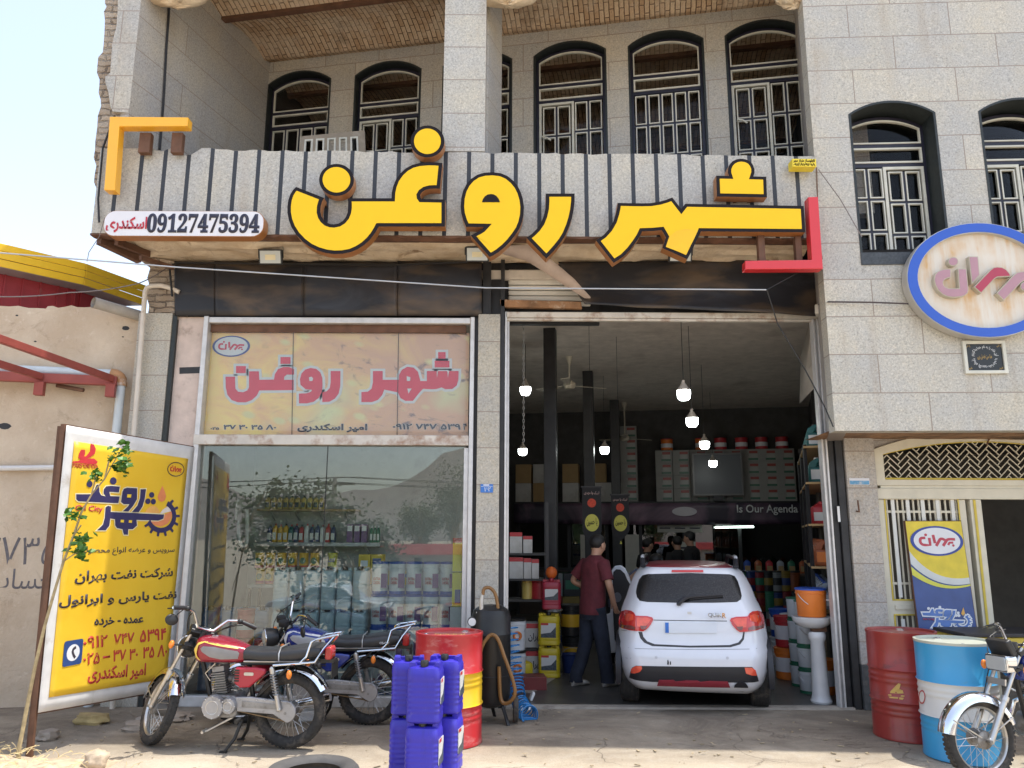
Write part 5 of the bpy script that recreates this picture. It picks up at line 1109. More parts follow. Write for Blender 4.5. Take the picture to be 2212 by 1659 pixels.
# ------------------------------------------------------------------ motorcycles
RUB = M('tyre_rubber', (.035, .033, .031), .9, var=.3, vs=30, dirt=(.14, .115, .09), ds=7, da=.42); CHR = M('chrome', (.75, .76, .78), .12, 1., var=.05, dirt=(.35, .3, .25), ds=8, da=.12); DCHR = M('dull_chrome', (.55, .54, .52), .32, .8, var=.12, dirt=(.3, .25, .2), ds=7, da=.25)
CAST = M('cast_aluminium', (.27, .265, .26), .5, .5, var=.25, dirt=(.09, .07, .05), ds=9, da=.42); SILV = M('silver_paint', (.36, .36, .37), .42, .4, var=.15, dirt=(.13, .105, .08), ds=9, da=.36); VINYL = M('black_vinyl', (.028, .028, .03), .42, var=.2, bump=.15, bs=90); FRM = M('frame_black', (.02, .02, .02), .4, .1, var=.25, dirt=(.1, .08, .06), ds=8, da=.25)
ORL = M('orange_lens', (.80, .22, .02), .15, var=.05, coat=.5); REDL = M('red_lens', (.50, .02, .02), .12, var=.08, coat=.6); CLR = M('clear_lens', (.60, .62, .62), .12, .3, var=.05, coat=.5); SPRG = M('spring_steel', (.30, .30, .31), .35, .6, var=.1); BRZ = M('greasy_sprocket', (.25, .17, .09), .6, .4, var=.3)
def xform(g, m): bmesh.ops.transform(g.bm, matrix=m, verts=g.bm.verts[:])
def moto(label, loc, rz, lean, steer, tankc, stripe1, stripe2, sidec, square=False, seat_txt=None, frontf=CHR, rear=True):
    t = thing('motorcycle', label, 'motorcycle', loc, rz); t.rotation_euler = (R(lean), 0, rz)
    WB_, Rr, Rf = 1.15, .295, .285; H = Vector((-.80, 0, .82)); ax = Vector((.40, 0, .80)).normalized()
    MS = Matrix.Translation(H) @ Matrix.Rotation(steer, 4, ax) @ Matrix.Translation(-H)
    def B(g, name, mat, par=t, front=False, smooth=40, bevel=0):
        if front: xform(g, MS)
        return g.build(name, mat, par, world=False, smooth=smooth, bevel=bevel)
    for front, c, r_, tw in ((False, Vector((0, 0, Rr)), Rr, .045), (True, Vector((-WB_, 0, Rf)), Rf, .038)):
        g = MB(); g.torus(c, r_ - tw, tw, 'y', 48, 12, 1.0)
        for i in range(56):                                 # tread blocks
            a = 2 * PI * i / 56
            for s in (-1, 1): g.obox(c + Vector((math.cos(a) * (r_ - .006), s * .017, math.sin(a) * (r_ - .006))), (.010, .02, .018), (0, -a, 0))
        w = B(g, 'wheel', RUB, front=front)
        g = MB(); g.torus(c, r_ - .068, .014, 'y', 44, 8, 1.9); B(g, 'rim', DCHR, w, front)
        g = MB(); g.lathe([(.02, -.07), (.062, -.055), (.065, 0), (.062, .055), (.02, .07)], c, 18, 'y'); g.lathe([(.012, -.11), (.012, .11)], c, 8, 'y'); B(g, 'hub', CAST, w, front)
        g = MB()
        for i in range(32):
            a = 2 * PI * i / 32; b = a + (.38 if i % 2 else -.38); s = -.045 if i % 4 < 2 else .045
            g.tube([c + Vector((math.cos(b) * .06, s, math.sin(b) * .06)), c + Vector((math.cos(a) * (r_ - .075), s * .15, math.sin(a) * (r_ - .075)))], .0022, 4)
        B(g, 'spokes', DCHR, w, front)
    g = MB()                                                 # frame
    for p in ([(-.80, 0, .84), (-.74, 0, .72), (-.40, 0, .66), (.02, 0, .68)], [(-.78, 0, .74), (-.68, 0, .40), (-.62, 0, .27), (-.30, 0, .26)], [(-.36, 0, .66), (-.30, 0, .30)]): g.tube(p, .02, 8)
    for s in (-1, 1): g.tube([(-.40, s * .06, .66), (.05, s * .1, .68), (.26, s * .08, .70)], .013, 7); g.tube([(-.30, s * .07, .29), (0, s * .085, Rr)], .019, 8); g.tube([(-.30, s * .05, .36), (.02, s * .1, .66)], .011, 6)
    B(g, 'frame', FRM)
    g = MB(); pl = Pl((0, 0, 0)); g.prism(rrect(-.67, .245, -.40, .42, .05, 4), pl, -.10, .10); e = B(g, 'engine', CAST, bevel=.012)
    g = MB(); g.lathe([(.02, -.148), (.085, -.145), (.092, -.13), (.092, -.09)], (-.59, 0, .335), 26, 'y'); g.lathe([(.02, -.138), (.058, -.134), (.064, -.12), (.064, -.09)], (-.465, 0, .345), 22, 'y'); B(g, 'crankcase_cover', SILV, e); g = MB()
    for cx_, cz_, rr_, n_, y_ in ((-.59, .335, .083, 8, -.143), (-.465, .345, .055, 5, -.134)):
        for i in range(n_): g.ell((cx_ + rr_ * math.cos(i * 6.283 / n_), y_, cz_ + rr_ * math.sin(i * 6.283 / n_)), (.0075, .006, .0075), 8, 5)
        g.torus((cx_, y_ - .002, cz_), rr_ * .62, .004, 'y', 24, 5)
    for i in range(6): g.ell((-.38 + i * .07, -.108, .395 - .002 * i), (.006, .005, .006), 8, 5)
    B(g, 'bolts', DCHR, e); g = MB(); g.prism([(-.36, .385), (-.06, .365), (-.06, .325), (-.36, .335)], Pl((0, -.107, 0)), 0, .004); B(g, 'case_ridge', CAST, e, bevel=.003); g = MB(); g.tube([(-.52, .10, .34), (-.50, .17, .42), (-.50, .19, .52), (-.50, .24, .53)], .009, 6); g.tube([(-.70, .0, .62), (-.66, .02, .60), (-.60, .0, .63)], .012, 6); g.tube([(-.62, -.06, .66), (-.70, -.06, .58), (-.66, -.05, .52)], .005, 5); B(g, 'kick_lever', DCHR, e)
    g = MB(); g.obox((-.575, 0, .50), (.085, .09, .17), (0, R(-8), 0)); B(g, 'cylinder', CAST, e)
    g = MB()
    for i in range(9): g.obox((-.565 - .003 * i, 0, .435 + i * .0185), (.128 - .002 * i, .15, .005), (0, R(-8), 0))
    g.obox((-.598, 0, .612), (.10, .11, .04), (0, R(-8), 0)); B(g, 'fins', CAST, e, smooth=0)
    g = MB(); g.tube([(-.66, -.03, .56), (-.72, .05, .50), (-.72, .12, .30), (-.60, .135, .235), (-.35, .15, .235)], .017, 8); g.tube([(-.35, .15, .235), (-.25, .155, .25), (.28, .17, .36)], [.02, .036, .034], 12); B(g, 'exhaust', CHR)
    g = MB(); g.tube([(-.52, 0, .53), (-.44, 0, .53)], .028, 10); g.ell((-.47, 0, .52), (.03, .04, .04)); B(g, 'carburettor', CAST, e)
    # chain case
    case = [(-.42, .41), (-.30, .415), (-.02, .39)] + [(.0 + .085 * math.cos(a), .305 + .085 * math.sin(a)) for a in [1.4 - i * .28 for i in range(11)]] + [(-.10, .285), (-.40, .30)]
    g = MB(); g.prism(case, Pl((0, -.095, 0)), -.012, .012); B(g, 'chain_case', SILV, bevel=.006)
    g = MB(); g.tube([(-.40, -.085, .30), (-.2, -.085, .265), (-.02, -.085, .235)], .006, 6); g.lathe([(.06, -.085), (.075, -.08), (.06, -.075)], (0, 0, Rr), 24, 'y'); B(g, 'chain', BRZ)
    # tank
    def tank_hw(x, z):
        u = (x + .80) / .45; zt = .885 - .105 * u ** 1.6 - .02 * (1 - u) ** 4; zb = .665 + .0 * u; w = (.105 + .045 * math.sin(PI * min(1, max(0, u)) ** .8)) * (1 - .32 * u ** 3); k = (z - (zt + zb) / 2) / ((zt - zb) / 2)
        return w * max(0, 1 - abs(k) ** 3.2) ** .42, zt, zb
    rs = []
    for i in range(19):
        u = i / 18; x = -.80 + .45 * (u if 0 < i < 18 else u); e_ = min(1, (1 - (1 - min(u / .12, 1)) ** 2) ** .5 if u < .12 else 1) * (min(1, (1 - (1 - min((1 - u) / .07, 1)) ** 2) ** .5)); e_ = max(e_, .12); _, zt, zb = tank_hw(x, .75); zm, hz = (zt + zb) / 2, (zt - zb) / 2; ring = []
        w0 = tank_hw(x, zm)[0]
        for k in range(28):
            a = 2 * PI * k / 28; c, s_ = math.cos(a), math.sin(a); ring.append(Vector((x, math.copysign(abs(c) ** .55, c) * w0 * e_, zm - hz * .1 * (1 - e_) + math.copysign(abs(s_) ** .7, s_) * hz * (.55 + .45 * e_))))
        rs.append(ring)
    g = MB(); g.rings(rs); tk = B(g, 'tank', tankc)
    def decal(pts, mat, off, name):
        for s in (-1, 1):
            g = MB(); f = g.f([g.v((x, 0, z)) for x, z in pts]); bmesh.ops.triangulate(g.bm, faces=[f]); bmesh.ops.subdivide_edges(g.bm, edges=g.bm.edges[:], cuts=3, use_grid_fill=True)
            for v in g.bm.verts: v.co.y = s * (tank_hw(v.co.x, v.co.z)[0] * 1.0 + off)
            B(g, name, mat, tk, smooth=60)
    decal([(-.70, .765), (-.715, .79), (-.69, .808), (-.60, .805), (-.42, .765), (-.405, .75), (-.415, .705), (-.54, .705), (-.63, .725)], stripe2, .004, 'side_panel')
    decal([(-.73, .69), (-.755, .72), (-.775, .78), (-.745, .83), (-.69, .85), (-.60, .845), (-.42, .795), (-.42, .782), (-.60, .832), (-.69, .836), (-.735, .815), (-.758, .775), (-.74, .725), (-.715, .695)], stripe1, .006, 'stripe')
    g = MB(); g.lathe([(.03, .0), (.032, .012), (.02, .018)], (-.66, 0, tank_hw(-.66, .75)[1] - .01), 14); B(g, 'fuel_cap', CHR, tk)
    # seat
    rs = []
    for x, zt, zb, w in ((-.385, .735, .70, .05), (-.37, .785, .685, .10), (-.2, .775, .685, .125), (-.05, .785, .69, .13), (.08, .805, .695, .135), (.2, .82, .71, .13), (.27, .81, .735, .115), (.29, .785, .75, .08)):
        rs.append([(x, w * math.copysign(abs(math.cos(a)) ** .5, math.cos(a)), (zt + zb) / 2 + (zt - zb) / 2 * math.copysign(abs(math.sin(a)) ** .6, math.sin(a))) for a in [2 * PI * k / 20 for k in range(20)]])
    g = MB(); g.rings(rs); st_ = B(g, 'seat', VINYL)
    g = MB()
    for s in (-1, 1): g.tube([(-.36, s * .108, .688), (.24, s * .128, .70)], .006, 5)
    g.tube([(-.06, -.133, .70), (-.06, -.136, .76), (-.06, -.09, .80), (-.06, .09, .80), (-.06, .136, .76)], .006, 4); B(g, 'seat_trim', DCHR, st_)
    if seat_txt: txt(seat_txt, Pl((.10, -.142, .735)), (0, 0, .085, .02), 0, WHTL, st_, bold=.02, depth=.002, world=False)
    for s in (-1, 1):                                         # side covers
        g = MB(); g.prism([(-.43, .60), (-.43, .52), (-.38, .485), (-.30, .49), (-.17, .60), (-.17, .635), (-.25, .645), (-.42, .645)], Pl((0, 0, 0)), *( (.085, .125) if s < 0 else (-.125, -.085))); sc = B(g, 'side_cover', sidec, bevel=.014)
        if s < 0:
            g = MB()
            for i in range(5): g.box(-.425, -.385, -.128, -.124, .535 + i * .02, .547 + i * .02)
            B(g, 'louvre', FRM, sc, smooth=0); g = MB(); g.prism(rrect(-.345, .583, -.265, .608, .01), Pl((0, 0, 0)), .125, .129); B(g, 'emblem', DCHR, sc, smooth=0)
    g = MB(); rs = []
    for a in [R(28) + R(115) * i / 16 for i in range(17)]:
        rs.append([(math.cos(a) * (Rr + d) + .0, y, Rr + math.sin(a) * (Rr + d) + .015) for y, d in ((-.07, .015), (-.055, .045), (0, .055), (.055, .045), (.07, .015))])
    g.rings(rs, close=False, cap0=False, cap1=False); B(g, 'rear_fender', CHR, smooth=60)
    g = MB(); g.prism(rrect(.29, .70, .35, .80, .02, 3), Pl((0, 0, 0)), -.055, .055); B(g, 'tail_light', REDL, bevel=.01); g = MB(); g.obox((.31, 0, .69), (.12, .08, .03)); g.box(.36, .365, -.08, .08, .56, .68); B(g, 'tail_bracket', FRM)
    g = MB()
    for s in (-1, 1): g.tube([(-.10, s * .14, .67), (.12, s * .15, .69), (.17, s * .14, .74), (.20, s * .12, .85), (.24, s * .11, .87), (.40, s * .07, .90)], .010, 8); g.tube([(.12, s * .15, .69), (.24, s * .14, .70), (.30, s * .1, .80), (.38, s * .07, .895)], .009, 8)
    g.tube([(.40, -.07, .90), (.41, 0, .90), (.40, .07, .90)], .010, 8); g.tube([(.24, -.11, .87), (.25, 0, .875), (.24, .11, .87)], .008, 8); g.tube([(.32, -.09, .885), (.33, 0, .887), (.32, .09, .885)], .008, 8); B(g, 'grab_rail', CHR)
    for s in (-1, 1):
        a, b = Vector((-.115, s * .125, .64)), Vector((-.045, s * .125, .33)); d = b - a; g = MB(); g.tube([a, b], .010, 8); g.tube([a, a + d * .12], .022, 10); g.tube([a + d * .62, b], .019, 10)
        g.ell(a, (.02, .02, .02)); g.ell(b, (.02, .02, .02)); sh_ = B(g, 'shock_absorber', DCHR)
        u, w = d.normalized().cross(Vector((0, 1, 0))).normalized(), Vector((0, 1, 0)); g = MB(); g.tube([a + d * (.10 + .55 * i / 96) + (u * math.cos(i * 2 * PI / 12) + w * math.sin(i * 2 * PI / 12)) * .025 for i in range(97)], .0045, 5); B(g, 'spring', SPRG, sh_)
        g = MB(); g.ell((.06, s * .21, .615), (.022, .02, .035)); ts = B(g, 'turn_signal', ORL); g = MB(); g.tube([(.06, s * .08, .64), (.06, s * .19, .625)], .008, 6); B(g, 'stalk', FRM, ts)
        g = MB(); g.tube([(-.34, s * .06, .255), (-.34, s * .24, .26)], .008, 6); g.tube([(-.34, s * .16, .26), (-.34, s * .25, .262)], .017, 8); B(g, 'footpeg', FRM)
        g = MB(); g.tube([(-.36, s * .07, .25), (-.40, s * .12, .10), (-.46, s * .16, .012)], [.016, .014, .012], 8); g.obox((-.47, s * .16, .008), (.06, .03, .012)); B(g, 'stand', FRM)
    g = MB(); g.tube([(-.44, -.08, .25), (-.62, -.14, .16), (-.64, -.16, .16)], .009, 6); g.tube([(-.64, -.12, .162), (-.64, -.19, .158)], .012, 6); B(g, 'gear_lever', DCHR)
    # steered front end
    g = MB(); g.tube([(-.80, 0, .74), (-.755, 0, .90)], .026, 10); g.obox((-.785, 0, .87), (.07, .22, .025), (0, R(-27), 0)); g.obox((-.835, 0, .765), (.07, .22, .03), (0, R(-27), 0)); B(g, 'yoke', FRM, front=True)
    for s in (-1, 1):
        T_, L_ = Vector((-.775, s * .085, .90)), Vector((-WB_ + .02, s * .085, Rf)); m = T_.lerp(L_, .55); g = MB(); g.tube([T_, m], .014, 10); g.tube([m, L_], .021, 10); g.tube([m - (L_ - T_) * .02, m + (L_ - T_) * .03], .026, 10); g.ell(L_, (.025, .02, .025)); B(g, 'fork_leg', DCHR, front=True)
        g = MB(); p = Vector((-.86, s * .19, .755)); g.ell(p, (.024, .022, .034)); ts = B(g, 'turn_signal', ORL, front=True); g = MB(); g.tube([(-.85, s * .1, .77), p], .008, 6); B(g, 'stalk', FRM, ts, front=True)
        gp = [Vector((-.655, s * .255, 1.03)), Vector((-.60, s * .37, 1.005))]; g = MB(); g.tube(gp, .017, 10); gr = B(g, 'grip', VINYL, front=True); g = MB(); g.tube([gp[0] + Vector((-.03, 0, 0)), gp[0] + Vector((-.055, s * .02, -.005)), gp[1] + Vector((-.055, s * .02, -.01))], .005, 6); g.ell(gp[0] - Vector((.0, s * .02, 0)), (.022, .025, .022)); B(g, 'lever', FRM, gr, front=True)
    g = MB(); hb = [(-.60, -.37, 1.005), (-.67, -.23, 1.035), (-.71, -.15, 1.02), (-.745, -.07, .92), (-.75, 0, .915), (-.745, .07, .92), (-.71, .15, 1.02), (-.67, .23, 1.035), (-.60, .37, 1.005)]; g.tube(hb, .011, 10); B(g, 'handlebar', CHR, front=True)
    g = MB(); g.tube([(-.67, -.25, 1.03), (-.70, -.30, .95)], .005, 6); g.ell((-.71, -.31, .925), (.02, .055, .045)); B(g, 'mirror', BLACKP, front=True, bevel=.01) if not square else g.bm.free()
    g = MB()
    for s in (-1, 1): g.lathe([(.005, 0), (.042, .0), (.045, .03), (.042, .045), (.005, .048)], (-.83, s * .05, .895), 16)
    B(g, 'instruments', BLACKP, front=True)
    if square:
        g = MB(); g.prism(rrect(-.10, -.06, .10, .06, .018, 3), Pl((-.93, 0, .79), (0, -1, 0)), -.09, 0); hl = B(g, 'headlight', CHR, front=True, bevel=.006); g = MB(); g.prism(rrect(-.085, -.047, .085, .047, .014, 3), Pl((-.93, 0, .79), (0, -1, 0)), 0, .008); B(g, 'lens', CLR, hl, front=True)
        g = MB(); g.obox((-.87, 0, .90), (.05, .20, .12), (0, R(-25), 0)); B(g, 'cowl', BLACKP, front=True, bevel=.01); g = MB(); g.obox((-.95, 0, .665), (.012, .17, .045), (0, R(10), 0)); B(g, 'front_plate', DCHR, front=True)
    else:
        g = MB(); g.lathe([(.02, .14), (.07, .115), (.085, .06), (.088, .0)], (-.985, 0, .775), 24, 'x'); hl = B(g, 'headlight', BLACKP, front=True); g = MB(); g.lathe([(.01, -.022), (.05, -.018), (.08, -.004), (.086, .004)], (-.985, 0, .775), 24, 'x'); B(g, 'lens', CLR, hl, front=True); g = MB(); g.torus((-.985, 0, .775), .087, .007, 'x', 28, 8); B(g, 'bezel', CHR, hl, front=True)
    g = MB(); rs = []
    for a in [R(20) + R(150) * i / 18 for i in range(19)]: rs.append([(-WB_ + math.cos(a) * (Rf + d), y, Rf + math.sin(a) * (Rf + d)) for y, d in ((-.062, -.03), (-.055, .012), (-.03, .028), (0, .032), (.03, .028), (.055, .012), (.062, -.03))])
    g.rings(rs, close=False, cap0=False, cap1=False); B(g, 'front_fender', frontf, front=True, smooth=60)
    g = MB()
    for s in (-1, 1):
        for a in (R(30), R(150)): g.tube([(-WB_, s * .06, Rf), (-WB_ + math.cos(a) * Rf, s * .062, Rf + math.sin(a) * Rf)], .005, 5)
    B(g, 'fender_stay', DCHR, front=True)
    g = MB()
    for p in ([(-.62, -.2, 1.0), (-.85, -.16, .98), (-.86, -.05, .80), (-.78, -.04, .70)], [(-.62, .2, 1.0), (-.88, .18, .98), (-.90, .08, .80), (-1.05, .07, .45)], [(-.62, .25, 1.0), (-.82, .2, 1.0), (-.82, .02, .82)]):
        P_ = [Vector(q) for q in p]; g.tube([P_[0].lerp(P_[1], i / 5).lerp(P_[1].lerp(P_[2], i / 5), i / 5) for i in range(6)] + [P_[2].lerp(P_[3] if len(P_) > 3 else P_[2], i / 4) for i in range(1, 5)], .004, 5)
    B(g, 'control_cable', CABLE, front=True); return t
CRIM = M('crimson_metallic', (.28, .012, .03), .25, .15, var=.04, coat=.6); YST = M('yellow_stripe', (.80, .55, .10), .35, var=.03); GST = M('grey_stripe', (.26, .25, .245), .35, var=.1)
BLUP = M('deep_blue_metallic', (.012, .03, .22), .25, .2, var=.04, coat=.6); REDC = M('red_cover_plastic', (.40, .018, .04), .3, var=.05, coat=.3); WST = M('white_stripe', (.65, .66, .68), .35, var=.04)
moto('red motorcycle with yellow and grey tank stripes parked before the display window', (-1.79, -1.52, 0), -.09, 3, -.80, CRIM, YST, GST, REDC)
moto('blue motorcycle with a grey seat parked between the red motorcycle and the window', (-1.28, -.72, 0), -.02, 4, .55, BLUP, WST, M('silver_panel', (.5, .52, .55), .3, .4), BLUP, seat_txt='CG-CDI')
fc = atz(2124, 1688); hd = .36
moto('motorcycle with chrome front fender and square headlight cut off by the right edge', (fc.x + 1.15 * math.cos(hd), fc.y + 1.15 * math.sin(hd), 0), hd, 3, -.16, BLUP, WST, WST, BLUP, square=True)

# ------------------------------------------------------------------ the white hatchback
CPAINT = M('white_car_paint', (.74, .75, .79), .22, var=.02, coat=.7, dirt=(.60, .58, .56), ds=3, da=.25); CRED = M('red_roof_paint', (.27, .025, .04), .35, var=.06, coat=.3); CBLK = M('car_black_trim', (.018, .018, .022), .45, var=.1)
def m_dustglass():
    t = NT('dusty_tinted_glass'); t.set(.25, 0, .5); c = t.mix((.006, .006, .007), (.09, .085, .08), t.ramp(t.noise(160, 2, .7), [(.52, 0.), (.66, .85)])); t.col(c); t.b.inputs['Roughness'].default_value = .3; return t.m
DGL = m_dustglass(); LRED = M('lamp_red', (.62, .03, .025), .1, var=.1, coat=.8); LORG = M('lamp_bright_red', (.85, .10, .05), .1, var=.15, vs=20, coat=.8); LDK = M('lamp_smoke', (.22, .06, .05), .15, var=.25, vs=25, coat=.8)
CR = Vector((1.765, -.36, 0)); CYAW = -R(11.5); cfw = Vector((math.sin(R(11.5)), math.cos(R(11.5)), 0)); crt = Vector((math.cos(R(11.5)), -math.sin(R(11.5)), 0))
car = thing('hatchback_car', 'white hatchback with red roof stopped in the garage opening seen from behind', 'car', CR, CYAW)
SL = [(.20, .66, .12, 3.55), (.25, .69, .05, 3.62), (.30, .712, .015, 3.68), (.40, .74, .0, 3.7), (.52, .752, .0, 3.72), (.585, .753, .012, 3.7), (.62, .752, .05, 3.66), (.68, .75, .068, 3.64), (.78, .74, .075, 3.6), (.88, .726, .088, 3.4), (.95, .708, .105, 3.05), (1.0, .69, .135, 2.8), (1.06, .664, .175, 2.65), (1.16, .628, .25, 2.45), (1.26, .588, .325, 2.2), (1.32, .553, .362, 2.05), (1.345, .525, .372, 2.0), (1.368, .49, .40, 1.95), (1.385, .44, .47, 1.9), (1.396, .36, .56, 1.8), (1.402, .2, .7, 1.7)]
def sli(z):
    if z <= SL[0][0]: return SL[0][1:]
    for a, b in zip(SL, SL[1:]):
        if a[0] <= z <= b[0]: t = (z - a[0]) / (b[0] - a[0]); return tuple(a[i] + (b[i] - a[i]) * t for i in (1, 2, 3))
    return SL[-1][1:]
def SR(x, z):
    hw, yr, _ = sli(z); t = min(abs(x) / hw, 1); return yr + .05 * t * t + (.36 if z < 1.1 else .26) * max(0, (t - .70) / .30) ** 2.3
rs = []
for z, hw, yr, yf in SL:
    T = [-1 + 2 * i / 36 for i in range(37)]; T = [math.copysign(1 - (1 - abs(t)) ** 1.35, t) for t in T]
    ring = [(hw * t, SR(hw * t, z), z) for t in T]; ye = ring[-1][1]
    for q in (.25, .5, .75, .93): ring.append((hw * (1 if q < .9 else .93), ye + (yf - ye) * q, z))
    ring += [(hw * .5, yf, z), (-hw * .5, yf, z)]
    for q in (.93, .75, .5, .25): ring.append((-hw * (1 if q < .9 else .93), ye + (yf - ye) * q, z))
    rs.append(ring)
g = MB(); g.rings(rs)
for f in g.bm.faces:
    c = f.calc_center_median()
    if c.z > 1.372 and c.y > .42 and abs(c.x) < .46: f.material_index = 1
body = g.build('body', [CPAINT, CRED], car, world=False, smooth=50)
kc = K(2300, 2100, 2.0109); z0c = CR
def cpx(x, y):
    d = ray(*kc(x, y)); yy = .1
    for _ in range(5):
        o = CR + cfw * yy; t = (o - CAM).dot(cfw) / d.dot(cfw); p = CAM + d * t - CR; a, b = p.dot(crt), p.z; yy = SR(a, b)
    return (a, b)
def patch(name, pts, mat, off=.004, par=body, cuts=3, px=True, thick=.012, hole=None):
    P_ = [cpx(*p) for p in pts] if px else pts
    g = MB(); f = g.f([g.v((a, 0, b)) for a, b in P_]); bmesh.ops.triangulate(g.bm, faces=[f])
    for _ in range(cuts - 1):
        L_ = [e for e in g.bm.edges if e.calc_length() > .05]
        if not L_: break
        bmesh.ops.subdivide_edges(g.bm, edges=L_, cuts=1); bmesh.ops.triangulate(g.bm, faces=[f for f in g.bm.faces if len(f.verts) > 3])
    r = bmesh.ops.extrude_face_region(g.bm, geom=g.bm.faces[:]); back = {e for e in r['geom'] if isinstance(e, bmesh.types.BMVert)}
    for v in g.bm.verts: v.co.y = SR(v.co.x, v.co.z) + (thick - off if v in back else -off)
    return g.build(name, mat, par, world=False, smooth=45)
def mir(pts): return pts
patch('rear_window', [(478, 560), (470, 520), (478, 470), (495, 420), (520, 388), (560, 376), (900, 368), (1220, 378), (1262, 392), (1285, 430), (1305, 490), (1318, 550), (1310, 580), (1280, 600), (1100, 606), (800, 606), (560, 600), (500, 590)], DGL, .003, cuts=5)
patch('brake_light', [(757, 343), (1008, 343), (1010, 360), (755, 360)], LRED, .014)
for sgn in (0, 1):
    S_ = (lambda L: [(1833 - x - (x - 916) * .0, y + 6) for x, y in L]) if sgn else (lambda L: L)
    tl = patch('tail_light', S_([(332, 770), (338, 710), (352, 675), (385, 662), (430, 668), (455, 685), (467, 708), (560, 712), (600, 722), (610, 740), (590, 780), (560, 815), (530, 834), (460, 830), (380, 815), (338, 800)]), LRED, .012, cuts=4)
    patch('lamp_upper', S_([(380, 700), (420, 690), (450, 700), (452, 740), (400, 755), (378, 735)]), LORG, .018, tl); patch('lamp_inner', S_([(475, 722), (560, 722), (592, 736), (575, 765), (540, 800), (480, 795)]), LORG, .018, tl)
    patch('lamp_smoke', S_([(342, 775), (430, 785), (465, 800), (462, 822), (380, 808), (342, 795)]), LDK, .018, tl); patch('reverse_lamp', S_([(505, 788), (560, 790), (545, 818), (512, 818)]), LDK, .021, tl)
patch('bumper_insert', [(425, 1160), (440, 1125), (470, 1110), (900, 1118), (1400, 1120), (1430, 1150), (1455, 1235), (1250, 1245), (600, 1240), (415, 1205)], CBLK, .006, cuts=5)
for q in ([(428, 1168), (432, 1135), (465, 1113), (515, 1112), (520, 1135), (500, 1160), (455, 1172)], [(1340, 1125), (1400, 1125), (1428, 1145), (1440, 1188), (1400, 1188), (1352, 1172)]): patch('fog_lamp', q, LORG, .014)
patch('skid_plate', [(655, 1222), (770, 1222), (790, 1235), (850, 1235), (870, 1226), (960, 1226), (985, 1238), (1040, 1238), (1060, 1230), (1205, 1234), (1225, 1284), (640, 1270)], CRED, .022, cuts=4)
patch('plate_recess', [(490, 840), (520, 840), (530, 880), (560, 915), (620, 938), (900, 950), (1220, 945), (1290, 925), (1320, 890), (1330, 840), (1342, 842), (1335, 900), (1305, 940), (1230, 962), (900, 965), (600, 953), (535, 925), (505, 890)], M('panel_gap', (.05, .05, .055), .6), .002, thick=.004)
patch('panel_gap', [(612, 742), (1200, 750), (1200, 756), (612, 748)], M('panel_gap', (.05, .05, .055), .6), .002, thick=.004); patch('bumper_seam', [(410, 963), (900, 978), (1440, 970), (1440, 975), (900, 983), (410, 968)], M('soft_seam', (.35, .35, .37), .5), .002, thick=.004, cuts=4)
np_ = patch('number_plate', [(702, 762), (1118, 762), (1118, 848), (702, 848)], M('blank_plate', (.70, .73, .78), .35, var=.02), .012); patch('plate_strip', [(704, 764), (732, 764), (734, 846), (706, 846)], M('plate_blue', (.03, .16, .55), .35), .016, np_)
for x, y in ((632, 1043), (1203, 1049)): patch('parking_sensor', [(x + 12 * math.cos(t), y + 12 * math.sin(t)) for t in [i * .52 for i in range(12)]], M('sensor_ring', (.55, .55, .58), .4), .004)
patch('scratch', [(722, 1068), (728, 1060), (735, 1085), (732, 1105), (720, 1100)], CBLK, .003, thick=.004); patch('scratch', [(742, 1078), (750, 1075), (752, 1100), (742, 1105)], CBLK, .003, thick=.004)
patch('scratch', [(352, 822), (400, 830), (400, 833), (352, 826)], CBLK, .002, thick=.003); patch('scratch', [(360, 1040), (430, 1050), (430, 1053), (360, 1044)], M('scuff', (.3, .3, .32), .6), .002, thick=.003)
g = MB(); p0, p1, p2 = [Vector((a, SR(a, b) - .03, b)) for a, b in (cpx(810, 615), cpx(900, 560), cpx(1165, 542))]; g.tube([p0 - Vector((0, -.02, 0)), p0, p0.lerp(p1, .5) + Vector((0, -.01, .02)), p1, p2], [.02, .022, .018, .013, .007], 8); g.tube([p1.lerp(p2, .0) - Vector((0, 0, .02)), p2 - Vector((0, 0, .015))], .006, 6); g.build('rear_wiper', CBLK, car, world=False)
CP = type('CP', (), {})()
cpl = Pl(CR + cfw * .07, crt); q = (cpl.px(*kc(1048, 724)), cpl.px(*kc(1188, 688)))
txt('QUIK', cpl, (q[0][0], q[0][1], q[0][0] + .78 * (q[1][0] - q[0][0]), q[1][1]), .02, DCHR, body, bold=.03, depth=.006); txt('R', cpl, (q[0][0] + .80 * (q[1][0] - q[0][0]), q[0][1], q[1][0], q[1][1]), .02, M('badge_orange', (.7, .3, .05), .3, .3), body, bold=.03, depth=.006)
g = MB(); a = cpl.px(*kc(898, 688))
for i in range(4): g.prism(rect(a[0] - .018 + i * .01, a[1] - .012 + abs(i - 1.5) * .002, a[0] - .011 + i * .01, a[1] + .013), cpl, .02, .026)
g.build('emblem', DCHR, body)
for s, x0 in ((-1, 580), (1, 1192)):
    ps = [Vector((s * x, y, z)) for x, y, z in ((.475, .50, 1.375), (.482, .56, 1.45), (.48, .70, 1.462), (.475, 1.7, 1.462), (.475, 1.85, 1.39))]; g = MB(); g.tube(ps, [.03, .026, .02, .02, .024], 8); rr = g.build('roof_rail', CBLK, car, world=False); g = MB(); g.tube([ps[1] + Vector((0, -.012, -.03)), ps[1] + Vector((0, -.004, .018)), ps[2] + Vector((0, 0, .012))], .021, 8); g.build('rail_tip', SILV, rr, world=False)
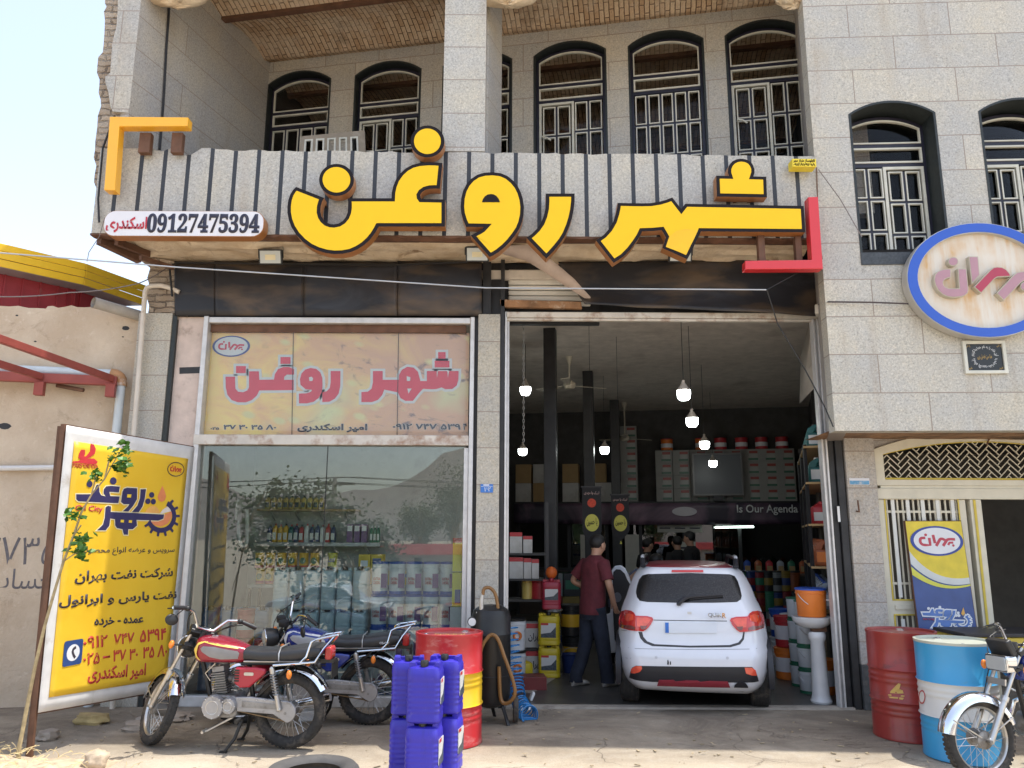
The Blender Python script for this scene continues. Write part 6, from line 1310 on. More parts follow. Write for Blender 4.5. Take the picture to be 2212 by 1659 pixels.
for s in (-1, 1):
    for y in (.60, 2.95):
        g = MB(); g.lathe([(.19, -.09), (.27, -.092), (.295, -.075), (.30, -.03), (.30, .03), (.295, .075), (.27, .092), (.19, .09)], (s * .645, y, .30), 40, 'x')
        for i in range(-2, 3): g.torus((s * .645 + i * .028, y, .30), .299, .0035, 'x', 40, 4)
        w = g.build('wheel', RUB, car, world=False); g = MB(); g.lathe([(.02, -.05), (.19, -.06), (.195, .06), (.02, .05)], (s * .645, y, .30), 24, 'x'); g.build('rim', SILV, w, world=False)
    g = MB(); rs = []
    for a in [R(-15) + R(210) * i / 16 for i in range(17)]: rs.append([(s * (.735 + dx), .60 + math.cos(a) * r_, .33 + math.sin(a) * r_) for dx, r_ in ((-.03, .335), (.03, .335), (.032, .375), (-.02, .385))])
    g.rings(rs); g.build('arch_trim', CBLK, car, world=False)
g = MB(); g.box(-.5, .5, .45, 3.4, .17, .24); g.tube([(.44, .10, .262), (.44, .6, .26)], .04, 12, caps=False); g.build('underbody', CBLK, car, world=False)
patch('exhaust_notch', [(1255, 1283), (1262, 1262), (1285, 1245), (1320, 1240), (1350, 1250), (1366, 1272), (1368, 1286)], CBLK, .024, thick=.02)
dpl = Pl(CR + cfw * 2.05, crt); g = MB(); dpts = [(272, 420), (275, 345), (300, 312), (345, 305), (385, 330), (415, 390), (440, 470), (440, 900), (300, 1008), (248, 1010), (235, 900), (228, 700), (262, 690), (272, 560)]
P_ = [dpl.px(*kc(*p)) for p in dpts]; g.prism(P_, dpl, -.10, 0); dr = g.build('door', CPAINT, car, smooth=0, bevel=.012)
g = MB(); g.prism([dpl.px(*kc(*p)) for p in ((284, 420), (290, 360), (312, 338), (345, 340), (380, 372), (400, 420), (438, 480), (438, 880), (330, 960), (300, 900), (288, 700))], dpl, 0, .012); g.build('door_card', CBLK, dr, smooth=0); g = MB(); g.prism(oval(*dpl.px(*kc(322, 562)), .05, .06, 18), dpl, .012, .016); g.build('speaker_grille', M('door_grey', (.16, .16, .18), .6), dr, smooth=0)

# ------------------------------------------------------------------ people
SKIN = M('warm_skin', (.46, .25, .16), .55, var=.08); HAIR = M('black_hair', (.012, .010, .009), .6, var=.3, vs=60)
def skin(par, name, nodes, edges, mat, sub=2):
    names = list(nodes); me = bpy.data.meshes.new(name); me.from_pydata([nodes[n][:3] for n in names], [(names.index(a), names.index(b)) for a, b in edges], [])
    o = bpy.data.objects.new(name, me); COL.objects.link(o); m = o.modifiers.new('s', 'SKIN'); m.use_smooth_shade = True
    for i, n in enumerate(names):
        r_ = nodes[n][3]; me.skin_vertices[0].data[i].radius = r_ if isinstance(r_, tuple) else (r_, r_)
    me.skin_vertices[0].data[0].use_root = True; o.modifiers.new('b', 'SUBSURF').levels = sub
    bpy.context.view_layer.update(); m2 = bpy.data.meshes.new_from_object(o.evaluated_get(bpy.context.evaluated_depsgraph_get())); bpy.data.objects.remove(o); bpy.data.meshes.remove(me)
    m2.name = name; m2.materials.clear(); m2.materials.append(mat); m2.polygons.foreach_set('use_smooth', [True] * len(m2.polygons)); q = bpy.data.objects.new(name, m2); COL.objects.link(q); q.parent = par; return q
def person(label, loc, rz, shirt, trousers, h=1.7, sleeves=.55, le=(-.25, -.03, 1.13), lw=(-.22, .12, .95), re=(.25, -.03, 1.13), rw=(.22, .12, .95), lean=0, shoes=True, hair=HAIR, legs=True, stride=.05, hw_=1.0):
    t = thing('person', label, 'person', loc, rz); k = h / 1.7
    def L(p, r_=None):
        x, y, z = p; a = max(0, z - .9) * lean; v = (x * k, (y + a) * k, (z - (max(0, z - .9) * lean ** 2) * .4) * k); return v if r_ is None else v + ((r_ * k) if not isinstance(r_, tuple) else tuple(q * k for q in r_),)
    N = {'pelvis': L((0, 0, .93), (.135, .115)), 'waist': L((0, .0, 1.08), (.135, .11)), 'chest': L((0, -.01, 1.27), (.125, .09)), 'nb': L((0, -.01, 1.43), .065), 'neck': L((0, .01, 1.485), .054), 'jaw': L((0, .035, 1.55), .073), 'head': L((0, .03, 1.61), .088), 'top': L((0, .02, 1.665), .066), 'nose': L((0, .128, 1.575), .014)}
    E = [('pelvis', 'waist'), ('waist', 'chest'), ('chest', 'nb'), ('nb', 'neck'), ('neck', 'jaw'), ('jaw', 'head'), ('head', 'top'), ('jaw', 'nose')]
    for s, e, w, n in ((-1, le, lw, 'l'), (1, re, rw, 'r')):
        N[n + 'sh'] = L((s * .17, -.01, 1.375), .05); N[n + 'el'] = L(e, .043); N[n + 'wr'] = L(w, .029); d = (Vector(w) - Vector(e)).normalized(); pm = Vector(w) + d * .06; N[n + 'pm'] = L(tuple(pm), (.032, .02))
        E += [('chest', n + 'sh'), (n + 'sh', n + 'el'), (n + 'el', n + 'wr'), (n + 'wr', n + 'pm')]
        sd = d.orthogonal().normalized()
        for j in range(4):
            b_ = pm + sd * (.024 * (j - 1.5) / 1.5) + d * .03; N[f'{n}f{j}'] = L(tuple(b_ + d * .02), .0085); N[f'{n}g{j}'] = L(tuple(b_ + d * (.05 + .01 * (j in (1, 2))) + Vector((0, .012, 0))), .0075); E += [(n + 'pm', f'{n}f{j}'), (f'{n}f{j}', f'{n}g{j}')]
        N[n + 't'] = L(tuple(Vector(w) + d * .03 + sd * .035), .010); N[n + 't2'] = L(tuple(Vector(w) + d * .065 + sd * .045), .008); E += [(n + 'wr', n + 't'), (n + 't', n + 't2')]
        N[n + 'hip'] = L((s * .09, 0, .86), .088); N[n + 'kn'] = L((s * .1, .02 + s * stride * .6, .48), .058); N[n + 'an'] = L((s * .11, -.02 + s * stride * 2, .09), .038); E += [('pelvis', n + 'hip'), (n + 'hip', n + 'kn'), (n + 'kn', n + 'an')]
    skin(t, 'body', N, E, SKIN)
    def wob(g, a=.006):
        for v in g.bm.verts: v.co += Vector((mnoise.noise(v.co * 7 + Vector((loc[0], 0, 0))), mnoise.noise(v.co * 7 + Vector((9, loc[0], 0))), 0)) * a * 1.6 + Vector((1, 1, 0)) * a * .6 * mnoise.noise(v.co * 19)
    def ering(x, y, z, rx, ry, n=20): c_ = L((x, y, z)); return [(c_[0] + rx * k * math.copysign(abs(math.cos(2 * PI * i / n)) ** .85, math.cos(2 * PI * i / n)), c_[1] + ry * k * math.sin(2 * PI * i / n), c_[2]) for i in range(n)]
    g = MB(); g.rings([ering(0, -.002, z, rx, ry) for z, rx, ry in ((.80, .172, .135), (.84, .172, .135), (.90, .17, .134), (.97, .165, .13), (1.04, .16, .126), (1.11, .162, .126), (1.18, .172, .128), (1.25, .183, .13), (1.32, .196, .132), (1.37, .196, .128), (1.405, .172, .116), (1.435, .122, .094), (1.46, .078, .076), (1.472, .066, .068))], cap0=False)
    for n in 'lr':
        sh_, el, wr = (Vector(N[n + q][:3]) for q in ('sh', 'el', 'wr')); c0 = Vector(N['nb'][:3]).lerp(sh_, .6) - Vector((0, 0, .03 * k))
        pts_ = [c0, sh_ + Vector((0, 0, -.012)), sh_.lerp(el, .33), sh_.lerp(el, min(1, sleeves + .2))]; rr_ = [.06, .082, .074, .070]
        if sleeves >= .9: pts_ += [el.lerp(wr, .5), wr]; rr_ += [.055, .044]
        g.tube(pts_, [q * k for q in rr_], 14)
    wob(g); g.build('shirt', shirt, t, world=False, smooth=70)
    g = MB(); g.rings([ering(0, 0, z, rx, ry) for z, rx, ry in ((.74, .135, .115), (.80, .158, .128), (.87, .162, .128), (.94, .155, .122), (.98, .15, .118))])
    for n in 'lr':
        hp, kn, an = (Vector(N[n + q][:3]) for q in ('hip', 'kn', 'an')); g.tube([hp + Vector((0, 0, .02)), hp.lerp(kn, .4), kn, kn.lerp(an, .5), an + Vector((0, 0, .03)), an + Vector((0, .0, -.045))], [q * k for q in (.095, .094, .082, .076, .074, .076)], 14)
    wob(g, .008); g.build('trousers', trousers, t, world=False, smooth=70)
    c = Vector(N['head'][:3]); g = MB(); g.ell(c + Vector((0, -.010, .012)) * k, (.090 * k, .100 * k, .092 * k), 22, 16)
    for v in g.bm.verts:
        q = v.co - c; lim = (-.055 + .115 * max(0, min(1, (q.y / k + .03) / .10))) * k
        if q.z < lim: v.co = c + q * .78
        else: v.co += q.normalized() * (.005 * mnoise.noise(v.co * 55) + .002)
    g.build('hair', hair, t, world=False)
    for s in (-1, 1):
        g = MB(); g.ell(c + Vector((s * .09, .0, -.03)) * k, (.012 * k, .022 * k, .034 * k), 10, 7); g.build('ear', SKIN, t, world=False); g = MB(); g.ell(c + Vector((s * .033, .083, -.015)) * k, (.013 * k, .008 * k, .008 * k), 8, 6); g.build('eye', BLACKP, t, world=False)
    g = MB(); g.ell(c + Vector((0, .088, -.075)) * k, (.026 * k, .01 * k, .008 * k), 10, 6); g.build('mouth', M('lip', (.33, .14, .11), .5), t, world=False)
    if shoes:
        for n in 'lr':
            a = Vector(N[n + 'an'][:3]); rs = []
            for y, w_, z_ in ((-.07, .02, .05), (-.06, .038, .085), (0, .042, .095), (.07, .046, .07), (.14, .042, .05), (.175, .02, .03)): rs.append([(a.x + w_ * math.cos(q) * k, a.y + y * k, max(.004, z_ * k * (.5 + .5 * math.sin(q)))) for q in [2 * PI * i / 12 for i in range(12)]])
            g = MB(); g.rings(rs); g.build('shoe', M('grey_trainer', (.36, .33, .29), .7, var=.45, vs=18), t, world=False)
    return t
MAR = M('maroon_polo_cloth', (.115, .018, .024), .85, var=.25, vs=9, bump=.9, bs=11); NAVT = M('navy_trouser_cloth', (.016, .02, .034), .85, var=.35, vs=9, bump=.9, bs=10); GBL = M('grey_blue_cloth', (.12, .13, .19), .85, var=.12); DKC = M('dark_cloth', (.014, .014, .015), .9, var=.2)
mp_ = atz(1286, 1482, .012)
person('man in maroon polo shirt and navy trousers standing beside the open car door', (mp_.x - .02, mp_.y, .012), R(-58), MAR, NAVT, 1.68, le=(-.30, -.10, 1.16), lw=(-.20, .12, 1.06), re=(.27, .02, 1.13), rw=(.20, .16, .92), lean=.1, stride=.07)
person('person in grey blue shirt bending at the open car door behind the man', (1.42, 2.35, .012), R(-75), GBL, DKC, 1.6, lean=.8, sleeves=1)
for (u, v, y, rz, h, lab) in ((1397, 1190, 5.2, -70, 1.62, 'dark clothed person furthest left behind the car roof'), (1464, 1176, 5.6, 20, 1.66, 'dark clothed bald looking person between two others behind the car'), (1492, 1163, 5.3, 60, 1.74, 'dark haired person in black shirt right of the others behind the car')):
    p = at(u, v, y); person(lab, (p.x, y, .012), R(rz), DKC, DKC, h, sleeves=.5)

# ------------------------------------------------------------------ drums, jerrycans, compressor on the apron
def drumprof(h=.88, r=.285):
    P_ = [(.0, .022), (r - .015, .022), (r - .012, .0), (r + .004, .0), (r + .004, .02), (r, .03)]; z = .03
    for b in (.31, .57):
        for j in range(5): P_ += [(r, b - .13 + j * .022), (r + (.003 if j % 2 else -.003), b - .12 + j * .022)]
        P_ += [(r, b - .012), (r + .010, b), (r, b + .012)]
    P_ += [(r, h - .03), (r + .004, h - .02), (r + .004, h), (r - .012, h), (r - .015, h - .018), (0, h - .018)]
    return P_
def drum(label, loc, mats_, bands=None, rz=0, tilt=(0, 0), bung=True):
    t = thing('oil_drum', label, 'drum', loc, rz); g = MB(); g.lathe(drumprof(), (0, 0, 0), 56, caps=False)
    if bands:
        for f in g.bm.faces:
            z = f.calc_center_median().z
            if bands[0] < z < bands[1]: f.material_index = 1
            elif z >= .86 and len(mats_) > 2: f.material_index = 2
    g.build('shell', mats_, t, world=False, smooth=50)
    for x, y, r_ in ((.13, .12, .035), (-.19, -.08, .02)): g = MB(); g.lathe([(.0, .873), (r_ * .6, .873), (r_ * .7, .87), (r_, .868), (r_, .86)], (x, y, 0), 18); g.build('bung', CHR, t, world=False)
    return t
def m_drum(name, col, dirt, rough=.35, da=.3, ds=4):
    t = NT(name); t.set(rough, .0, .5, .15); x, y, z = t.xyz(); st = t.comb(t.math('MULTIPLY', x, 3.), t.math('MULTIPLY', y, 3.), t.math('MULTIPLY', z, 9.))
    c = t.mix(dk(col, .85), dk(col, 1.1), t.noise(3, 4)); c = t.mix(c, dirt, t.ramp(t.noise(ds * .35, 6, .7, st), [(1 - da - .05, 0.), (1 - da + .1, .8)])); t.col(c); t.bump(t.noise(4, 3), .15, .03); return t.m
DR1 = m_drum('scuffed_red_drum', (.50, .028, .033), (.62, .24, .22), da=.42); DRY = m_drum('scuffed_yellow_drum', (.80, .50, .02), (.62, .38, .05)); DR2 = m_drum('dull_red_drum', (.30, .035, .028), (.15, .03, .025), da=.42); DBL = m_drum('sky_blue_drum', (.05, .33, .62), (.12, .28, .40)); DWH = m_drum('dirty_white_drum', (.66, .66, .64), (.45, .43, .4)); DTOP = m_drum('oily_drum_top', (.48, .50, .42), (.30, .33, .27), ds=9)
def gc_(u, v, r=.285): q = atz(u, v); d = q - CAM; d.z = 0; return q + d.normalized() * r
p = gc_(966, 1621); dA = drum('red drum with wide yellow middle band beside the blue jerrycans', (p.x, p.y, 0), [DR1, DRY], (.31, .57))
g = MB(); 
for i in range(12): a = -.12 + i * .022; g.prism(rect(a, -.02 + .012 * math.sin(i * 2.3), a + .014, .025 + .014 * math.cos(i * 1.7)), Pl((0, -.05, .862), (1, 0, 0), (0, 1, 0)), 0, .0015)
g.build('stencil', M('pale_stencil', (.62, .45, .16), .6, var=.2), dA, world=False, smooth=0)
p = gc_(1966, 1606); dB = drum('dull red drum with small gold emblem beside the granite pillar', (p.x, p.y, 0), [DR2], rz=.4)
p = gc_(2085, 1653); dC = drum('sky blue drum with white middle band and oily top', (p.x, p.y, 0), [DBL, DWH, DTOP], (.31, .57), rz=1)
def wrapd(tgt, k, pts, mat, z0=0, r=.2885, name='emblem'):
    c = Vector(tgt.location); g = MB(); out = []
    for x, y in pts:
        d = ray(*k(x, y)); o = CAM - c; A_, B_, C_ = d.x ** 2 + d.y ** 2, 2 * (o.x * d.x + o.y * d.y), o.x ** 2 + o.y ** 2 - r * r; D_ = max(B_ * B_ - 4 * A_ * C_, 0); tt = (-B_ - math.sqrt(D_)) / (2 * A_); q = CAM + d * tt; out.append(g.v(q))
    f = g.f(out); bmesh.ops.triangulate(g.bm, faces=[f]); return g.build(name, mat, tgt, smooth=0, solid=.002)
GOL = M('gold_emblem', (.55, .36, .10), .5, var=.1); kd = K(3300, 1700, 1.2192)
for q in ([(302, 1285), (320, 1270), (332, 1258), (340, 1247), (352, 1250), (345, 1275), (362, 1282), (366, 1296), (330, 1296), (300, 1294)], [(291, 1300), (370, 1306), (369, 1312), (291, 1306)], [(293, 1311), (340, 1314), (338, 1322), (300, 1318)], [(345, 1315), (368, 1317), (362, 1327), (345, 1324)]): wrapd(dB, kd, q, GOL)
for cx_ in (455, 800):
    o_ = [(cx_ + (16 if cx_ < 500 else 32) * math.cos(t), 1313 + 34 * math.sin(t) + (30 if cx_ > 500 else 0)) for t in [2 * PI * i / 20 for i in range(20)]]
    g = MB(); A_ = [wrapd] ; wrapd(dC, kd, o_, M('emblem_red', (.45, .06, .06), .5)); wrapd(dC, kd, [(cx_ + (x - cx_) * .72, 1313 + (30 if cx_ > 500 else 0) + (y - 1313 - (30 if cx_ > 500 else 0)) * .78) for x, y in o_], M('emblem_white', (.66, .66, .64), .5), r=.290)
def jerrycan(name, label, loc, rz, w, d, h, mat, cap, cat='jerrycan', group=None, sticker=None, ribs=7, lz=(.3, .72)):
    t = thing(name, label, cat, loc, rz, group); rs = []
    def ring(z, k=1., dx=0): return [(a * k, b * k + dx, z) for a, b in rrect(-w / 2, -d / 2, w / 2, d / 2, min(w, d) * .22, 4)]
    rs += [ring(0, .90), ring(.008 * h / .38, .97), ring(.03 * h, 1.)]
    for i in range(ribs): z = h * (.12 + .60 * i / ribs); e = h * .6 / ribs; rs += [ring(z, 1.), ring(z + e * .25, .975), ring(z + e * .55, .975), ring(z + e * .8, 1.)]
    rs += [ring(h * .76, 1.), ring(h * .84, .985), ring(h * .90, .90), ring(h * .925, .70)]
    g = MB(); g.rings(rs); g.prism(rrect(-w * .42, 0, w * .42, h * .085, h * .03, 3), Pl((0, d * .0, h * .895)), -d * .08, d * .08); g.prism([(-w * .46, 0), (-w * .2, 0), (-w * .28, h * .10), (-w * .44, h * .10)], Pl((0, 0, h * .885)), -d * .3, d * .3); g.prism([(w * .46, 0), (w * .26, 0), (w * .32, h * .10), (w * .44, h * .10)], Pl((0, 0, h * .885)), -d * .3, d * .3)
    b = g.build('body', mat, t, world=False, smooth=40)
    g = MB(); g.lathe([(.0, .0), (.028, 0), (.03, .012), (.03, .034), (.026, .04), (0, .04)], (w * .0, -d * .26, h * .925), 16); g.build('cap', cap, t, world=False)
    if sticker:
        sm, side = sticker; g = MB(); zz0, zz1 = h * lz[0], h * lz[1]
        pl = Pl((0, -d / 2 - .002, 0)) if side == 'f' else Pl((w / 2 + .002, 0, 0), (0, 1, 0)); ww = (w if side == 'f' else d) * .34
        g.prism(rrect(-ww, zz0, ww, zz1, .01, 2), pl, -.004, .001); s_ = g.build('label', sm[0], b, world=False, smooth=0)
        if len(sm) > 1: g = MB(); g.prism([(-ww, zz0), (ww, zz0), (ww, zz0 + (zz1 - zz0) * .75), (ww * .3, zz0 + (zz1 - zz0) * .35), (-ww, zz0 + (zz1 - zz0) * .25)], pl, .001, .002); g.build('label_print', sm[1], s_, world=False, smooth=0)
        if len(sm) > 2: g = MB(); g.prism(rect(-ww, zz1 - .025, ww * .0, zz1), pl, .001, .002); g.build('label_flash', sm[2], s_, world=False, smooth=0)
    return t
def m_jb():
    t = NT('indigo_plastic'); t.set(.36, 0, .5); oi = t.n('ShaderNodeObjectInfo'); x, y, z = t.xyz(); st = t.comb(t.math('MULTIPLY', x, 9.), t.math('MULTIPLY', y, 9.), t.math('MULTIPLY', z, 1.6))
    c = t.mix((.032, .024, .36), (.065, .05, .55), oi.outputs['Random']); c = t.mix(c, dk((.05, .04, .4), .55), t.ramp(t.noise(1.3, 5, .65, st), [(.54, 0.), (.75, .6)])); c = t.mix(c, (.30, .27, .40), t.ramp(t.noise(16, 6, .75), [(.62, 0.), (.75, .4)])); t.col(c); return t.m
JB = m_jb(); STK = M('white_sticker', (.66, .66, .64), .4, var=.05); STKD = M('dark_sticker_print', (.06, .08, .10), .4, var=.5, vs=40); STKR = M('red_sticker_print', (.5, .04, .04), .4)
JH = .405
for (u, v, ly, rz, lab) in ((917, 1560, -2.35, -.12, 'front'), (881, 1538, -2.10, .02, 'rear left'), (962, 1535, -2.05, -.2, 'rear right')):
    p = at(u, v, ly); 
    for lev in (0, 1): jerrycan('jerrycan', f'indigo plastic jerrycan, {"upper" if lev else "lower"} one of the {lab} stack', (p.x, ly, lev * (JH - .006)), rz + (.06 if lev else 0), .245, .21, JH, JB, BLACKP, group='indigo jerrycans stacked beside the red drum', sticker=((STK, STKD, STKR), 's'))
# compressor / oil tank
BT = M('black_tank_paint', (.014, .014, .015), .4, .1, var=.3, dirt=(.09, .075, .06), ds=5, da=.25); HOSE = M('brown_hose', (.24, .12, .035), .4, var=.15)
p = atz(1058, 1568); tx, ty = p.x, p.y + .15
t = thing('pressure_tank', 'upright black oil tank with gauge and brown hose against the middle pillar', 'tank', (tx, ty, 0))
g = MB(); g.lathe([(.0, .13), (.08, .135), (.16, .17), (.185, .24), (.185, .78), (.187, .785), (.185, .79), (.185, .94), (.165, 1.0), (.10, 1.04), (0, 1.05)], (tx, ty, 0), 36); g.torus((tx, ty, .42), .185, .004, 'z', 36, 6); g.build('vessel', BT, t)
for a in (-.5, 1.6, 3.9): g = MB(); g.bar((tx + .12 * math.cos(a), ty + .12 * math.sin(a), .18), (tx + .22 * math.cos(a - .2), ty + .22 * math.sin(a - .2), .0), .03, .012); g.build('leg', BT, t)
g = MB(); w_ = Vector((tx + .235, ty - .04, .12)); g.lathe([(.02, -.025), (.095, -.025), (.11, -.015), (.11, .015), (.095, .025), (.02, .025)], w_, 26, 'x'); g.build('wheel', RUB, t)
A_ = lambda u, v, y=ty - .1: at(u, v, y)
g = MB(); g.tube([A_(1030, 1368), A_(1030, 1323), A_(1070, 1322), A_(1070, 1330), A_(1064, 1370)], .010, 8); g.build('handle', DCHR, t)
g = MB(); g.tube([A_(1048, 1370), A_(1049, 1345), A_(1040, 1338), A_(1028, 1335)], .014, 8); g.tube([A_(1040, 1337), A_(1040, 1298), A_(1043, 1280)], [.022, .02, .012], 10); g.build('valve', DCHR, t)
g = MB(); c = A_(1020, 1343); g.lathe([(.0, -.02), (.042, -.018), (.045, .0), (.045, .02), (0, .02)], c, 20, 'y'); gg = g.build('gauge', BLACKP, t); g = MB(); g.lathe([(.0, -.003), (.036, -.002), (.036, .001), (0, .001)], c + Vector((0, -.02, 0)), 18, 'y'); g.build('dial', WHITEP, gg)
def spl(P_, n=10):
    out = []
    for i in range(len(P_) - 1):
        a, b, c, d = P_[max(i - 1, 0)], P_[i], P_[i + 1], P_[min(i + 2, len(P_) - 1)]
        for j in range(n): s = j / n; out.append(.5 * ((2 * b) + (c - a) * s + (2 * a - 5 * b + 4 * c - d) * s * s + (3 * b - a - 3 * c + d) * s ** 3))
    return out + [P_[-1]]
g = MB(); g.tube(spl([A_(1043, 1285), A_(1046, 1272), A_(1058, 1270), A_(1070, 1284), A_(1076, 1320), A_(1074, 1360)]), .016, 8); g.tube(spl([A_(1036, 1425, ty - .2), A_(1042, 1395, ty - .2), A_(1060, 1372, ty - .2), A_(1075, 1380, ty - .22), A_(1090, 1420, ty - .24), A_(1108, 1470, ty - .24), A_(1112, 1500, ty - .24), A_(1098, 1518, ty - .22), A_(1082, 1510, ty - .2), A_(1078, 1440, ty - .2)]), .017, 8); g.build('hose', HOSE, t)
# blue coil hose
CO = M('blue_air_hose', (.01, .16, .42), .3, var=.05, coat=.3); cc = lambda x, y, yy: at(*K(1780, 2350, 2.337)(x, y), yy)
g = MB(); path = spl([cc(585, 340, .02), cc(600, 500, -.02), cc(625, 640, -.06), cc(640, 780, -.1), cc(650, 880, -.16), cc(660, 960, -.25), cc(680, 1050, -.34), cc(700, 1130, -.42), cc(760, 1200, -.5), cc(800, 1195, -.52)], 24)
pts = []; ph = 0; PT_ = spl([cc(590, 330, .02), cc(600, 480, -.02), cc(622, 640, -.06), cc(640, 790, -.1), cc(650, 900, -.16), cc(662, 990, -.24), cc(690, 1090, -.32) + Vector((0, 0, .02)), cc(720, 1150, -.40) + Vector((0, 0, .03)), cc(745, 1185, -.48) + Vector((0, 0, .03)), cc(775, 1205, -.56) + Vector((0, 0, .03))], 40); NP_ = len(PT_)
for i, c in enumerate(PT_):
    s = i / (NP_ - 1); tn = (PT_[min(i + 1, NP_ - 1)] - PT_[max(i - 1, 0)]).normalized(); n1 = tn.cross(Vector((.2, .3, .93)) if abs(tn.z) < .9 else Vector((1, 0, 0))).normalized(); n2 = tn.cross(n1)
    rad = .072 + .03 * max(0, s - .6); st_ = .23 if s < .45 else .21; w1 = .7 * mnoise.noise(Vector((i * .021, 1, 7))) * min(1, max(0, s - .4) * 5); w2 = .7 * mnoise.noise(Vector((i * .023, 5, 2))) * min(1, max(0, s - .4) * 5); n1 = (n1 + tn * w1).normalized(); n2 = (n2 + tn * w2).normalized()
    for j in range(4): ph += st_ / 1.0 * .5; q = c + (n1 * math.cos(ph) + n2 * math.sin(ph)) * rad * (1 + .06 * math.sin(ph * .37)); q.z = max(q.z, .009); pts.append(q)
g.tube(pts, .0068, 6); tag(g.build('coil_hose', CO), 'bright blue coiled air hose hanging and heaped at the garage corner', 'hose')
g = MB(); g.obox(atz(1136, 1538) + Vector((0, .1, .02)), (.16, .10, .04), (0, 0, .3)); g.obox(atz(1150, 1520) + Vector((0, .12, .05)), (.03, .10, .09), (0, .4, .1)); tag(g.build('foam_tray', WHITEP, bevel=.01), 'crumpled white foam tray behind the blue coil hose', 'tray')
p = atz(636, 1584); g = MB(); g.prism([(-.10, 0), (.10, 0), (.075, .075), (.02, .095), (-.05, .09), (-.075, .06)], Pl(p + Vector((.0, .5, 0)), (1, .2, 0)), -.08, .08); tag(g.build('foam_box', WHITEP, bevel=.012), 'white foam food box on the ground behind the red motorcycle wheel', 'food box')
p = atz(1226, 1526); g = MB(); g.obox(p + Vector((0, 0, .008)), (.09, .05, .014), (0, .05, .1)); tag(g.build('wood_chip', M('raw_wood', (.42, .24, .13), .8, var=.25)), 'flat piece of brown wood at the foot of the garage opening', 'wood')
p = atz(672, 1722); g = MB(); g.lathe([(.19, .02), (.22, .0), (.285, .0), (.31, .03), (.315, .08), (.315, .12), (.305, .165), (.28, .19), (.225, .19), (.195, .175), (.185, .16), (.205, .15), (.24, .12), (.24, .06), (.205, .035)], (p.x, p.y, 0), 56, caps=False)
for i in range(3): g.torus((p.x, p.y, .07 + i * .028), .314, .005, 'z', 56, 5)
tag(g.build('car_tyre', M('grey_worn_tyre', (.075, .072, .07), .8, var=.2, dirt=(.22, .2, .17), ds=5, da=.35)), 'worn car tyre lying flat on the apron at the bottom edge', 'tyre')
p = atz(1010, 1735)
# advertising board leaning in the gateway
ka = K(3300, 1700, 1.2192); LB = [atz(*ka(452, 1330), .0), None]
b0, b1 = at(*ka(440, 985), -.14), at(*ka(718, 985), -.14); t0, t1 = at(*ka(372, 458), -.04), at(*ka(642, 458), -.04)
exv = (t1 - t0).normalized(); ezv = (t0.lerp(t1, .5) - b0.lerp(b1, .5)).normalized(); ezv = (ezv - exv * ezv.dot(exv)).normalized(); LBp = Pl(b0, exv, ezv); bt = LBp.px(*ka(500, 1140))[1]
x0 = 0; tl = LBp.px(*ka(374, 460)); tr = LBp.px(*ka(642, 458)); br = LBp.px(*ka(722, 990)); bl = LBp.px(*ka(442, 990))
H_ = tl[1]; Wb = br[0] - bl[0]; ad = thing('leaning_board', 'tall advertising board in yellow, white and blue leaning against the gate leaf', 'sign', LBp.w(.3, bl[1] - .6))
def lb(s, t): return (bl[0] + (tl[0] - bl[0]) * t + s * Wb, bl[1] + (tl[1] - bl[1]) * t)
def quad(P_): return [lb(*p) for p in P_]
g = MB(); g.prism(quad([(-.012, -.62), (1.012, -.62), (1.012, 1.008), (-.012, 1.008)]), LBp, -.03, -.002); g.build('panel', RUSTB, ad, smooth=0)
ADY = M('board_yellow', (.72, .56, .04), .4, var=.12); ADB = M('board_blue', (.05, .09, .26), .4, var=.12); ADW = M('board_pale', (.60, .62, .60), .4, var=.08); ADL = M('board_lime', (.66, .64, .08), .4, var=.06)
g = MB(); g.prism(quad([(0, -.6), (1, -.6), (1, 1), (0, 1)]), LBp, -.002, .001); g.build('blue_field', ADB, ad, smooth=0)
cv = qd((0, .70), (.35, .42), (1, .45), 12); g = MB(); g.prism(quad([(0, 1), (0, .70)] + [(s, t) for s, t in cv[1:]] + [(1, 1)]), LBp, .001, .003); g.build('yellow_field', ADY, ad, smooth=0)
cu_, cl_ = qd((0, .72), (.35, .42), (1, .475), 12), qd((0, .60), (.40, .36), (1, .42), 12); g = MB(); g.prism(quad(cu_ + cl_[::-1]), LBp, .003, .005); g.build('pale_swoosh', ADW, ad, smooth=0)
cu_, cl_ = qd((0, .575), (.42, .345), (1, .415), 12), qd((0, .50), (.45, .32), (1, .40), 12); g = MB(); g.prism(quad(cu_ + cl_[::-1]), LBp, .003, .005); g.build('lime_swoosh', ADL, ad, smooth=0)
a_, b_ = LBp.px(*ka(408, 628)), LBp.px(*ka(642, 483)); LGB = M('logo_ring_blue', (.03, .06, .30), .4); logo(LBp, (a_[0], a_[1], b_[0], b_[1]), .006, ad, LGB, WHTL, LOGORED)
mats = {}; kz2 = lambda x, y: ka(455 + (x - 275) * (695 - 455) / (1420 - 275), 872 + (y - 570) * (985 - 872) / (1200 - 570))
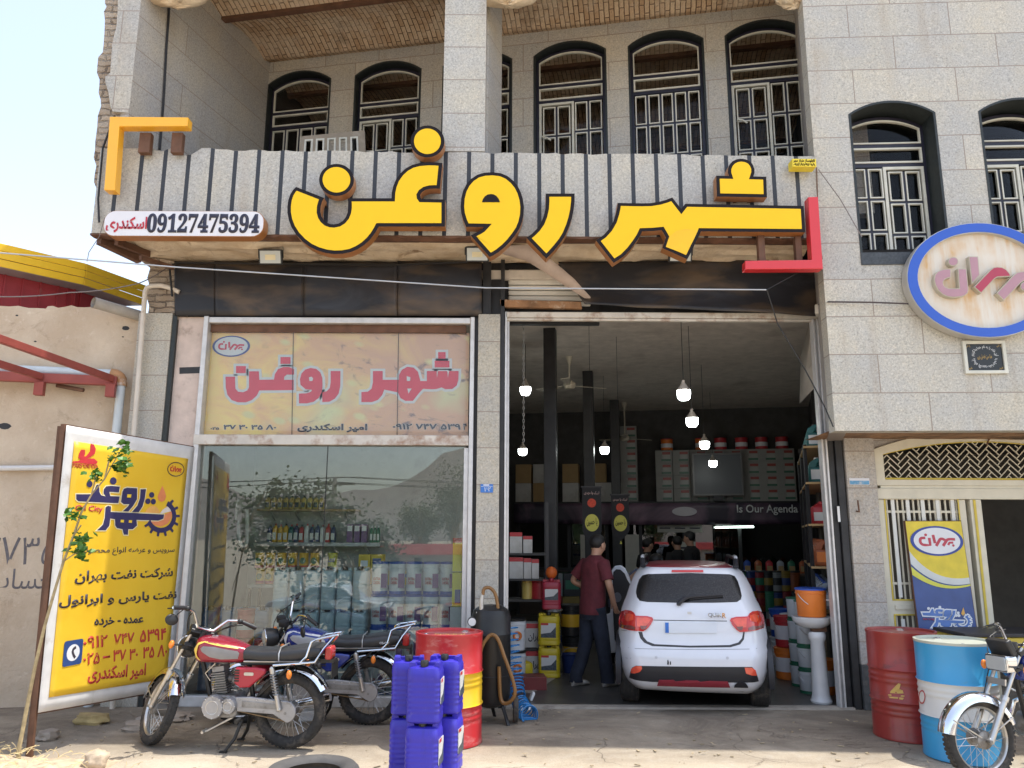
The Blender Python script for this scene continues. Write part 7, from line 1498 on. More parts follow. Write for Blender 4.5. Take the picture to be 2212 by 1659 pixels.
for pts in ([(275, 745), (455, 745), (500, 640), (528, 640), (548, 755), (600, 770), (575, 735), (580, 690), (605, 658), (660, 652), (755, 662), (745, 725), (640, 718), (650, 765), (755, 770), (740, 842), (300, 822)], [(785, 720), (800, 685), (840, 672), (948, 680), (945, 800), (905, 870), (850, 935), (790, 932), (862, 855), (800, 855), (768, 830)], [(985, 690), (1045, 688), (1030, 800), (965, 942), (890, 940), (978, 790)], [(598, 890), (658, 880), (655, 940), (1245, 968), (1235, 1015), (1180, 1035), (940, 1028), (945, 1090), (900, 1130), (848, 1130), (845, 1192), (800, 1190), (785, 1130), (706, 1090), (702, 1020), (650, 1012), (640, 1090), (600, 1142), (505, 1142), (590, 1000)], gear):
    cut(kz2, LBp, pts, .004, WHTL, ad, d=.001, ins=-.012); cut(kz2, LBp, pts, .006, M('board_logo_blue', (.10, .2, .5), .4), ad, d=.001)
for cx_, cy_ in ((422, 632), (684, 598), (1108, 752), (1066, 822), (1126, 826)): cut(kz2, LBp, ovalpx(kz2, cx_, cy_, 34, 40, 12), .005, WHTL, ad, d=.001)
cut(kz2, LBp, [(1228, 600), (1268, 770), (1220, 830), (1175, 770)], .006, M('oil_drop2', (.75, .42, .1), .5), ad, d=.001); flush(ad)
a_, b_ = LBp.px(*ka(460, 942)), LBp.px(*ka(514, 930)); txt('Oil City', LBp, (a_[0], a_[1], b_[0], b_[1]), .006, LOGORED, ad, bold=.02, depth=.001)
# yellow crate trolley behind the right motorcycle
p = at(*ka(760, 1040), -.75); t = thing('cargo_box', 'low yellow metal cargo box with black rim behind the right motorcycle', 'box', (p.x + .3, -.6, 0)); x0, z1 = at(*ka(650, 1000), -.8).x, at(*ka(650, 1020), -.8).z
g = MB(); g.box(x0, x0 + 1.0, -.85, -.35, z1 - .2, z1); g.build('tray', GY, t, bevel=.008); g = MB(); g.box(x0 - .02, x0 + 1.02, -.87, -.33, z1 + .002, z1 + .035); g.build('rim', CBLK, t, bevel=.006); g = MB()
for xx in (x0 + .05, x0 + .95):
    for yy in (-.82, -.38): g.box(xx - .02, xx + .02, yy - .02, yy + .02, 0, z1 - .201)
g.build('leg', CBLK, t)
# ------------------------------------------------------------------ stock: small builders
def carton(label, loc, rz, w, d, h, mat, pr=None, group=None, body=None):
    t = thing('carton', label, 'carton', loc, rz, group); g = MB(); g.box(-w / 2, w / 2, -d / 2, d / 2, 0, h); g.build('box', mat, t, world=False, smooth=0, bevel=.004)
    fp = Pl((0, -d / 2 - .001, 0))
    for i, (m, x0, z0, x1, z1) in enumerate(pr or ()):
        g = MB(); g.prism(rect((x0 - .5) * w, z0 * h, (x1 - .5) * w, z1 * h), fp, 0, .001 + .0005 * i); g.build('print', m, t, world=False, smooth=0)
    if body: txt(body[0], fp, ((body[2] - .5) * w, body[3] * h, (body[4] - .5) * w, body[5] * h), .002, body[1], t, bold=.02, depth=.001, world=False)
    return t
def pail(label, loc, rz, r, h, mat, lid, band=None, group=None, name='pail', handle=True, cat='pail', taper=.93):
    t = thing(name, label, cat, loc, rz, group); g = MB(); g.lathe([(0, .004), (r * taper - .006, 0), (r * taper, .008), (r * .985, h * .80), (r * 1.03, h * .81), (r * 1.03, h * .83), (r * .99, h * .84), (r, h * .95)], n=24, caps=False); g.build('body', mat, t, world=False)
    g = MB(); g.lathe([(r * .98, h * .93), (r * 1.04, h * .935), (r * 1.05, h * .99), (r * 1.0, h), (r * .9, h * .985), (0, h * .985)], n=24, caps=False); g.build('lid', lid, t, world=False)
    if band:
        z0, z1, m = band; g = MB(); g.lathe([(r * (taper + (1 - taper) * z0) + .002, h * z0), (r * (taper + (1 - taper) * z1) + .002, h * z1)], n=24, caps=False); g.build('label_band', m, t, world=False)
    if handle: g = MB(); g.tube([(r * 1.04 * math.cos(a), -r * .55 * math.sin(a) - .0 if False else -r * 1.05 * math.sin(a) * .8, h * .8 - r * .9 * math.sin(a)) for a in [PI * i / 12 for i in range(13)]], .004, 5); g.build('handle', DCHR, t, world=False)
    return t
def bottle(label, loc, rz, w, d, h, mat, cap, lab=None, group=None, handle=False, name='oil_bottle', cat='bottle'):
    t = thing(name, label, cat, loc, rz, group); g = MB(); R_ = lambda k, z, o=0: [(a * k + o, b * k, z) for a, b in rrect(-w / 2, -d / 2, w / 2, d / 2, min(w, d) * .25, 3)]
    if handle:
        g.rings([R_(.94, 0), R_(1, .01), R_(1, h * .55), R_(.97, h * .60)]); 
        s = [(-w * .48, h * .59), (-w * .12, h * .59), (-w * .02, h * .80), (w * .10, h * .86), (w * .22, h * .80), (w * .28, h * .59), (w * .47, h * .59), (w * .46, h * .80), (w * .30, h * .94), (-w * .02, h * .97), (-w * .14, h * .94), (-w * .40, h * .82)]
        g.prism(s, Pl((0, 0, 0)), -d * .42, d * .42); co = -w * .08
    else: g.rings([R_(.94, 0), R_(1, .008), R_(1, h * .68), R_(.9, h * .78), R_(.42, h * .88), R_(.36, h * .9)]); co = 0
    b = g.build('body', mat, t, world=False, smooth=40, bevel=.006 if handle else 0)
    g = MB(); c_ = min(w, d) * .2; g.lathe([(0, h * .89), (c_, h * .89), (c_, h * 1.0), (c_ * .8, h * 1.005), (0, h * 1.005)], (co, 0, 0), 12); g.build('cap', cap, t, world=False)
    if lab: g = MB(); g.prism(rect(-w * .38, h * .14, w * .38, h * .52), Pl((0, -d / 2 - .001, 0)), 0, .0015); g.build('label', lab, b, world=False, smooth=0)
    return t
C_ = lambda n, c, r=.4, **k: M(n, c, r, var=k.pop('var', .06), **k)
PY = C_('pail_yellow', (.72, .42, .03)); PW = C_('pail_white', (.66, .68, .70)); PB = C_('pail_blue', (.02, .08, .38)); PR = C_('can_red', (.46, .03, .04)); PG = C_('can_green', (.03, .16, .09)); PO = C_('bucket_orange', (.75, .20, .03)); PGB = C_('grey_blue_plastic', (.42, .52, .58)); PN = C_('navy_bottle', (.02, .04, .14)); PT = C_('teal_bottle', (.02, .13, .13)); PS = C_('silver_bottle', (.34, .37, .42), .35, dirt=(.2, .22, .25)); PC = C_('copper_bottle', (.38, .10, .035)); GOLB = C_('gold_bottle', (.60, .44, .12)); PURP = C_('purple_print', (.16, .06, .20)); CARW = C_('carton_white', (.56, .55, .53), .7, dirt=(.42, .4, .37)); CARB = C_('carton_brown', (.40, .27, .13), .8); CARY = C_('carton_yellow', (.68, .46, .04), .6); GRN = C_('print_green', (.03, .22, .14)); LIMEC = C_('tin_lime', (.58, .52, .04))
def atS(u, v, y): return at(u, v, y)
def shelf(label, u0, u1, v, y, d, mat, th=.025):
    a, b = at(u0, v, y), at(u1, v, y); t = thing('wall_shelf', label, 'shelf', ((a.x + b.x) / 2, y, a.z)); g = MB(); g.box(a.x, b.x, y - .02, y + d, a.z - th, a.z - .001); g.build('board', mat, t, bevel=.003)
    g = MB()
    for i in range(4): x = a.x + (b.x - a.x) * (i + .5) / 4; g.bar((x, y + d - .01, a.z - .14), (x, y + .02, a.z - th), .02)
    g.build('bracket', DCHR, t); return a.z
# partition behind the display
g = MB(); g.box(-3.55, -.62, 2.32, 2.4, 0, 4.2); g.build('display_partition', INW2, SH, smooth=0)
z1 = shelf('upper shelf of yellow bottles behind the shop window', 556, 770, 1099, 2.02, .28, CARB)
z2 = shelf('silver shelf of mixed oil bottles behind the shop window', 548, 822, 1171, 1.95, .34, SILV, .05)
def rowof(n, u0, u1, y, z, fn, what):
    for i in range(n):
        u = u0 + (u1 - u0) * (i + .5) / n; x = at(u, 1150, y).x; fn(i, (x, y + .12, z + .0), f'{what.format(ORD[i])}')
dw_ = (at(694, 1090, 2.02).x - at(563, 1090, 2.02).x) / 10; h1 = at(600, 1071, 2.02).z - z1
rowof(10, 563, 694, 2.02, z1, lambda i, p, l: bottle(l, p, .1 * math.sin(i), dw_ * .82, .09, h1, GOLB, BLACKP, STKD, 'yellow bottles on the upper shelf'), '{} yellow oil bottle from the left on the upper window shelf')
h2 = at(600, 1131, 1.95).z - z2; cols = [PN, PY, PY, PY, PT, PN, PR, PW, PN, PN, PW, PR, PN]
dw_ = (at(790, 1150, 1.95).x - at(572, 1150, 1.95).x) / 19; names_ = {id(PN): 'navy', id(PY): 'yellow', id(PT): 'teal', id(PR): 'red', id(PW): 'white'}
rowof(13, 572, 722, 1.95, z2, lambda i, p, l: bottle(f'{names_[id(cols[i])]} oil bottle, {ORD[i]} from the left on the silver window shelf', p, 0, dw_ * .84, .1, h2 * (.95 + .05 * (i % 2)), cols[i], PR if i % 3 else BLACKP, STK, 'mixed bottles on the silver shelf'), '{}')
rowof(3, 745, 792, 1.95, z2, lambda i, p, l: carton(f'purple and white box, {ORD[i]} of three on the right of the silver shelf', p, 0, dw_ * 1.1, .1, h2 * .98, PURP, [(WHT, .1, .62, .9, .92)], 'purple boxes on the silver shelf'), '{}')
rowof(3, 796, 818, 1.95, z2, lambda i, p, l: bottle(f'dark green oil bottle, {ORD[i]} of three at the right end of the silver shelf', p, 0, dw_ * .55, .08, h2 * .9, PG, WHITEP, STK, 'green bottles on the silver shelf'), '{}')
# stand with tins
ys = 1.25; zt = at(650, 1263, ys).z; t = thing('display_stand', 'long low stand carrying the yellow tins behind the shop window', 'stand', (-1.7, ys + .2, 0)); g = MB(); a, b = at(535, 1263, ys).x, at(905, 1263, ys).x; g.box(a, b, ys - .02, ys + .42, zt - .04, zt - .001)
g.build('top', SILV, t, bevel=.004); g = MB()
for x in (a + .03, b - .03):
    for y in (ys + .0, ys + .38): g.box(x - .015, x + .015, y - .015, y + .015, .012, zt - .041)
g.build('leg', DARKST, t)
dw_ = (at(690, 1240, ys).x - at(552, 1240, ys).x) / 7; hh = at(600, 1228, ys).z - zt
def tin(l, p, r, h, m, lid, band, grp, disc=None):
    q = pail(l, p, 0, r, h, m, lid, band, grp, 'tin', False, 'tin', 1.0)
    if disc: g = MB(); g.prism(oval(0, h * .5, r * .62, r * .7, 16), Pl((0, -r - .004, 0)), -.02, .003); g.build('emblem', disc, q, world=False, smooth=0)
    return q
rowof(7, 552, 690, ys, zt, lambda i, p, l: tin(l, p, dw_ * .47, hh * .98, PY, PY, (.02, .22, PR), 'yellow grease tins on the stand', PG), '{} yellow grease tin from the left in the lower row on the stand')
rowof(6, 546, 690, ys, zt + hh * .99, lambda i, p, l: tin(l, p, dw_ * .5, hh * .98, PY, PY, (.02, .2, PR), 'yellow grease tins on the stand', PG), '{} yellow grease tin from the left in the upper row on the stand')
for i, (u, lv) in enumerate(((712, 1), (707, 0), (748, 0))):
    p = at(u, 1240, ys); q = tin(('lime yellow tin with blue word stacked right of the grease tins', 'lime yellow tin at the bottom right of the grease tins', 'lime yellow tin alone beside the tin pair')[i], (p.x, ys + .12, zt + lv * hh * .99), dw_ * .52, hh * .98, LIMEC, LIMEC, None, 'lime tins on the stand'); r_ = dw_ * .52
    txt('Loui', Pl((0, -r_ - .003, 0)), (-r_ * .7, hh * .4, r_ * .7, hh * .75), .0, OVB, q, bold=.02, depth=.004, world=False)
for i, (u, lv) in enumerate(((785, 0), (785, 1), (818, 0), (850, 0), (880, 0), (812, 1))):
    p = at(u, 1240, ys); carton(f'yellow carton, {ORD[i]} of the group at the right end of the window stand', (p.x, ys + .13, zt + lv * hh * .95), 0, dw_ * 1.3, .2, hh * .94, CARY, [(WHT, .2, .2, .8, .6)] if i < 2 else [(OVB, .15, .5, .85, .75)], 'yellow cartons on the stand')
# grey blue jerrycans and white pails
yj = .55; jw = (at(795, 1330, yj).x - at(590, 1330, yj).x) / 6; pz = .013
def proto_row(n, u0, u1, y, z, mk, lab):
    first = None
    for i in range(n):
        x = at(u0 + (u1 - u0) * (i + .5) / n, 1330, y).x
        if first is None: first = mk((x, y, z)); o = first
        else: o = dup(first, (x, y, z))
        o['label'] = lab.format(ORD[i])
jh = .44
for lev in range(3):
    proto_row(6, 590, 795, yj, pz + lev * jh, lambda p: jerrycan('jerrycan', '', p, 0, jw * .93, .22, jh * 1.02, PGB, BLACKP, group='grey blue jerrycans behind the shop window'), '{} grey blue jerrycan from the left in the ' + ('bottom', 'middle', 'top')[lev] + ' row behind the shop window')
proto_row(4, 440, 588, yj + .25, pz, lambda p: jerrycan('jerrycan', '', p, 0, jw * .95, .22, jh, C_('slate_blue_plastic', (.14, .24, .40)), BLACKP, group='slate blue jerrycans behind the shop window'), '{} slate blue jerrycan from the left in the bottom row by the left jamb')
proto_row(4, 440, 588, yj + .25, pz + jh, lambda p: jerrycan('jerrycan', '', p, 0, jw * .95, .22, jh, C_('slate_blue_plastic', (.14, .24, .40)), BLACKP, group='slate blue jerrycans behind the shop window'), '{} slate blue jerrycan from the left in the upper row by the left jamb')
pr_ = (at(985, 1330, yj).x - at(800, 1330, yj).x) / 10
for lev in range(4):
    def mk(p):
        q = pail('', p, .2, pr_ * .96, .345, PW, PB, (.0, .10, PB), 'white pails with blue lids behind the shop window'); g = MB()
        g.prism(rect(pr_ * .05, .07, pr_ * .75, .22), Pl((0, -pr_ * 1.0, 0)), -.03, .002); g.build('print', PURP, q, world=False, smooth=0); txt('EXTRA', Pl((0, -pr_ * 1.0, 0)), (-pr_ * .8, .15, -pr_ * .02, .18), -.0, STKR, q, bold=.02, depth=.004, world=False); txt('DIESEL', Pl((0, -pr_ * 1.0, 0)), (-pr_ * .8, .11, -pr_ * .02, .14), -.0, STKR, q, bold=.02, depth=.004, world=False); return q
    proto_row(5, 800, 985, yj, pz + lev * .347, mk, '{} white pail from the left in the ' + ('bottom', 'second', 'third', 'top')[lev] + ' row behind the right pane')
for i, (u, y, lv) in enumerate(((527, .36, 2), (568, .32, 1), (527, .36, 0), (527, .36, 1), (568, .32, 0))):
    p = at(u, 1400, y); tin(('red tin on top of the left stack behind the window', 'red tin with white flash on the right stack behind the window', 'lowest red tin of the left stack behind the window', 'middle red tin of the left stack behind the window', 'lowest red tin of the right stack behind the window')[i], (p.x, y, pz + lv * .30), .09, .295, PR, PR, (.3, .5, WHT), 'red tins behind the shop window')
for i in range(2): p = at(992, 1260, .3); carton(('lower yellow box against the right jamb of the shop window', 'upper yellow box with red top against the right jamb of the shop window')[i], (p.x - .02, .3, .95 + i * .36), 0, .1, .16, .35, C_('lemon_box', (.70, .66, .03)), [(PR, 0, .85, 1, 1)] if i else [(OVB, .3, .1, .9, .5)], 'yellow boxes by the right jamb')
p = at(990, 1400, .3); t = thing('box_pedestal', 'white crate standing on the floor under the yellow boxes', 'crate', (p.x - .02, .3, pz)); g = MB(); g.box(p.x - .09, p.x + .05, .22, .38, pz, .949); g.build('crate', PW, t, bevel=.006)
# wall heater and its pipes
p = at(487, 1098, 1.9); t = thing('wall_heater', 'white gas heater with bent white pipes on the wall behind the window', 'heater', (p.x, 2.0, p.z - .2)); g = MB(); g.box(p.x - .17, p.x + .17, 1.85, 2.1, p.z - .16, p.z + .13); g.build('cabinet', WHITEP, t, bevel=.02)
g = MB(); q = lambda u, v: at(u, v, 1.95); g.tube(spl([q(512, 1110), q(516, 1160), q(522, 1178), q(530, 1176), q(534, 1160), q(534, 1100)], 6), .025, 8); g.tube([q(487, 1072), q(480, 1030), q(470, 960)], .05, 10); g.build('flue', WHITEP, t)
g = MB(); g.box(p.x - .17, p.x + .17, 1.845, 1.849, p.z - .20, p.z - .162); g.build('trim', SILV, t)

# ------------------------------------------------------------------ garage: left stacks
jy = atz(1188, 1466, .012); jx, jyy = jy.x, jy.y + .13; YJ = C_('yellow_can_plastic', (.62, .47, .02)); RJ = C_('red_can_plastic', (.38, .025, .05))
jerrycan('jerrycan', 'lower yellow jerrycan of the stack by the first column', (jx, jyy, .012), -.1, .265, .24, .375, YJ, BLACKP, group='yellow jerrycans by the first column', sticker=((STK, STKD, STKR), 'f'), lz=(.25, .7))
jerrycan('jerrycan', 'upper yellow jerrycan under the red one by the first column', (jx, jyy, .385), -.13, .265, .24, .375, YJ, BLACKP, group='yellow jerrycans by the first column', sticker=((STK, STKD, STKR), 'f'), lz=(.25, .7))
jerrycan('jerrycan', 'red jerrycan with white label on top of the yellow jerrycans', (jx + .03, jyy, .80), -.05, .235, .2, .36, RJ, RJ, sticker=((STK, STKD), 'f'), lz=(.32, .68))
g = MB(); g.ell((jx + .06, jyy - .02, .79), (.10, .10, .035), 18, 10)
for v in g.bm.verts: v.co += Vector((1, 1, .6)) * .02 * mnoise.noise(v.co * 40)
tag(g.build('plastic_bag', C_('crumpled_bag', (.16, .15, .14), .3, var=.5, vs=60)), 'crumpled dark plastic bag between the red and yellow jerrycans', 'bag')
g = MB(); g.ell((jx + .03, jyy - .0, 1.235), (.072, .072, .075), 18, 12); tag(g.build('orange_ball', C_('bright_orange', (.72, .14, .02), .6)), 'round orange ball on top of the red jerrycan', 'ball')
def px_box(label, u0, v0, u1, v1, y, mat, pr=None, grp='cartons stacked at the left of the garage', body=None, d=.25):
    a, b = at(u0, v1, y), at(u1, v0, y); return carton(label, ((a.x + b.x) / 2, y + d / 2, a.z), 0, b.x - a.x, d, b.z - a.z, mat, pr, grp, body)
BR = [(PR, .0, .80, 1, 1)]
t = thing('steel_rack', 'dark steel rack of cartons behind the left shutter rail', 'rack', (at(1120, 1300, 1.7).x, 1.9, 0)); g = MB(); xl, xr = at(1085, 1200, 1.7).x, at(1182, 1200, 1.7).x
for x in (xl, xr):
    for y in (1.7, 2.05): g.box(x - .02, x + .02, y - .02, y + .02, .012, 2.1)
g.build('post', DARKST, t)
for v in (1195, 1250, 1295, 1400): z = at(1120, v, 1.7).z; g = MB(); g.box(xl + .021, xr - .021, 1.68, 2.07, z - .025, z - .001); g.build('shelf_board', DARKST, t)
for i, q in enumerate(((1101, 1150, 1128, 1195), (1130, 1158, 1150, 1195))): px_box(('pale carton with red strip, left one on the top rack shelf', 'pale carton, right one on the top rack shelf')[i], *q, 1.72, CARW, BR)
for i, q in enumerate(((1100, 1204, 1130, 1250), (1131, 1206, 1148, 1250), (1149, 1208, 1164, 1250))): px_box(f'pale carton, {ORD[i]} from the left on the second rack shelf', *q, 1.72, CARW, BR)
for i, (u, r_, m, lab) in enumerate(((1139, .07, GOLB, 'small gold tin left on the third rack shelf'), (1166, .11, PR, 'red tin right on the third rack shelf'))): p = at(u, 1295, 1.85); tin(lab, (p.x, 1.86, p.z), r_, .26, m, m, None, None)
px_box('white carton reading Behran on the fourth rack shelf, upper one', 1128, 1347, 1172, 1399, 1.70, CARW, BR + [(BLACKP, .05, .3, .06, .31)], body=(fa('بهران'), BLKB, .3, .25, .95, .6))
t_ = px_box('white carton with red oval print standing on the rack floor', 1128, 1402, 1172, 1455, 1.70, CARW, BR, body=(fa('بهران'), BLKB, .3, .25, .95, .6)); t_.location.z = .013
for i, z in enumerate((.013, .37)): p = at(1112, 1400, 1.3); q = pail(('lower white pail with orange ring by the left rail', 'upper white pail with orange ring by the left rail')[i], (p.x, 1.3, z), 0, .13, .355, PW, BLACKP, None, 'white pails by the left rail'); g = MB(); g.torus((.03, -.128, .17), .04, .014, 'y', 18, 6); g.build('ring_print', PO, q, world=False)
p = atz(1128, 1470, .012); bottle('yellow can lying squat on the floor by the coil hose', (p.x, p.y + .1, .012), .2, .24, .2, .24, YJ, YJ); p = atz(1140, 1495, .012); carton('dark red toolbox low on the floor behind the coil hose', (p.x, p.y + .2, .012), .1, .4, .25, .14, C_('toolbox_red', (.16, .02, .02))); p = at(1142, 1480, 2.4)
t = thing('bucket', 'dark blue bucket on the floor right of the yellow jerrycans', 'bucket', atz(1235, 1452, .012)); g = MB(); g.lathe([(.1, 0), (.13, .22), (.135, .22), (.125, .2)], caps=False); g.build('body', PN, t, world=False); g = MB(); g.tube([(.13 * math.cos(a), -.05, .2 + .1 * math.sin(a)) for a in [PI * i / 10 for i in range(11)]], .005, 5); g.build('handle', DCHR, t, world=False)
for i, (u, v) in enumerate(((1236, 1338), (1240, 1412))): p = at(u, v, 2.2); pail(('upper black pail with yellow emblem behind the yellow jerrycans', 'lower black pail with yellow emblem behind the yellow jerrycans')[i], (p.x, 2.3, .012 + (1 - i) * .4), 0, .15, .39, BLACKP, BLACKP, (.3, .7, PY), 'black pails behind the yellow jerrycans')

# ------------------------------------------------------------------ garage: right side
d_ = Vector((.318, .948, 0)); rk = Vector((3.34, .60, 0)); rz_ = -R(18.5); z_lv = [at(1760, v, .62).z for v in (1317, 1222, 1131, 1042, 965)]
t = thing('jug_rack', 'long dark steel rack of oil jugs along the right garage wall', 'rack', rk); g = MB(); sd = Vector((.948, -.318, 0))
for s in (0, 1.1, 2.2):
    for o in (.0, .27): c = rk + d_ * s + sd * o; g.bar((c.x, c.y, .012), (c.x, c.y, z_lv[-1] + .02), .035)
g.build('post', DARKST, t)
for z in z_lv: g = MB(); c = rk + d_ * 1.1 + sd * .135; g.obox((c.x, c.y, z - .015), (.30, 2.4, .022), (0, 0, rz_)); g.build('shelf_board', CARB, t)
specs = [('silver', PS, PB, .30, .26), ('copper', PC, PC, .29, .26), ('red and white', PR, PR, .25, .22), ('teal', PT, WHITEP, .29, .27), ('dark teal', PT, BLACKP, .27, .25)]
for li, (nm, m, cp_, h, w) in enumerate(specs):
    first = None
    for i in range(7):
        c = rk + d_ * (.14 + i * .33) + sd * .14; loc = (c.x, c.y, z_lv[li] - .003); lab = f'{nm} oil jug, {ORD[i]} from front on {("lowest", "second", "middle", "fourth", "top")[li]} level of right rack'
        if first is None: first = bottle(lab, loc, rz_, .22, .12, h, m, cp_, STK if li != 1 else PO, f'{nm} jugs on the right rack', handle=li != 2, name='oil_jug', cat='jug')
        else: dup(first, loc, label=lab)
p = atz(1783, 1522, .012); px_, py_ = p.x, p.y + .1; CER = M('worn_white_ceramic', (.66, .66, .66), .25, var=.05, dirt=(.5, .42, .42), ds=5, da=.25, coat=.3)
t = thing('pedestal_basin', 'white ceramic wash basin on a tall pedestal just inside the right jamb', 'basin', (px_, py_, .012)); g = MB(); g.lathe([(.0, .0), (.105, .0), (.11, .02), (.095, .045), (.088, .08), (.07, .60), (.085, .63), (.09, .67), (.075, .70), (0, .70)], n=28); g.build('pedestal', CER, t, world=False)
g = MB(); rs = []
for r_, z in ((.10, .735), (.15, .76), (.19, .80), (.20, .845), (.185, .85), (.165, .83), (.10, .79), (.02, .78)): rs.append([(r_ * 1.05 * math.cos(a) - .02, r_ * .95 * math.sin(a) + .05, z) for a in [2 * PI * i / 28 for i in range(28)]])
g.rings(rs); g.build('bowl', CER, t, world=False); g = MB(); g.box(-.05, .10, -.02, .05, .70, .75); g.build('bracket', RUSTB, t, world=False)
q = pail('orange bucket with blue lid and small tap on the white basin', (px_ - .03, py_ + .02, .865), .3, .155, .29, PO, PB, None, name='bucket', cat='bucket'); g = MB(); g.tube([(.10, -.12, .17), (.12, -.16, .175), (.125, -.165, .12)], .012, 6); g.build('tap', WHITEP, q, world=False)
for i, (u, zz) in enumerate(((1745, 0), (1745, 1), (1745, 2), (1745, 3), (1727, 0), (1727, 1), (1727, 2), (1727, 3))):
    y = .75 if i < 4 else 1.15; x = at(u, 1430, y).x; pail(f'white tin with green rim, {("lowest", "second", "third", "topmost")[zz]} of the {"front" if i < 4 else "rear"} stack beside the basin', (x, y, .012 + zz * .245), .3 * i, .105, .243, PW, PG, (.0, .12, PG), 'white and green tins beside the basin')
for i, (u, y, m, l) in enumerate(((1700, 1.6, PO, 'orange pail on the floor behind the car right side'), (1716, 1.9, PY, 'yellow pail on the floor at the foot of the jug rack'), (1690, 2.6, PW, 'white pail deeper along the right garage wall'), (1708, 2.3, PB, 'blue pail between others along the right wall'), (1775, .72, PO, 'orange pail hidden behind the white pedestal'))): pail(l, (at(u, 1440, y).x, y, .012), 0, .14, .36, m, m, (.25, .7, WHT))
for i, (u, y, m, l) in enumerate(((1703, 1.65, PR, 'red pail stacked on the orange pail by the right wall'), (1692, 2.6, PB, 'blue pail stacked on the white pail by the right wall'), (1717, 1.9, PW, 'white pail stacked on the yellow pail by the rack'))): pail(l, (at(u, 1440, y).x, y, .373), 0, .14, .36, m, m, (.25, .7, WHT))
cl = Pl((3.62, .7, 0), (.318, .948, 0)); t = thing('hanging_cloth', 'pale sheet hanging high on the right garage wall', 'cloth', at(1768, 900, .8)); g = MB(); P_ = [at(u, v, y) - Vector((.06, 0, 0)) for u, v, y in ((1740, 770, 1.2), (1760, 690, .8), (1775, 690, .6), (1778, 830, .6), (1738, 872, 1.25))]; g.f([g.v(p) for p in P_]); g.build('sheet', C_('pale_sheet', (.42, .38, .34), .8), t, solid=.004)

# ------------------------------------------------------------------ garage: rear
BW = Pl(Vector((2.6, 8.75, 0)), EX); bwx = lambda u, v: BW.px(u, v)
zl = bwx(1500, 1083)[1]; a0, a1 = bwx(1108, 1083)[0], bwx(1745, 1083)[0]
t = thing('rear_ledge', 'long dark ledge across the rear wall carrying cartons', 'shelf', BW.w(0, 0)); g = MB(); g.prism(rect(a0, zl - .06, a1, zl), BW, -.45, 0); g.build('board', DARKST, t)
cw_, ch_ = bwx(1493, 1050)[0] - bwx(1455, 1050)[0], bwx(1500, 1054)[1] - bwx(1500, 1082)[1]
proto = None
def rear_carton(u, row, lab, m=CARW, prt=True):
    global proto
    a = bwx(u, 1060)[0]; loc = BW.w(a, zl + .001 + row * (ch_ + .001), -.2)
    if proto is None: proto = carton(lab, loc, -PSI, cw_ * .97, .36, ch_, C_('shaded_carton', (.30, .30, .285), .8), [(C_('shaded_red_print', (.30, .06, .05)), .42, .66, .9, .86), (C_('shaded_green_print', (.05, .14, .10)), .36, .14, .92, .30), (C_('shaded_carton_pale', (.36, .36, .34)), .42, .32, .9, .64)], 'cartons on the rear ledge'); return proto  # dimness of the rear darkened into carton and print colours
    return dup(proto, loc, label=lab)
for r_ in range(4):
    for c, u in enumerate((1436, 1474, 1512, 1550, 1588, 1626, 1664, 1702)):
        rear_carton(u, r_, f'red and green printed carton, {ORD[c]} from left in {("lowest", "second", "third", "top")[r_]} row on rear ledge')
for c, u in enumerate((1395, 1360)):
    for r_ in range(6 if c else 5): rear_carton(u - 0, r_, f'white carton, {ORD[r_]} from below in the {"narrow left" if c else "right"} column of the rear ledge') if c else None
for c, (u, r_) in enumerate(((1130, 0), (1168, 0), (1232, 0), (1130, 1), (1168, 1), (1232, 1), (1292, 0), (1292, 1), (1325, 0))):
    a = bwx(u, 1060)[0]; carton(f'dim brown carton, {ORD[c]} of those left of the columns on the rear ledge', BW.w(a, zl + .001 + r_ * .42, -.2), -PSI, cw_ * .95, .34, .415, CARB if c % 2 else CARW, None, 'dim cartons on the rear ledge')
for i, u in enumerate((1442, 1518, 1560, 1606, 1650, 1695)): a = bwx(u, 1000)[0]; tin(f'{"orange" if i < 2 else "red"} tin, {ORD[i]} from the left on top of the rear cartons', BW.w(a, zl + .002 + 4 * (ch_ + .001), -.2), .13, .26, PO if i < 2 else PR, PR, (.25, .6, WHT), 'tins on top of the rear cartons')
a, b = bwx(1497, 1072), bwx(1600, 980); TVP = Pl(BW.w(0, 0, .25), EX); t = thing('television', 'black framed television among the cartons on the rear ledge', 'television', BW.w((a[0] + b[0]) / 2, zl)); g = MB(); r_ = rect(a[0], a[1], b[0], b[1]); g.frame(TVP, r_, offset(r_, .035), -.06, .01); g.build('frame', M('tv_frame', (.16, .15, .15), .3), t, smooth=0); g = MB(); g.prism(offset(r_, .03), TVP, -.05, .0); g.build('screen', emit('screen_reflection_glow', (.05, .055, .06), .05), t, smooth=0); g = MB(); g.prism(rect((a[0] + b[0]) / 2 - .1, zl, (a[0] + b[0]) / 2 + .1, a[1]), TVP, -.1, -.03); g.build('stand', CBLK, t)  # faint emission stands in for light reflected on the screen
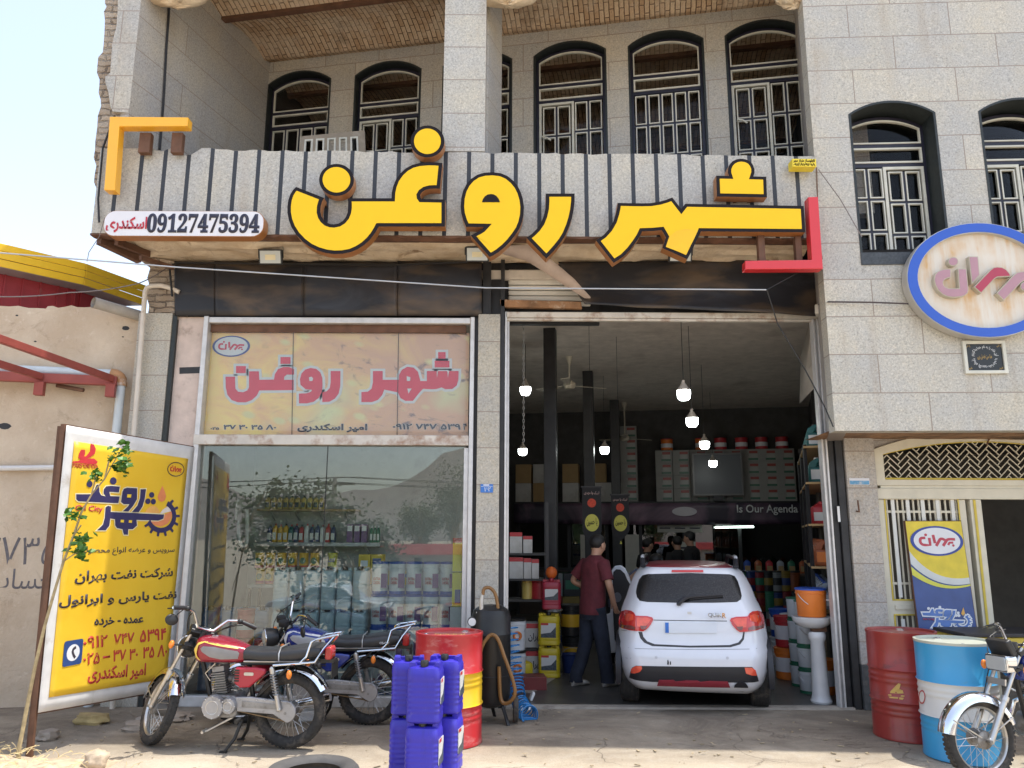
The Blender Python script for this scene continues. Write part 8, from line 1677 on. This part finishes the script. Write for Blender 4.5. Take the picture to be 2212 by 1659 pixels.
# long banner under the ledge
g = MB(); FB = Pl(BW.w(0, 0, .32), EX); a, b = FB.px(1110, 1130), FB.px(1742, 1086); t = thing('shop_banner', 'long dark purple banner with pale words across the rear of the garage', 'banner', FB.w(a[0], a[1])); rs = []
for i in range(41):
    s = i / 40; rs.append([FB.w(a[0] + (b[0] - a[0]) * s, a[1] + (b[1] - a[1]) * q - .03 * math.sin(PI * s) * (1 - q), .02 * math.sin(s * 23) * (1 - q)) for q in (0, .25, .5, .75, 1)])
def m_purple():
    t_ = NT('purple_banner_print'); t_.set(.5); c = t_.mix((.03, .022, .04), (.24, .14, .20), t_.ramp(t_.noise(.9, 4, .5, None, 1.), [(.48, 0.), (.7, 1.)])); t_.col(c); return t_.m
g.rings(rs, close=False, cap0=False, cap1=False); g.build('sheet', m_purple(), t, smooth=60, solid=.003)
p, q = FB.px(1592, 1113), FB.px(1722, 1090); txt('Is Our Agenda', FB, (p[0], p[1], q[0], q[1]), .05, WHTL, t, bold=.015)
p, q = FB.px(1452, 1115), FB.px(1505, 1095); g = MB(); g.prism(oval((p[0] + q[0]) / 2, (p[1] + q[1]) / 2, (q[0] - p[0]) / 2, (q[1] - p[1]) / 2, 20), FB, .045, .05); g.build('badge', C_('pale_badge', (.5, .47, .5)), t, smooth=0)
# office front, notices, counter
OF_ = Pl(BW.w(0, 0, .1), EX); px2 = lambda u, v: OF_.px(u, v)
t = thing('office_front', 'dark glazed office partition below the rear ledge', 'partition', OF_.w(0, 0)); g = MB()
for u in (1120, 1230, 1312, 1385, 1480, 1500, 1600, 1740): a = px2(u, 1200)[0]; g.prism(rect(a - .035, .012, a + .035, zl - .1), OF_, -.04, .04)
a0, a1 = px2(1120, 1200)[0], px2(1740, 1200)[0]; g.prism(rect(a0, .95, a1, 1.0), OF_, -.05, .05); g.prism(rect(a0, zl - .35, a1, zl - .3), OF_, -.035, .035); g.build('frame', DARKST, t, smooth=0)
g = MB(); g.prism(rect(a0, .012, a1, .945), OF_, -.02, .02); g.build('lower_panel', C_('brown_panel', (.06, .04, .03), .5), t, smooth=0); g = MB(); g.prism(rect(a0, 1.0, a1, zl - .36), OF_, -.008, .008); g.build('glass', glassmat('office_glass', .02, tint=(.5, .52, .5)), t, smooth=0)
NP = C_('notice_paper', (.58, .56, .50), .8)
for i, (u0, v0, u1, v1, lab) in enumerate(((1420, 1120, 1452, 1150, 'left sheet of the three notices above the office door'), (1453, 1120, 1484, 1150, 'middle sheet of the three notices above the office door'), (1485, 1120, 1516, 1150, 'right sheet of the three notices above the office door'), (1463, 1170, 1502, 1215, 'white notice with two dark lines on the office glass'), (1352, 1155, 1380, 1240, 'tall pale sheet on the office glass behind the second pennant'), (1255, 1155, 1275, 1230, 'narrow pale sheet behind the first pennant'))):
    a, b = OF_.px(u0, v1), OF_.px(u1, v0); c_ = OF_.w((a[0] + b[0]) / 2, a[1], .06); t = thing('paper_notice', lab, 'notice', c_); g = MB(); g.prism(rect(*a, *b), OF_, .05, .054); g.build('sheet', NP, t, smooth=0); w_, h_ = b[0] - a[0], b[1] - a[1]
    if i < 4: g = MB(); [g.prism(rect(a[0] + w_ * .15, a[1] + h_ * z, b[0] - w_ * .15, a[1] + h_ * (z + .1)), OF_, .054, .055) for z in (.25, .65)]; g.build('line', BLKB, t, smooth=0)
a, b = OF_.px(1590, 1340), OF_.px(1730, 1250); t = thing('service_counter', 'dark counter with goods at the rear right of the garage', 'counter', OF_.w((a[0] + b[0]) / 2, .012, 1.2)); g = MB(); g.prism(rect(a[0], .012, b[0], .95), OF_, .9, 1.5); g.build('body', C_('dark_counter', (.07, .065, .06), .5), t, smooth=0, bevel=.01); g = MB(); g.prism(rect(a[0] - .03, .952, b[0] + .03, .99), OF_, .87, 1.53); g.build('top', C_('counter_top', (.16, .12, .1), .4), t, smooth=0)
for i in range(6): c_ = OF_.w(a[0] + .15 + (b[0] - a[0] - .3) * i / 5, .992, 1.2); bottle(f'{("blue", "left copper", "red", "silver", "green", "right copper")[i]} bottle on the rear service counter', c_, -PSI, .13, .1, .26, (PB, PC, PR, PS, PG, PC)[i], BLACKP, CARB, 'bottles on the rear counter')
# crowded floor stock in the rear, its dimness put into darker colours
rnd = random.Random(21); MM = [('dark blue', PN), ('shaded orange', C_('shaded_orange', (.22, .06, .02))), ('shaded white', C_('shaded_white', (.20, .21, .21))), ('shaded red', C_('shaded_red', (.20, .02, .025))), ('dark green', PG), ('shaded_yellow', C_('shaded_yellow', (.22, .15, .025))), ('black', BLACKP)]
for r_ in range(3):
    for i in range(7):
        u = 1602 + i * 19; y = 6.0 - r_ * .0 + rnd.uniform(-.1, .1); nm, m = MM[(i * 3 + r_ * 2) % 7]; x = at(u, 1300, 6.2).x
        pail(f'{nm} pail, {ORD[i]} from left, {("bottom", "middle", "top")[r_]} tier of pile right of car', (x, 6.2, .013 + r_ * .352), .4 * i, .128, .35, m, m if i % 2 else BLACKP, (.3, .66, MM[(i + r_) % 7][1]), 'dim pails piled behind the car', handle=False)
for r_ in range(3):
    for i in range(4):
        nm, m = MM[(i * 2 + r_) % 7]; x = at(1196 + i * 19, 1300, 4.6).x
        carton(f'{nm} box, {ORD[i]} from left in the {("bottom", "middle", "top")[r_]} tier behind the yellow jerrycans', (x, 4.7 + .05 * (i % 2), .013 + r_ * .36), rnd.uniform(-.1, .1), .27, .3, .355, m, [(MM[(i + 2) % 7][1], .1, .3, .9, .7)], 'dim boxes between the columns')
a, b = at(1500, 1143, 7.5), at(1645, 1143, 7.5); t = thing('tube_light', 'thin lit tube light at the rear of the garage', 'lamp', a); g = MB(); g.tube([at(1545, 1139, 8.1), at(1628, 1138, 8.1)], .018, 8); g.build('tube', emit('tube_glow', (.8, 1, .9), 3.), t); g = MB(); g.box(at(1545, 1139, 8.1).x, at(1628, 1139, 8.1).x, 8.08, 8.14, at(1545, 1137, 8.1).z + .02, at(1545, 1137, 8.1).z + .05); g.build('fitting', WHITEP, t)
# pennants on the columns
PEN = C_('pennant_black', (.014, .013, .014), .8); PRD = C_('pennant_red', (.48, .05, .02), .7, var=.3, vs=40); PYL = C_('pennant_yellow', (.50, .46, .08), .7)
for (u0, u1, v0, v1, y, lab) in ((1259, 1298, 1052, 1186, 1.9, 'black pennant with red disc and yellow medallion, larger and further left'), (1322, 1358, 1069, 1175, 2.6, 'black pennant with red disc and yellow medallion, smaller and further right')):
    pl = FP(y); a, b = pl.px(u0, v1), pl.px(u1, v0); w, h = b[0] - a[0], b[1] - a[1]; X = lambda s: a[0] + w * s; Y = lambda s: a[1] + h * s
    t = thing('pennant', lab, 'pennant', pl.w(X(.5), Y(0))); g = MB(); g.prism([(X(0), Y(1)), (X(0), Y(.28)), (X(.12), Y(.2)), (X(.5), Y(.06)), (X(.88), Y(.2)), (X(1), Y(.28)), (X(1), Y(1))], pl, -.003, 0); g.build('cloth', PEN, t, smooth=0); g = MB(); g.tube([pl.w(X(-.06), Y(1)), pl.w(X(1.06), Y(1))], .012, 6); g.tube([pl.w(X(.5), Y(1)), Vector((pl.w(X(.5), 0).x, y, 4.5))], .003, 4); g.build('rod', DARKST, t)
    g = MB(); g.prism(oval(X(.5), Y(.74), w * .23, w * .23, 20), pl, 0, .002); g.build('disc', PRD, t, smooth=0); g = MB(); g.prism(oval(X(.5), Y(.42), w * .37, w * .45, 24), pl, 0, .002); md = g.build('medallion', PYL, t, smooth=0)
    txt(fa('لبیک یا مهدی'), pl, (X(.1), Y(.87), X(.9), Y(.93)), .001, C_('pennant_pink', (.6, .42, .38)), t, bold=.01); txt(fa('یا حسین'), pl, (X(.22), Y(.36), X(.78), Y(.50)), .003, PEN, md, bold=.012); g = MB(); g.tube([pl.w(X(.5), Y(.06)), pl.w(X(.5), Y(.0))], [.006, .018], 8); g.build('tassel', PYL, t)
# pendant bulbs, fans, chain
BULB = emit('lit_bulb', (.93, 1, .97), 9.); PORC = C_('bulb_porcelain', (.55, .50, .45))
for (u, v, w_, lab) in ((1477, 850, 29, 'lit pendant bulb hanging largest and lowest over the car'), (1135, 842, 24, 'lit pendant bulb at the upper left beside the chain'), (1495, 909, 26, 'lit pendant bulb just below and right of the largest one'), (1522, 959, 21, 'lit pendant bulb third in the line above the television'), (1540, 1000, 17.5, 'lit pendant bulb in front of the television'), (1306, 971, 20, 'lit pendant bulb between the second and third columns'), (1129, 974, 19.5, 'lit pendant bulb at the lower end of the chain')):
    dep = .165 * FPX / w_; p = CAM + ray(u, v).normalized() * dep; t = thing('pendant_bulb', lab, 'lamp', p, 0, 'lit pendant bulbs in the garage'); g = MB(); g.lathe([(.0, -.085), (.05, -.08), (.072, -.055), (.08, -.01), (.08, .035)], p, 20); g.build('globe', BULB, t); g = MB(); g.lathe([(.08, .036), (.075, .05), (.04, .10), (.03, .12), (0, .12)], p, 20, caps=False); g.lathe([(.02, .12), (.02, .16), (.008, .165)], p, 10); g.build('cap', PORC, t); g = MB(); g.tube([p + Vector((0, 0, .16)), Vector((p.x, p.y, 4.5))], .004, 5); g.build('flex', CABLE, t)
for (u, v, y, lab) in ((1230, 834, 3.9, 'cream ceiling fan nearer the garage front'), (1350, 948, 8.3, 'dim ceiling fan deeper in the garage')):
    p = at(u, v, y); t = thing('ceiling_fan', lab, 'fan', p, 0, 'ceiling fans'); FC = C_('cream_fan', (.55, .50, .40)); g = MB(); g.lathe([(0, -.05), (.07, -.045), (.1, 0), (.1, .04), (.05, .09), (0, .1)], p, 24); g.build('motor', FC, t); g = MB(); g.tube([p + Vector((0, 0, .09)), Vector((p.x, y, 4.45))], .014, 8); g.lathe([(.02, 4.36 - p.z), (.06, 4.5 - p.z)], p, 14); g.build('rod', FC, t)
    for k_ in range(3):
        a = .35 + k_ * 2.094; c, s = Vector((math.cos(a), math.sin(a), 0)), Vector((-math.sin(a), math.cos(a), 0)); g = MB(); z = Vector((0, 0, .03)); g.hexa([p + c * .1 - s * .03 - z * .2, p + c * .62 - s * .07 - z * .4, p + c * .62 + s * .07 + z * .4, p + c * .1 + s * .03 + z * .2] + [q + Vector((0, 0, .008)) for q in (p + c * .1 - s * .03 - z * .2, p + c * .62 - s * .07 - z * .4, p + c * .62 + s * .07 + z * .4, p + c * .1 + s * .03 + z * .2)]); g.build('blade', FC, t)
p0, p1 = at(1131, 700, .25), at(1131, 958, .25); g = MB(); n = int((p0.z - p1.z) / .035)
for i in range(n):
    c = p0.lerp(p1, i / n); ax_ = Vector((1, 0, 0)) if i % 2 else Vector((0, 1, 0)); g.tube([c + ax_ * .010 * math.cos(a) + Vector((0, 0, .024 * math.sin(a))) for a in [2 * PI * j / 8 for j in range(8)]], .0035, 4, loop=True)
tag(g.build('shutter_chain', DCHR), 'thin steel chain hanging inside the left of the garage opening', 'chain')
# loose grille leaning on the balcony
k1 = K(1100, 450, 2.7657); gp = FP(.35); P_ = [gp.px(*k1(x, y)) for x, y in ((255, 420), (270, 258), (975, 192), (985, 420))]; t = thing('loose_grille', 'loose dusty window grille leaning behind the balcony parapet', 'grille', gp.w(P_[0][0] + .3, 5.3)); g = MB(); DUSTY = M('dusty_bronze', (.30, .25, .19), .7, var=.15, dirt=(.4, .36, .3), ds=6, da=.4)
L_ = lambda s, t_: (P_[0][0] * (1 - s) * (1 - t_) + P_[3][0] * s * (1 - t_) + P_[1][0] * (1 - s) * t_ + P_[2][0] * s * t_, P_[0][1] * (1 - s) * (1 - t_) + P_[3][1] * s * (1 - t_) + P_[1][1] * (1 - s) * t_ + P_[2][1] * s * t_)
g.prism([L_(0, .76), L_(1, .72), L_(1, 1), L_(0, 1)], gp, -.04, 0); e = [0, .07] + [x for i in range(5) for x in (.19 + i * .17, .25 + i * .17)]; bars_ = [(0, .07), (.2, .245), (.375, .42), (.55, .6), (.725, .775), (.895, 1)]
for s0, s1 in bars_: g.prism([L_(s0, -.6), L_(s1, -.6), L_(s1, .757 - .04 * s1), L_(s0, .757 - .04 * s0)], gp, -.04, 0)
g.build('frame', DUSTY, t, smooth=0); g = MB()
for (_, s0), (s1, _2) in zip(bars_, bars_[1:]): r_ = [L_(s0, -.6), L_(s1, -.6), L_(s1, .755 - .04 * s1), L_(s0, .755 - .04 * s0)]; g.frame(gp, r_, offset(r_, .02), -.02, .006)
g.build('bead', CREAM, t, smooth=0)

# ------------------------------------------------------------------ across the street (seen mirrored in the shop glass)
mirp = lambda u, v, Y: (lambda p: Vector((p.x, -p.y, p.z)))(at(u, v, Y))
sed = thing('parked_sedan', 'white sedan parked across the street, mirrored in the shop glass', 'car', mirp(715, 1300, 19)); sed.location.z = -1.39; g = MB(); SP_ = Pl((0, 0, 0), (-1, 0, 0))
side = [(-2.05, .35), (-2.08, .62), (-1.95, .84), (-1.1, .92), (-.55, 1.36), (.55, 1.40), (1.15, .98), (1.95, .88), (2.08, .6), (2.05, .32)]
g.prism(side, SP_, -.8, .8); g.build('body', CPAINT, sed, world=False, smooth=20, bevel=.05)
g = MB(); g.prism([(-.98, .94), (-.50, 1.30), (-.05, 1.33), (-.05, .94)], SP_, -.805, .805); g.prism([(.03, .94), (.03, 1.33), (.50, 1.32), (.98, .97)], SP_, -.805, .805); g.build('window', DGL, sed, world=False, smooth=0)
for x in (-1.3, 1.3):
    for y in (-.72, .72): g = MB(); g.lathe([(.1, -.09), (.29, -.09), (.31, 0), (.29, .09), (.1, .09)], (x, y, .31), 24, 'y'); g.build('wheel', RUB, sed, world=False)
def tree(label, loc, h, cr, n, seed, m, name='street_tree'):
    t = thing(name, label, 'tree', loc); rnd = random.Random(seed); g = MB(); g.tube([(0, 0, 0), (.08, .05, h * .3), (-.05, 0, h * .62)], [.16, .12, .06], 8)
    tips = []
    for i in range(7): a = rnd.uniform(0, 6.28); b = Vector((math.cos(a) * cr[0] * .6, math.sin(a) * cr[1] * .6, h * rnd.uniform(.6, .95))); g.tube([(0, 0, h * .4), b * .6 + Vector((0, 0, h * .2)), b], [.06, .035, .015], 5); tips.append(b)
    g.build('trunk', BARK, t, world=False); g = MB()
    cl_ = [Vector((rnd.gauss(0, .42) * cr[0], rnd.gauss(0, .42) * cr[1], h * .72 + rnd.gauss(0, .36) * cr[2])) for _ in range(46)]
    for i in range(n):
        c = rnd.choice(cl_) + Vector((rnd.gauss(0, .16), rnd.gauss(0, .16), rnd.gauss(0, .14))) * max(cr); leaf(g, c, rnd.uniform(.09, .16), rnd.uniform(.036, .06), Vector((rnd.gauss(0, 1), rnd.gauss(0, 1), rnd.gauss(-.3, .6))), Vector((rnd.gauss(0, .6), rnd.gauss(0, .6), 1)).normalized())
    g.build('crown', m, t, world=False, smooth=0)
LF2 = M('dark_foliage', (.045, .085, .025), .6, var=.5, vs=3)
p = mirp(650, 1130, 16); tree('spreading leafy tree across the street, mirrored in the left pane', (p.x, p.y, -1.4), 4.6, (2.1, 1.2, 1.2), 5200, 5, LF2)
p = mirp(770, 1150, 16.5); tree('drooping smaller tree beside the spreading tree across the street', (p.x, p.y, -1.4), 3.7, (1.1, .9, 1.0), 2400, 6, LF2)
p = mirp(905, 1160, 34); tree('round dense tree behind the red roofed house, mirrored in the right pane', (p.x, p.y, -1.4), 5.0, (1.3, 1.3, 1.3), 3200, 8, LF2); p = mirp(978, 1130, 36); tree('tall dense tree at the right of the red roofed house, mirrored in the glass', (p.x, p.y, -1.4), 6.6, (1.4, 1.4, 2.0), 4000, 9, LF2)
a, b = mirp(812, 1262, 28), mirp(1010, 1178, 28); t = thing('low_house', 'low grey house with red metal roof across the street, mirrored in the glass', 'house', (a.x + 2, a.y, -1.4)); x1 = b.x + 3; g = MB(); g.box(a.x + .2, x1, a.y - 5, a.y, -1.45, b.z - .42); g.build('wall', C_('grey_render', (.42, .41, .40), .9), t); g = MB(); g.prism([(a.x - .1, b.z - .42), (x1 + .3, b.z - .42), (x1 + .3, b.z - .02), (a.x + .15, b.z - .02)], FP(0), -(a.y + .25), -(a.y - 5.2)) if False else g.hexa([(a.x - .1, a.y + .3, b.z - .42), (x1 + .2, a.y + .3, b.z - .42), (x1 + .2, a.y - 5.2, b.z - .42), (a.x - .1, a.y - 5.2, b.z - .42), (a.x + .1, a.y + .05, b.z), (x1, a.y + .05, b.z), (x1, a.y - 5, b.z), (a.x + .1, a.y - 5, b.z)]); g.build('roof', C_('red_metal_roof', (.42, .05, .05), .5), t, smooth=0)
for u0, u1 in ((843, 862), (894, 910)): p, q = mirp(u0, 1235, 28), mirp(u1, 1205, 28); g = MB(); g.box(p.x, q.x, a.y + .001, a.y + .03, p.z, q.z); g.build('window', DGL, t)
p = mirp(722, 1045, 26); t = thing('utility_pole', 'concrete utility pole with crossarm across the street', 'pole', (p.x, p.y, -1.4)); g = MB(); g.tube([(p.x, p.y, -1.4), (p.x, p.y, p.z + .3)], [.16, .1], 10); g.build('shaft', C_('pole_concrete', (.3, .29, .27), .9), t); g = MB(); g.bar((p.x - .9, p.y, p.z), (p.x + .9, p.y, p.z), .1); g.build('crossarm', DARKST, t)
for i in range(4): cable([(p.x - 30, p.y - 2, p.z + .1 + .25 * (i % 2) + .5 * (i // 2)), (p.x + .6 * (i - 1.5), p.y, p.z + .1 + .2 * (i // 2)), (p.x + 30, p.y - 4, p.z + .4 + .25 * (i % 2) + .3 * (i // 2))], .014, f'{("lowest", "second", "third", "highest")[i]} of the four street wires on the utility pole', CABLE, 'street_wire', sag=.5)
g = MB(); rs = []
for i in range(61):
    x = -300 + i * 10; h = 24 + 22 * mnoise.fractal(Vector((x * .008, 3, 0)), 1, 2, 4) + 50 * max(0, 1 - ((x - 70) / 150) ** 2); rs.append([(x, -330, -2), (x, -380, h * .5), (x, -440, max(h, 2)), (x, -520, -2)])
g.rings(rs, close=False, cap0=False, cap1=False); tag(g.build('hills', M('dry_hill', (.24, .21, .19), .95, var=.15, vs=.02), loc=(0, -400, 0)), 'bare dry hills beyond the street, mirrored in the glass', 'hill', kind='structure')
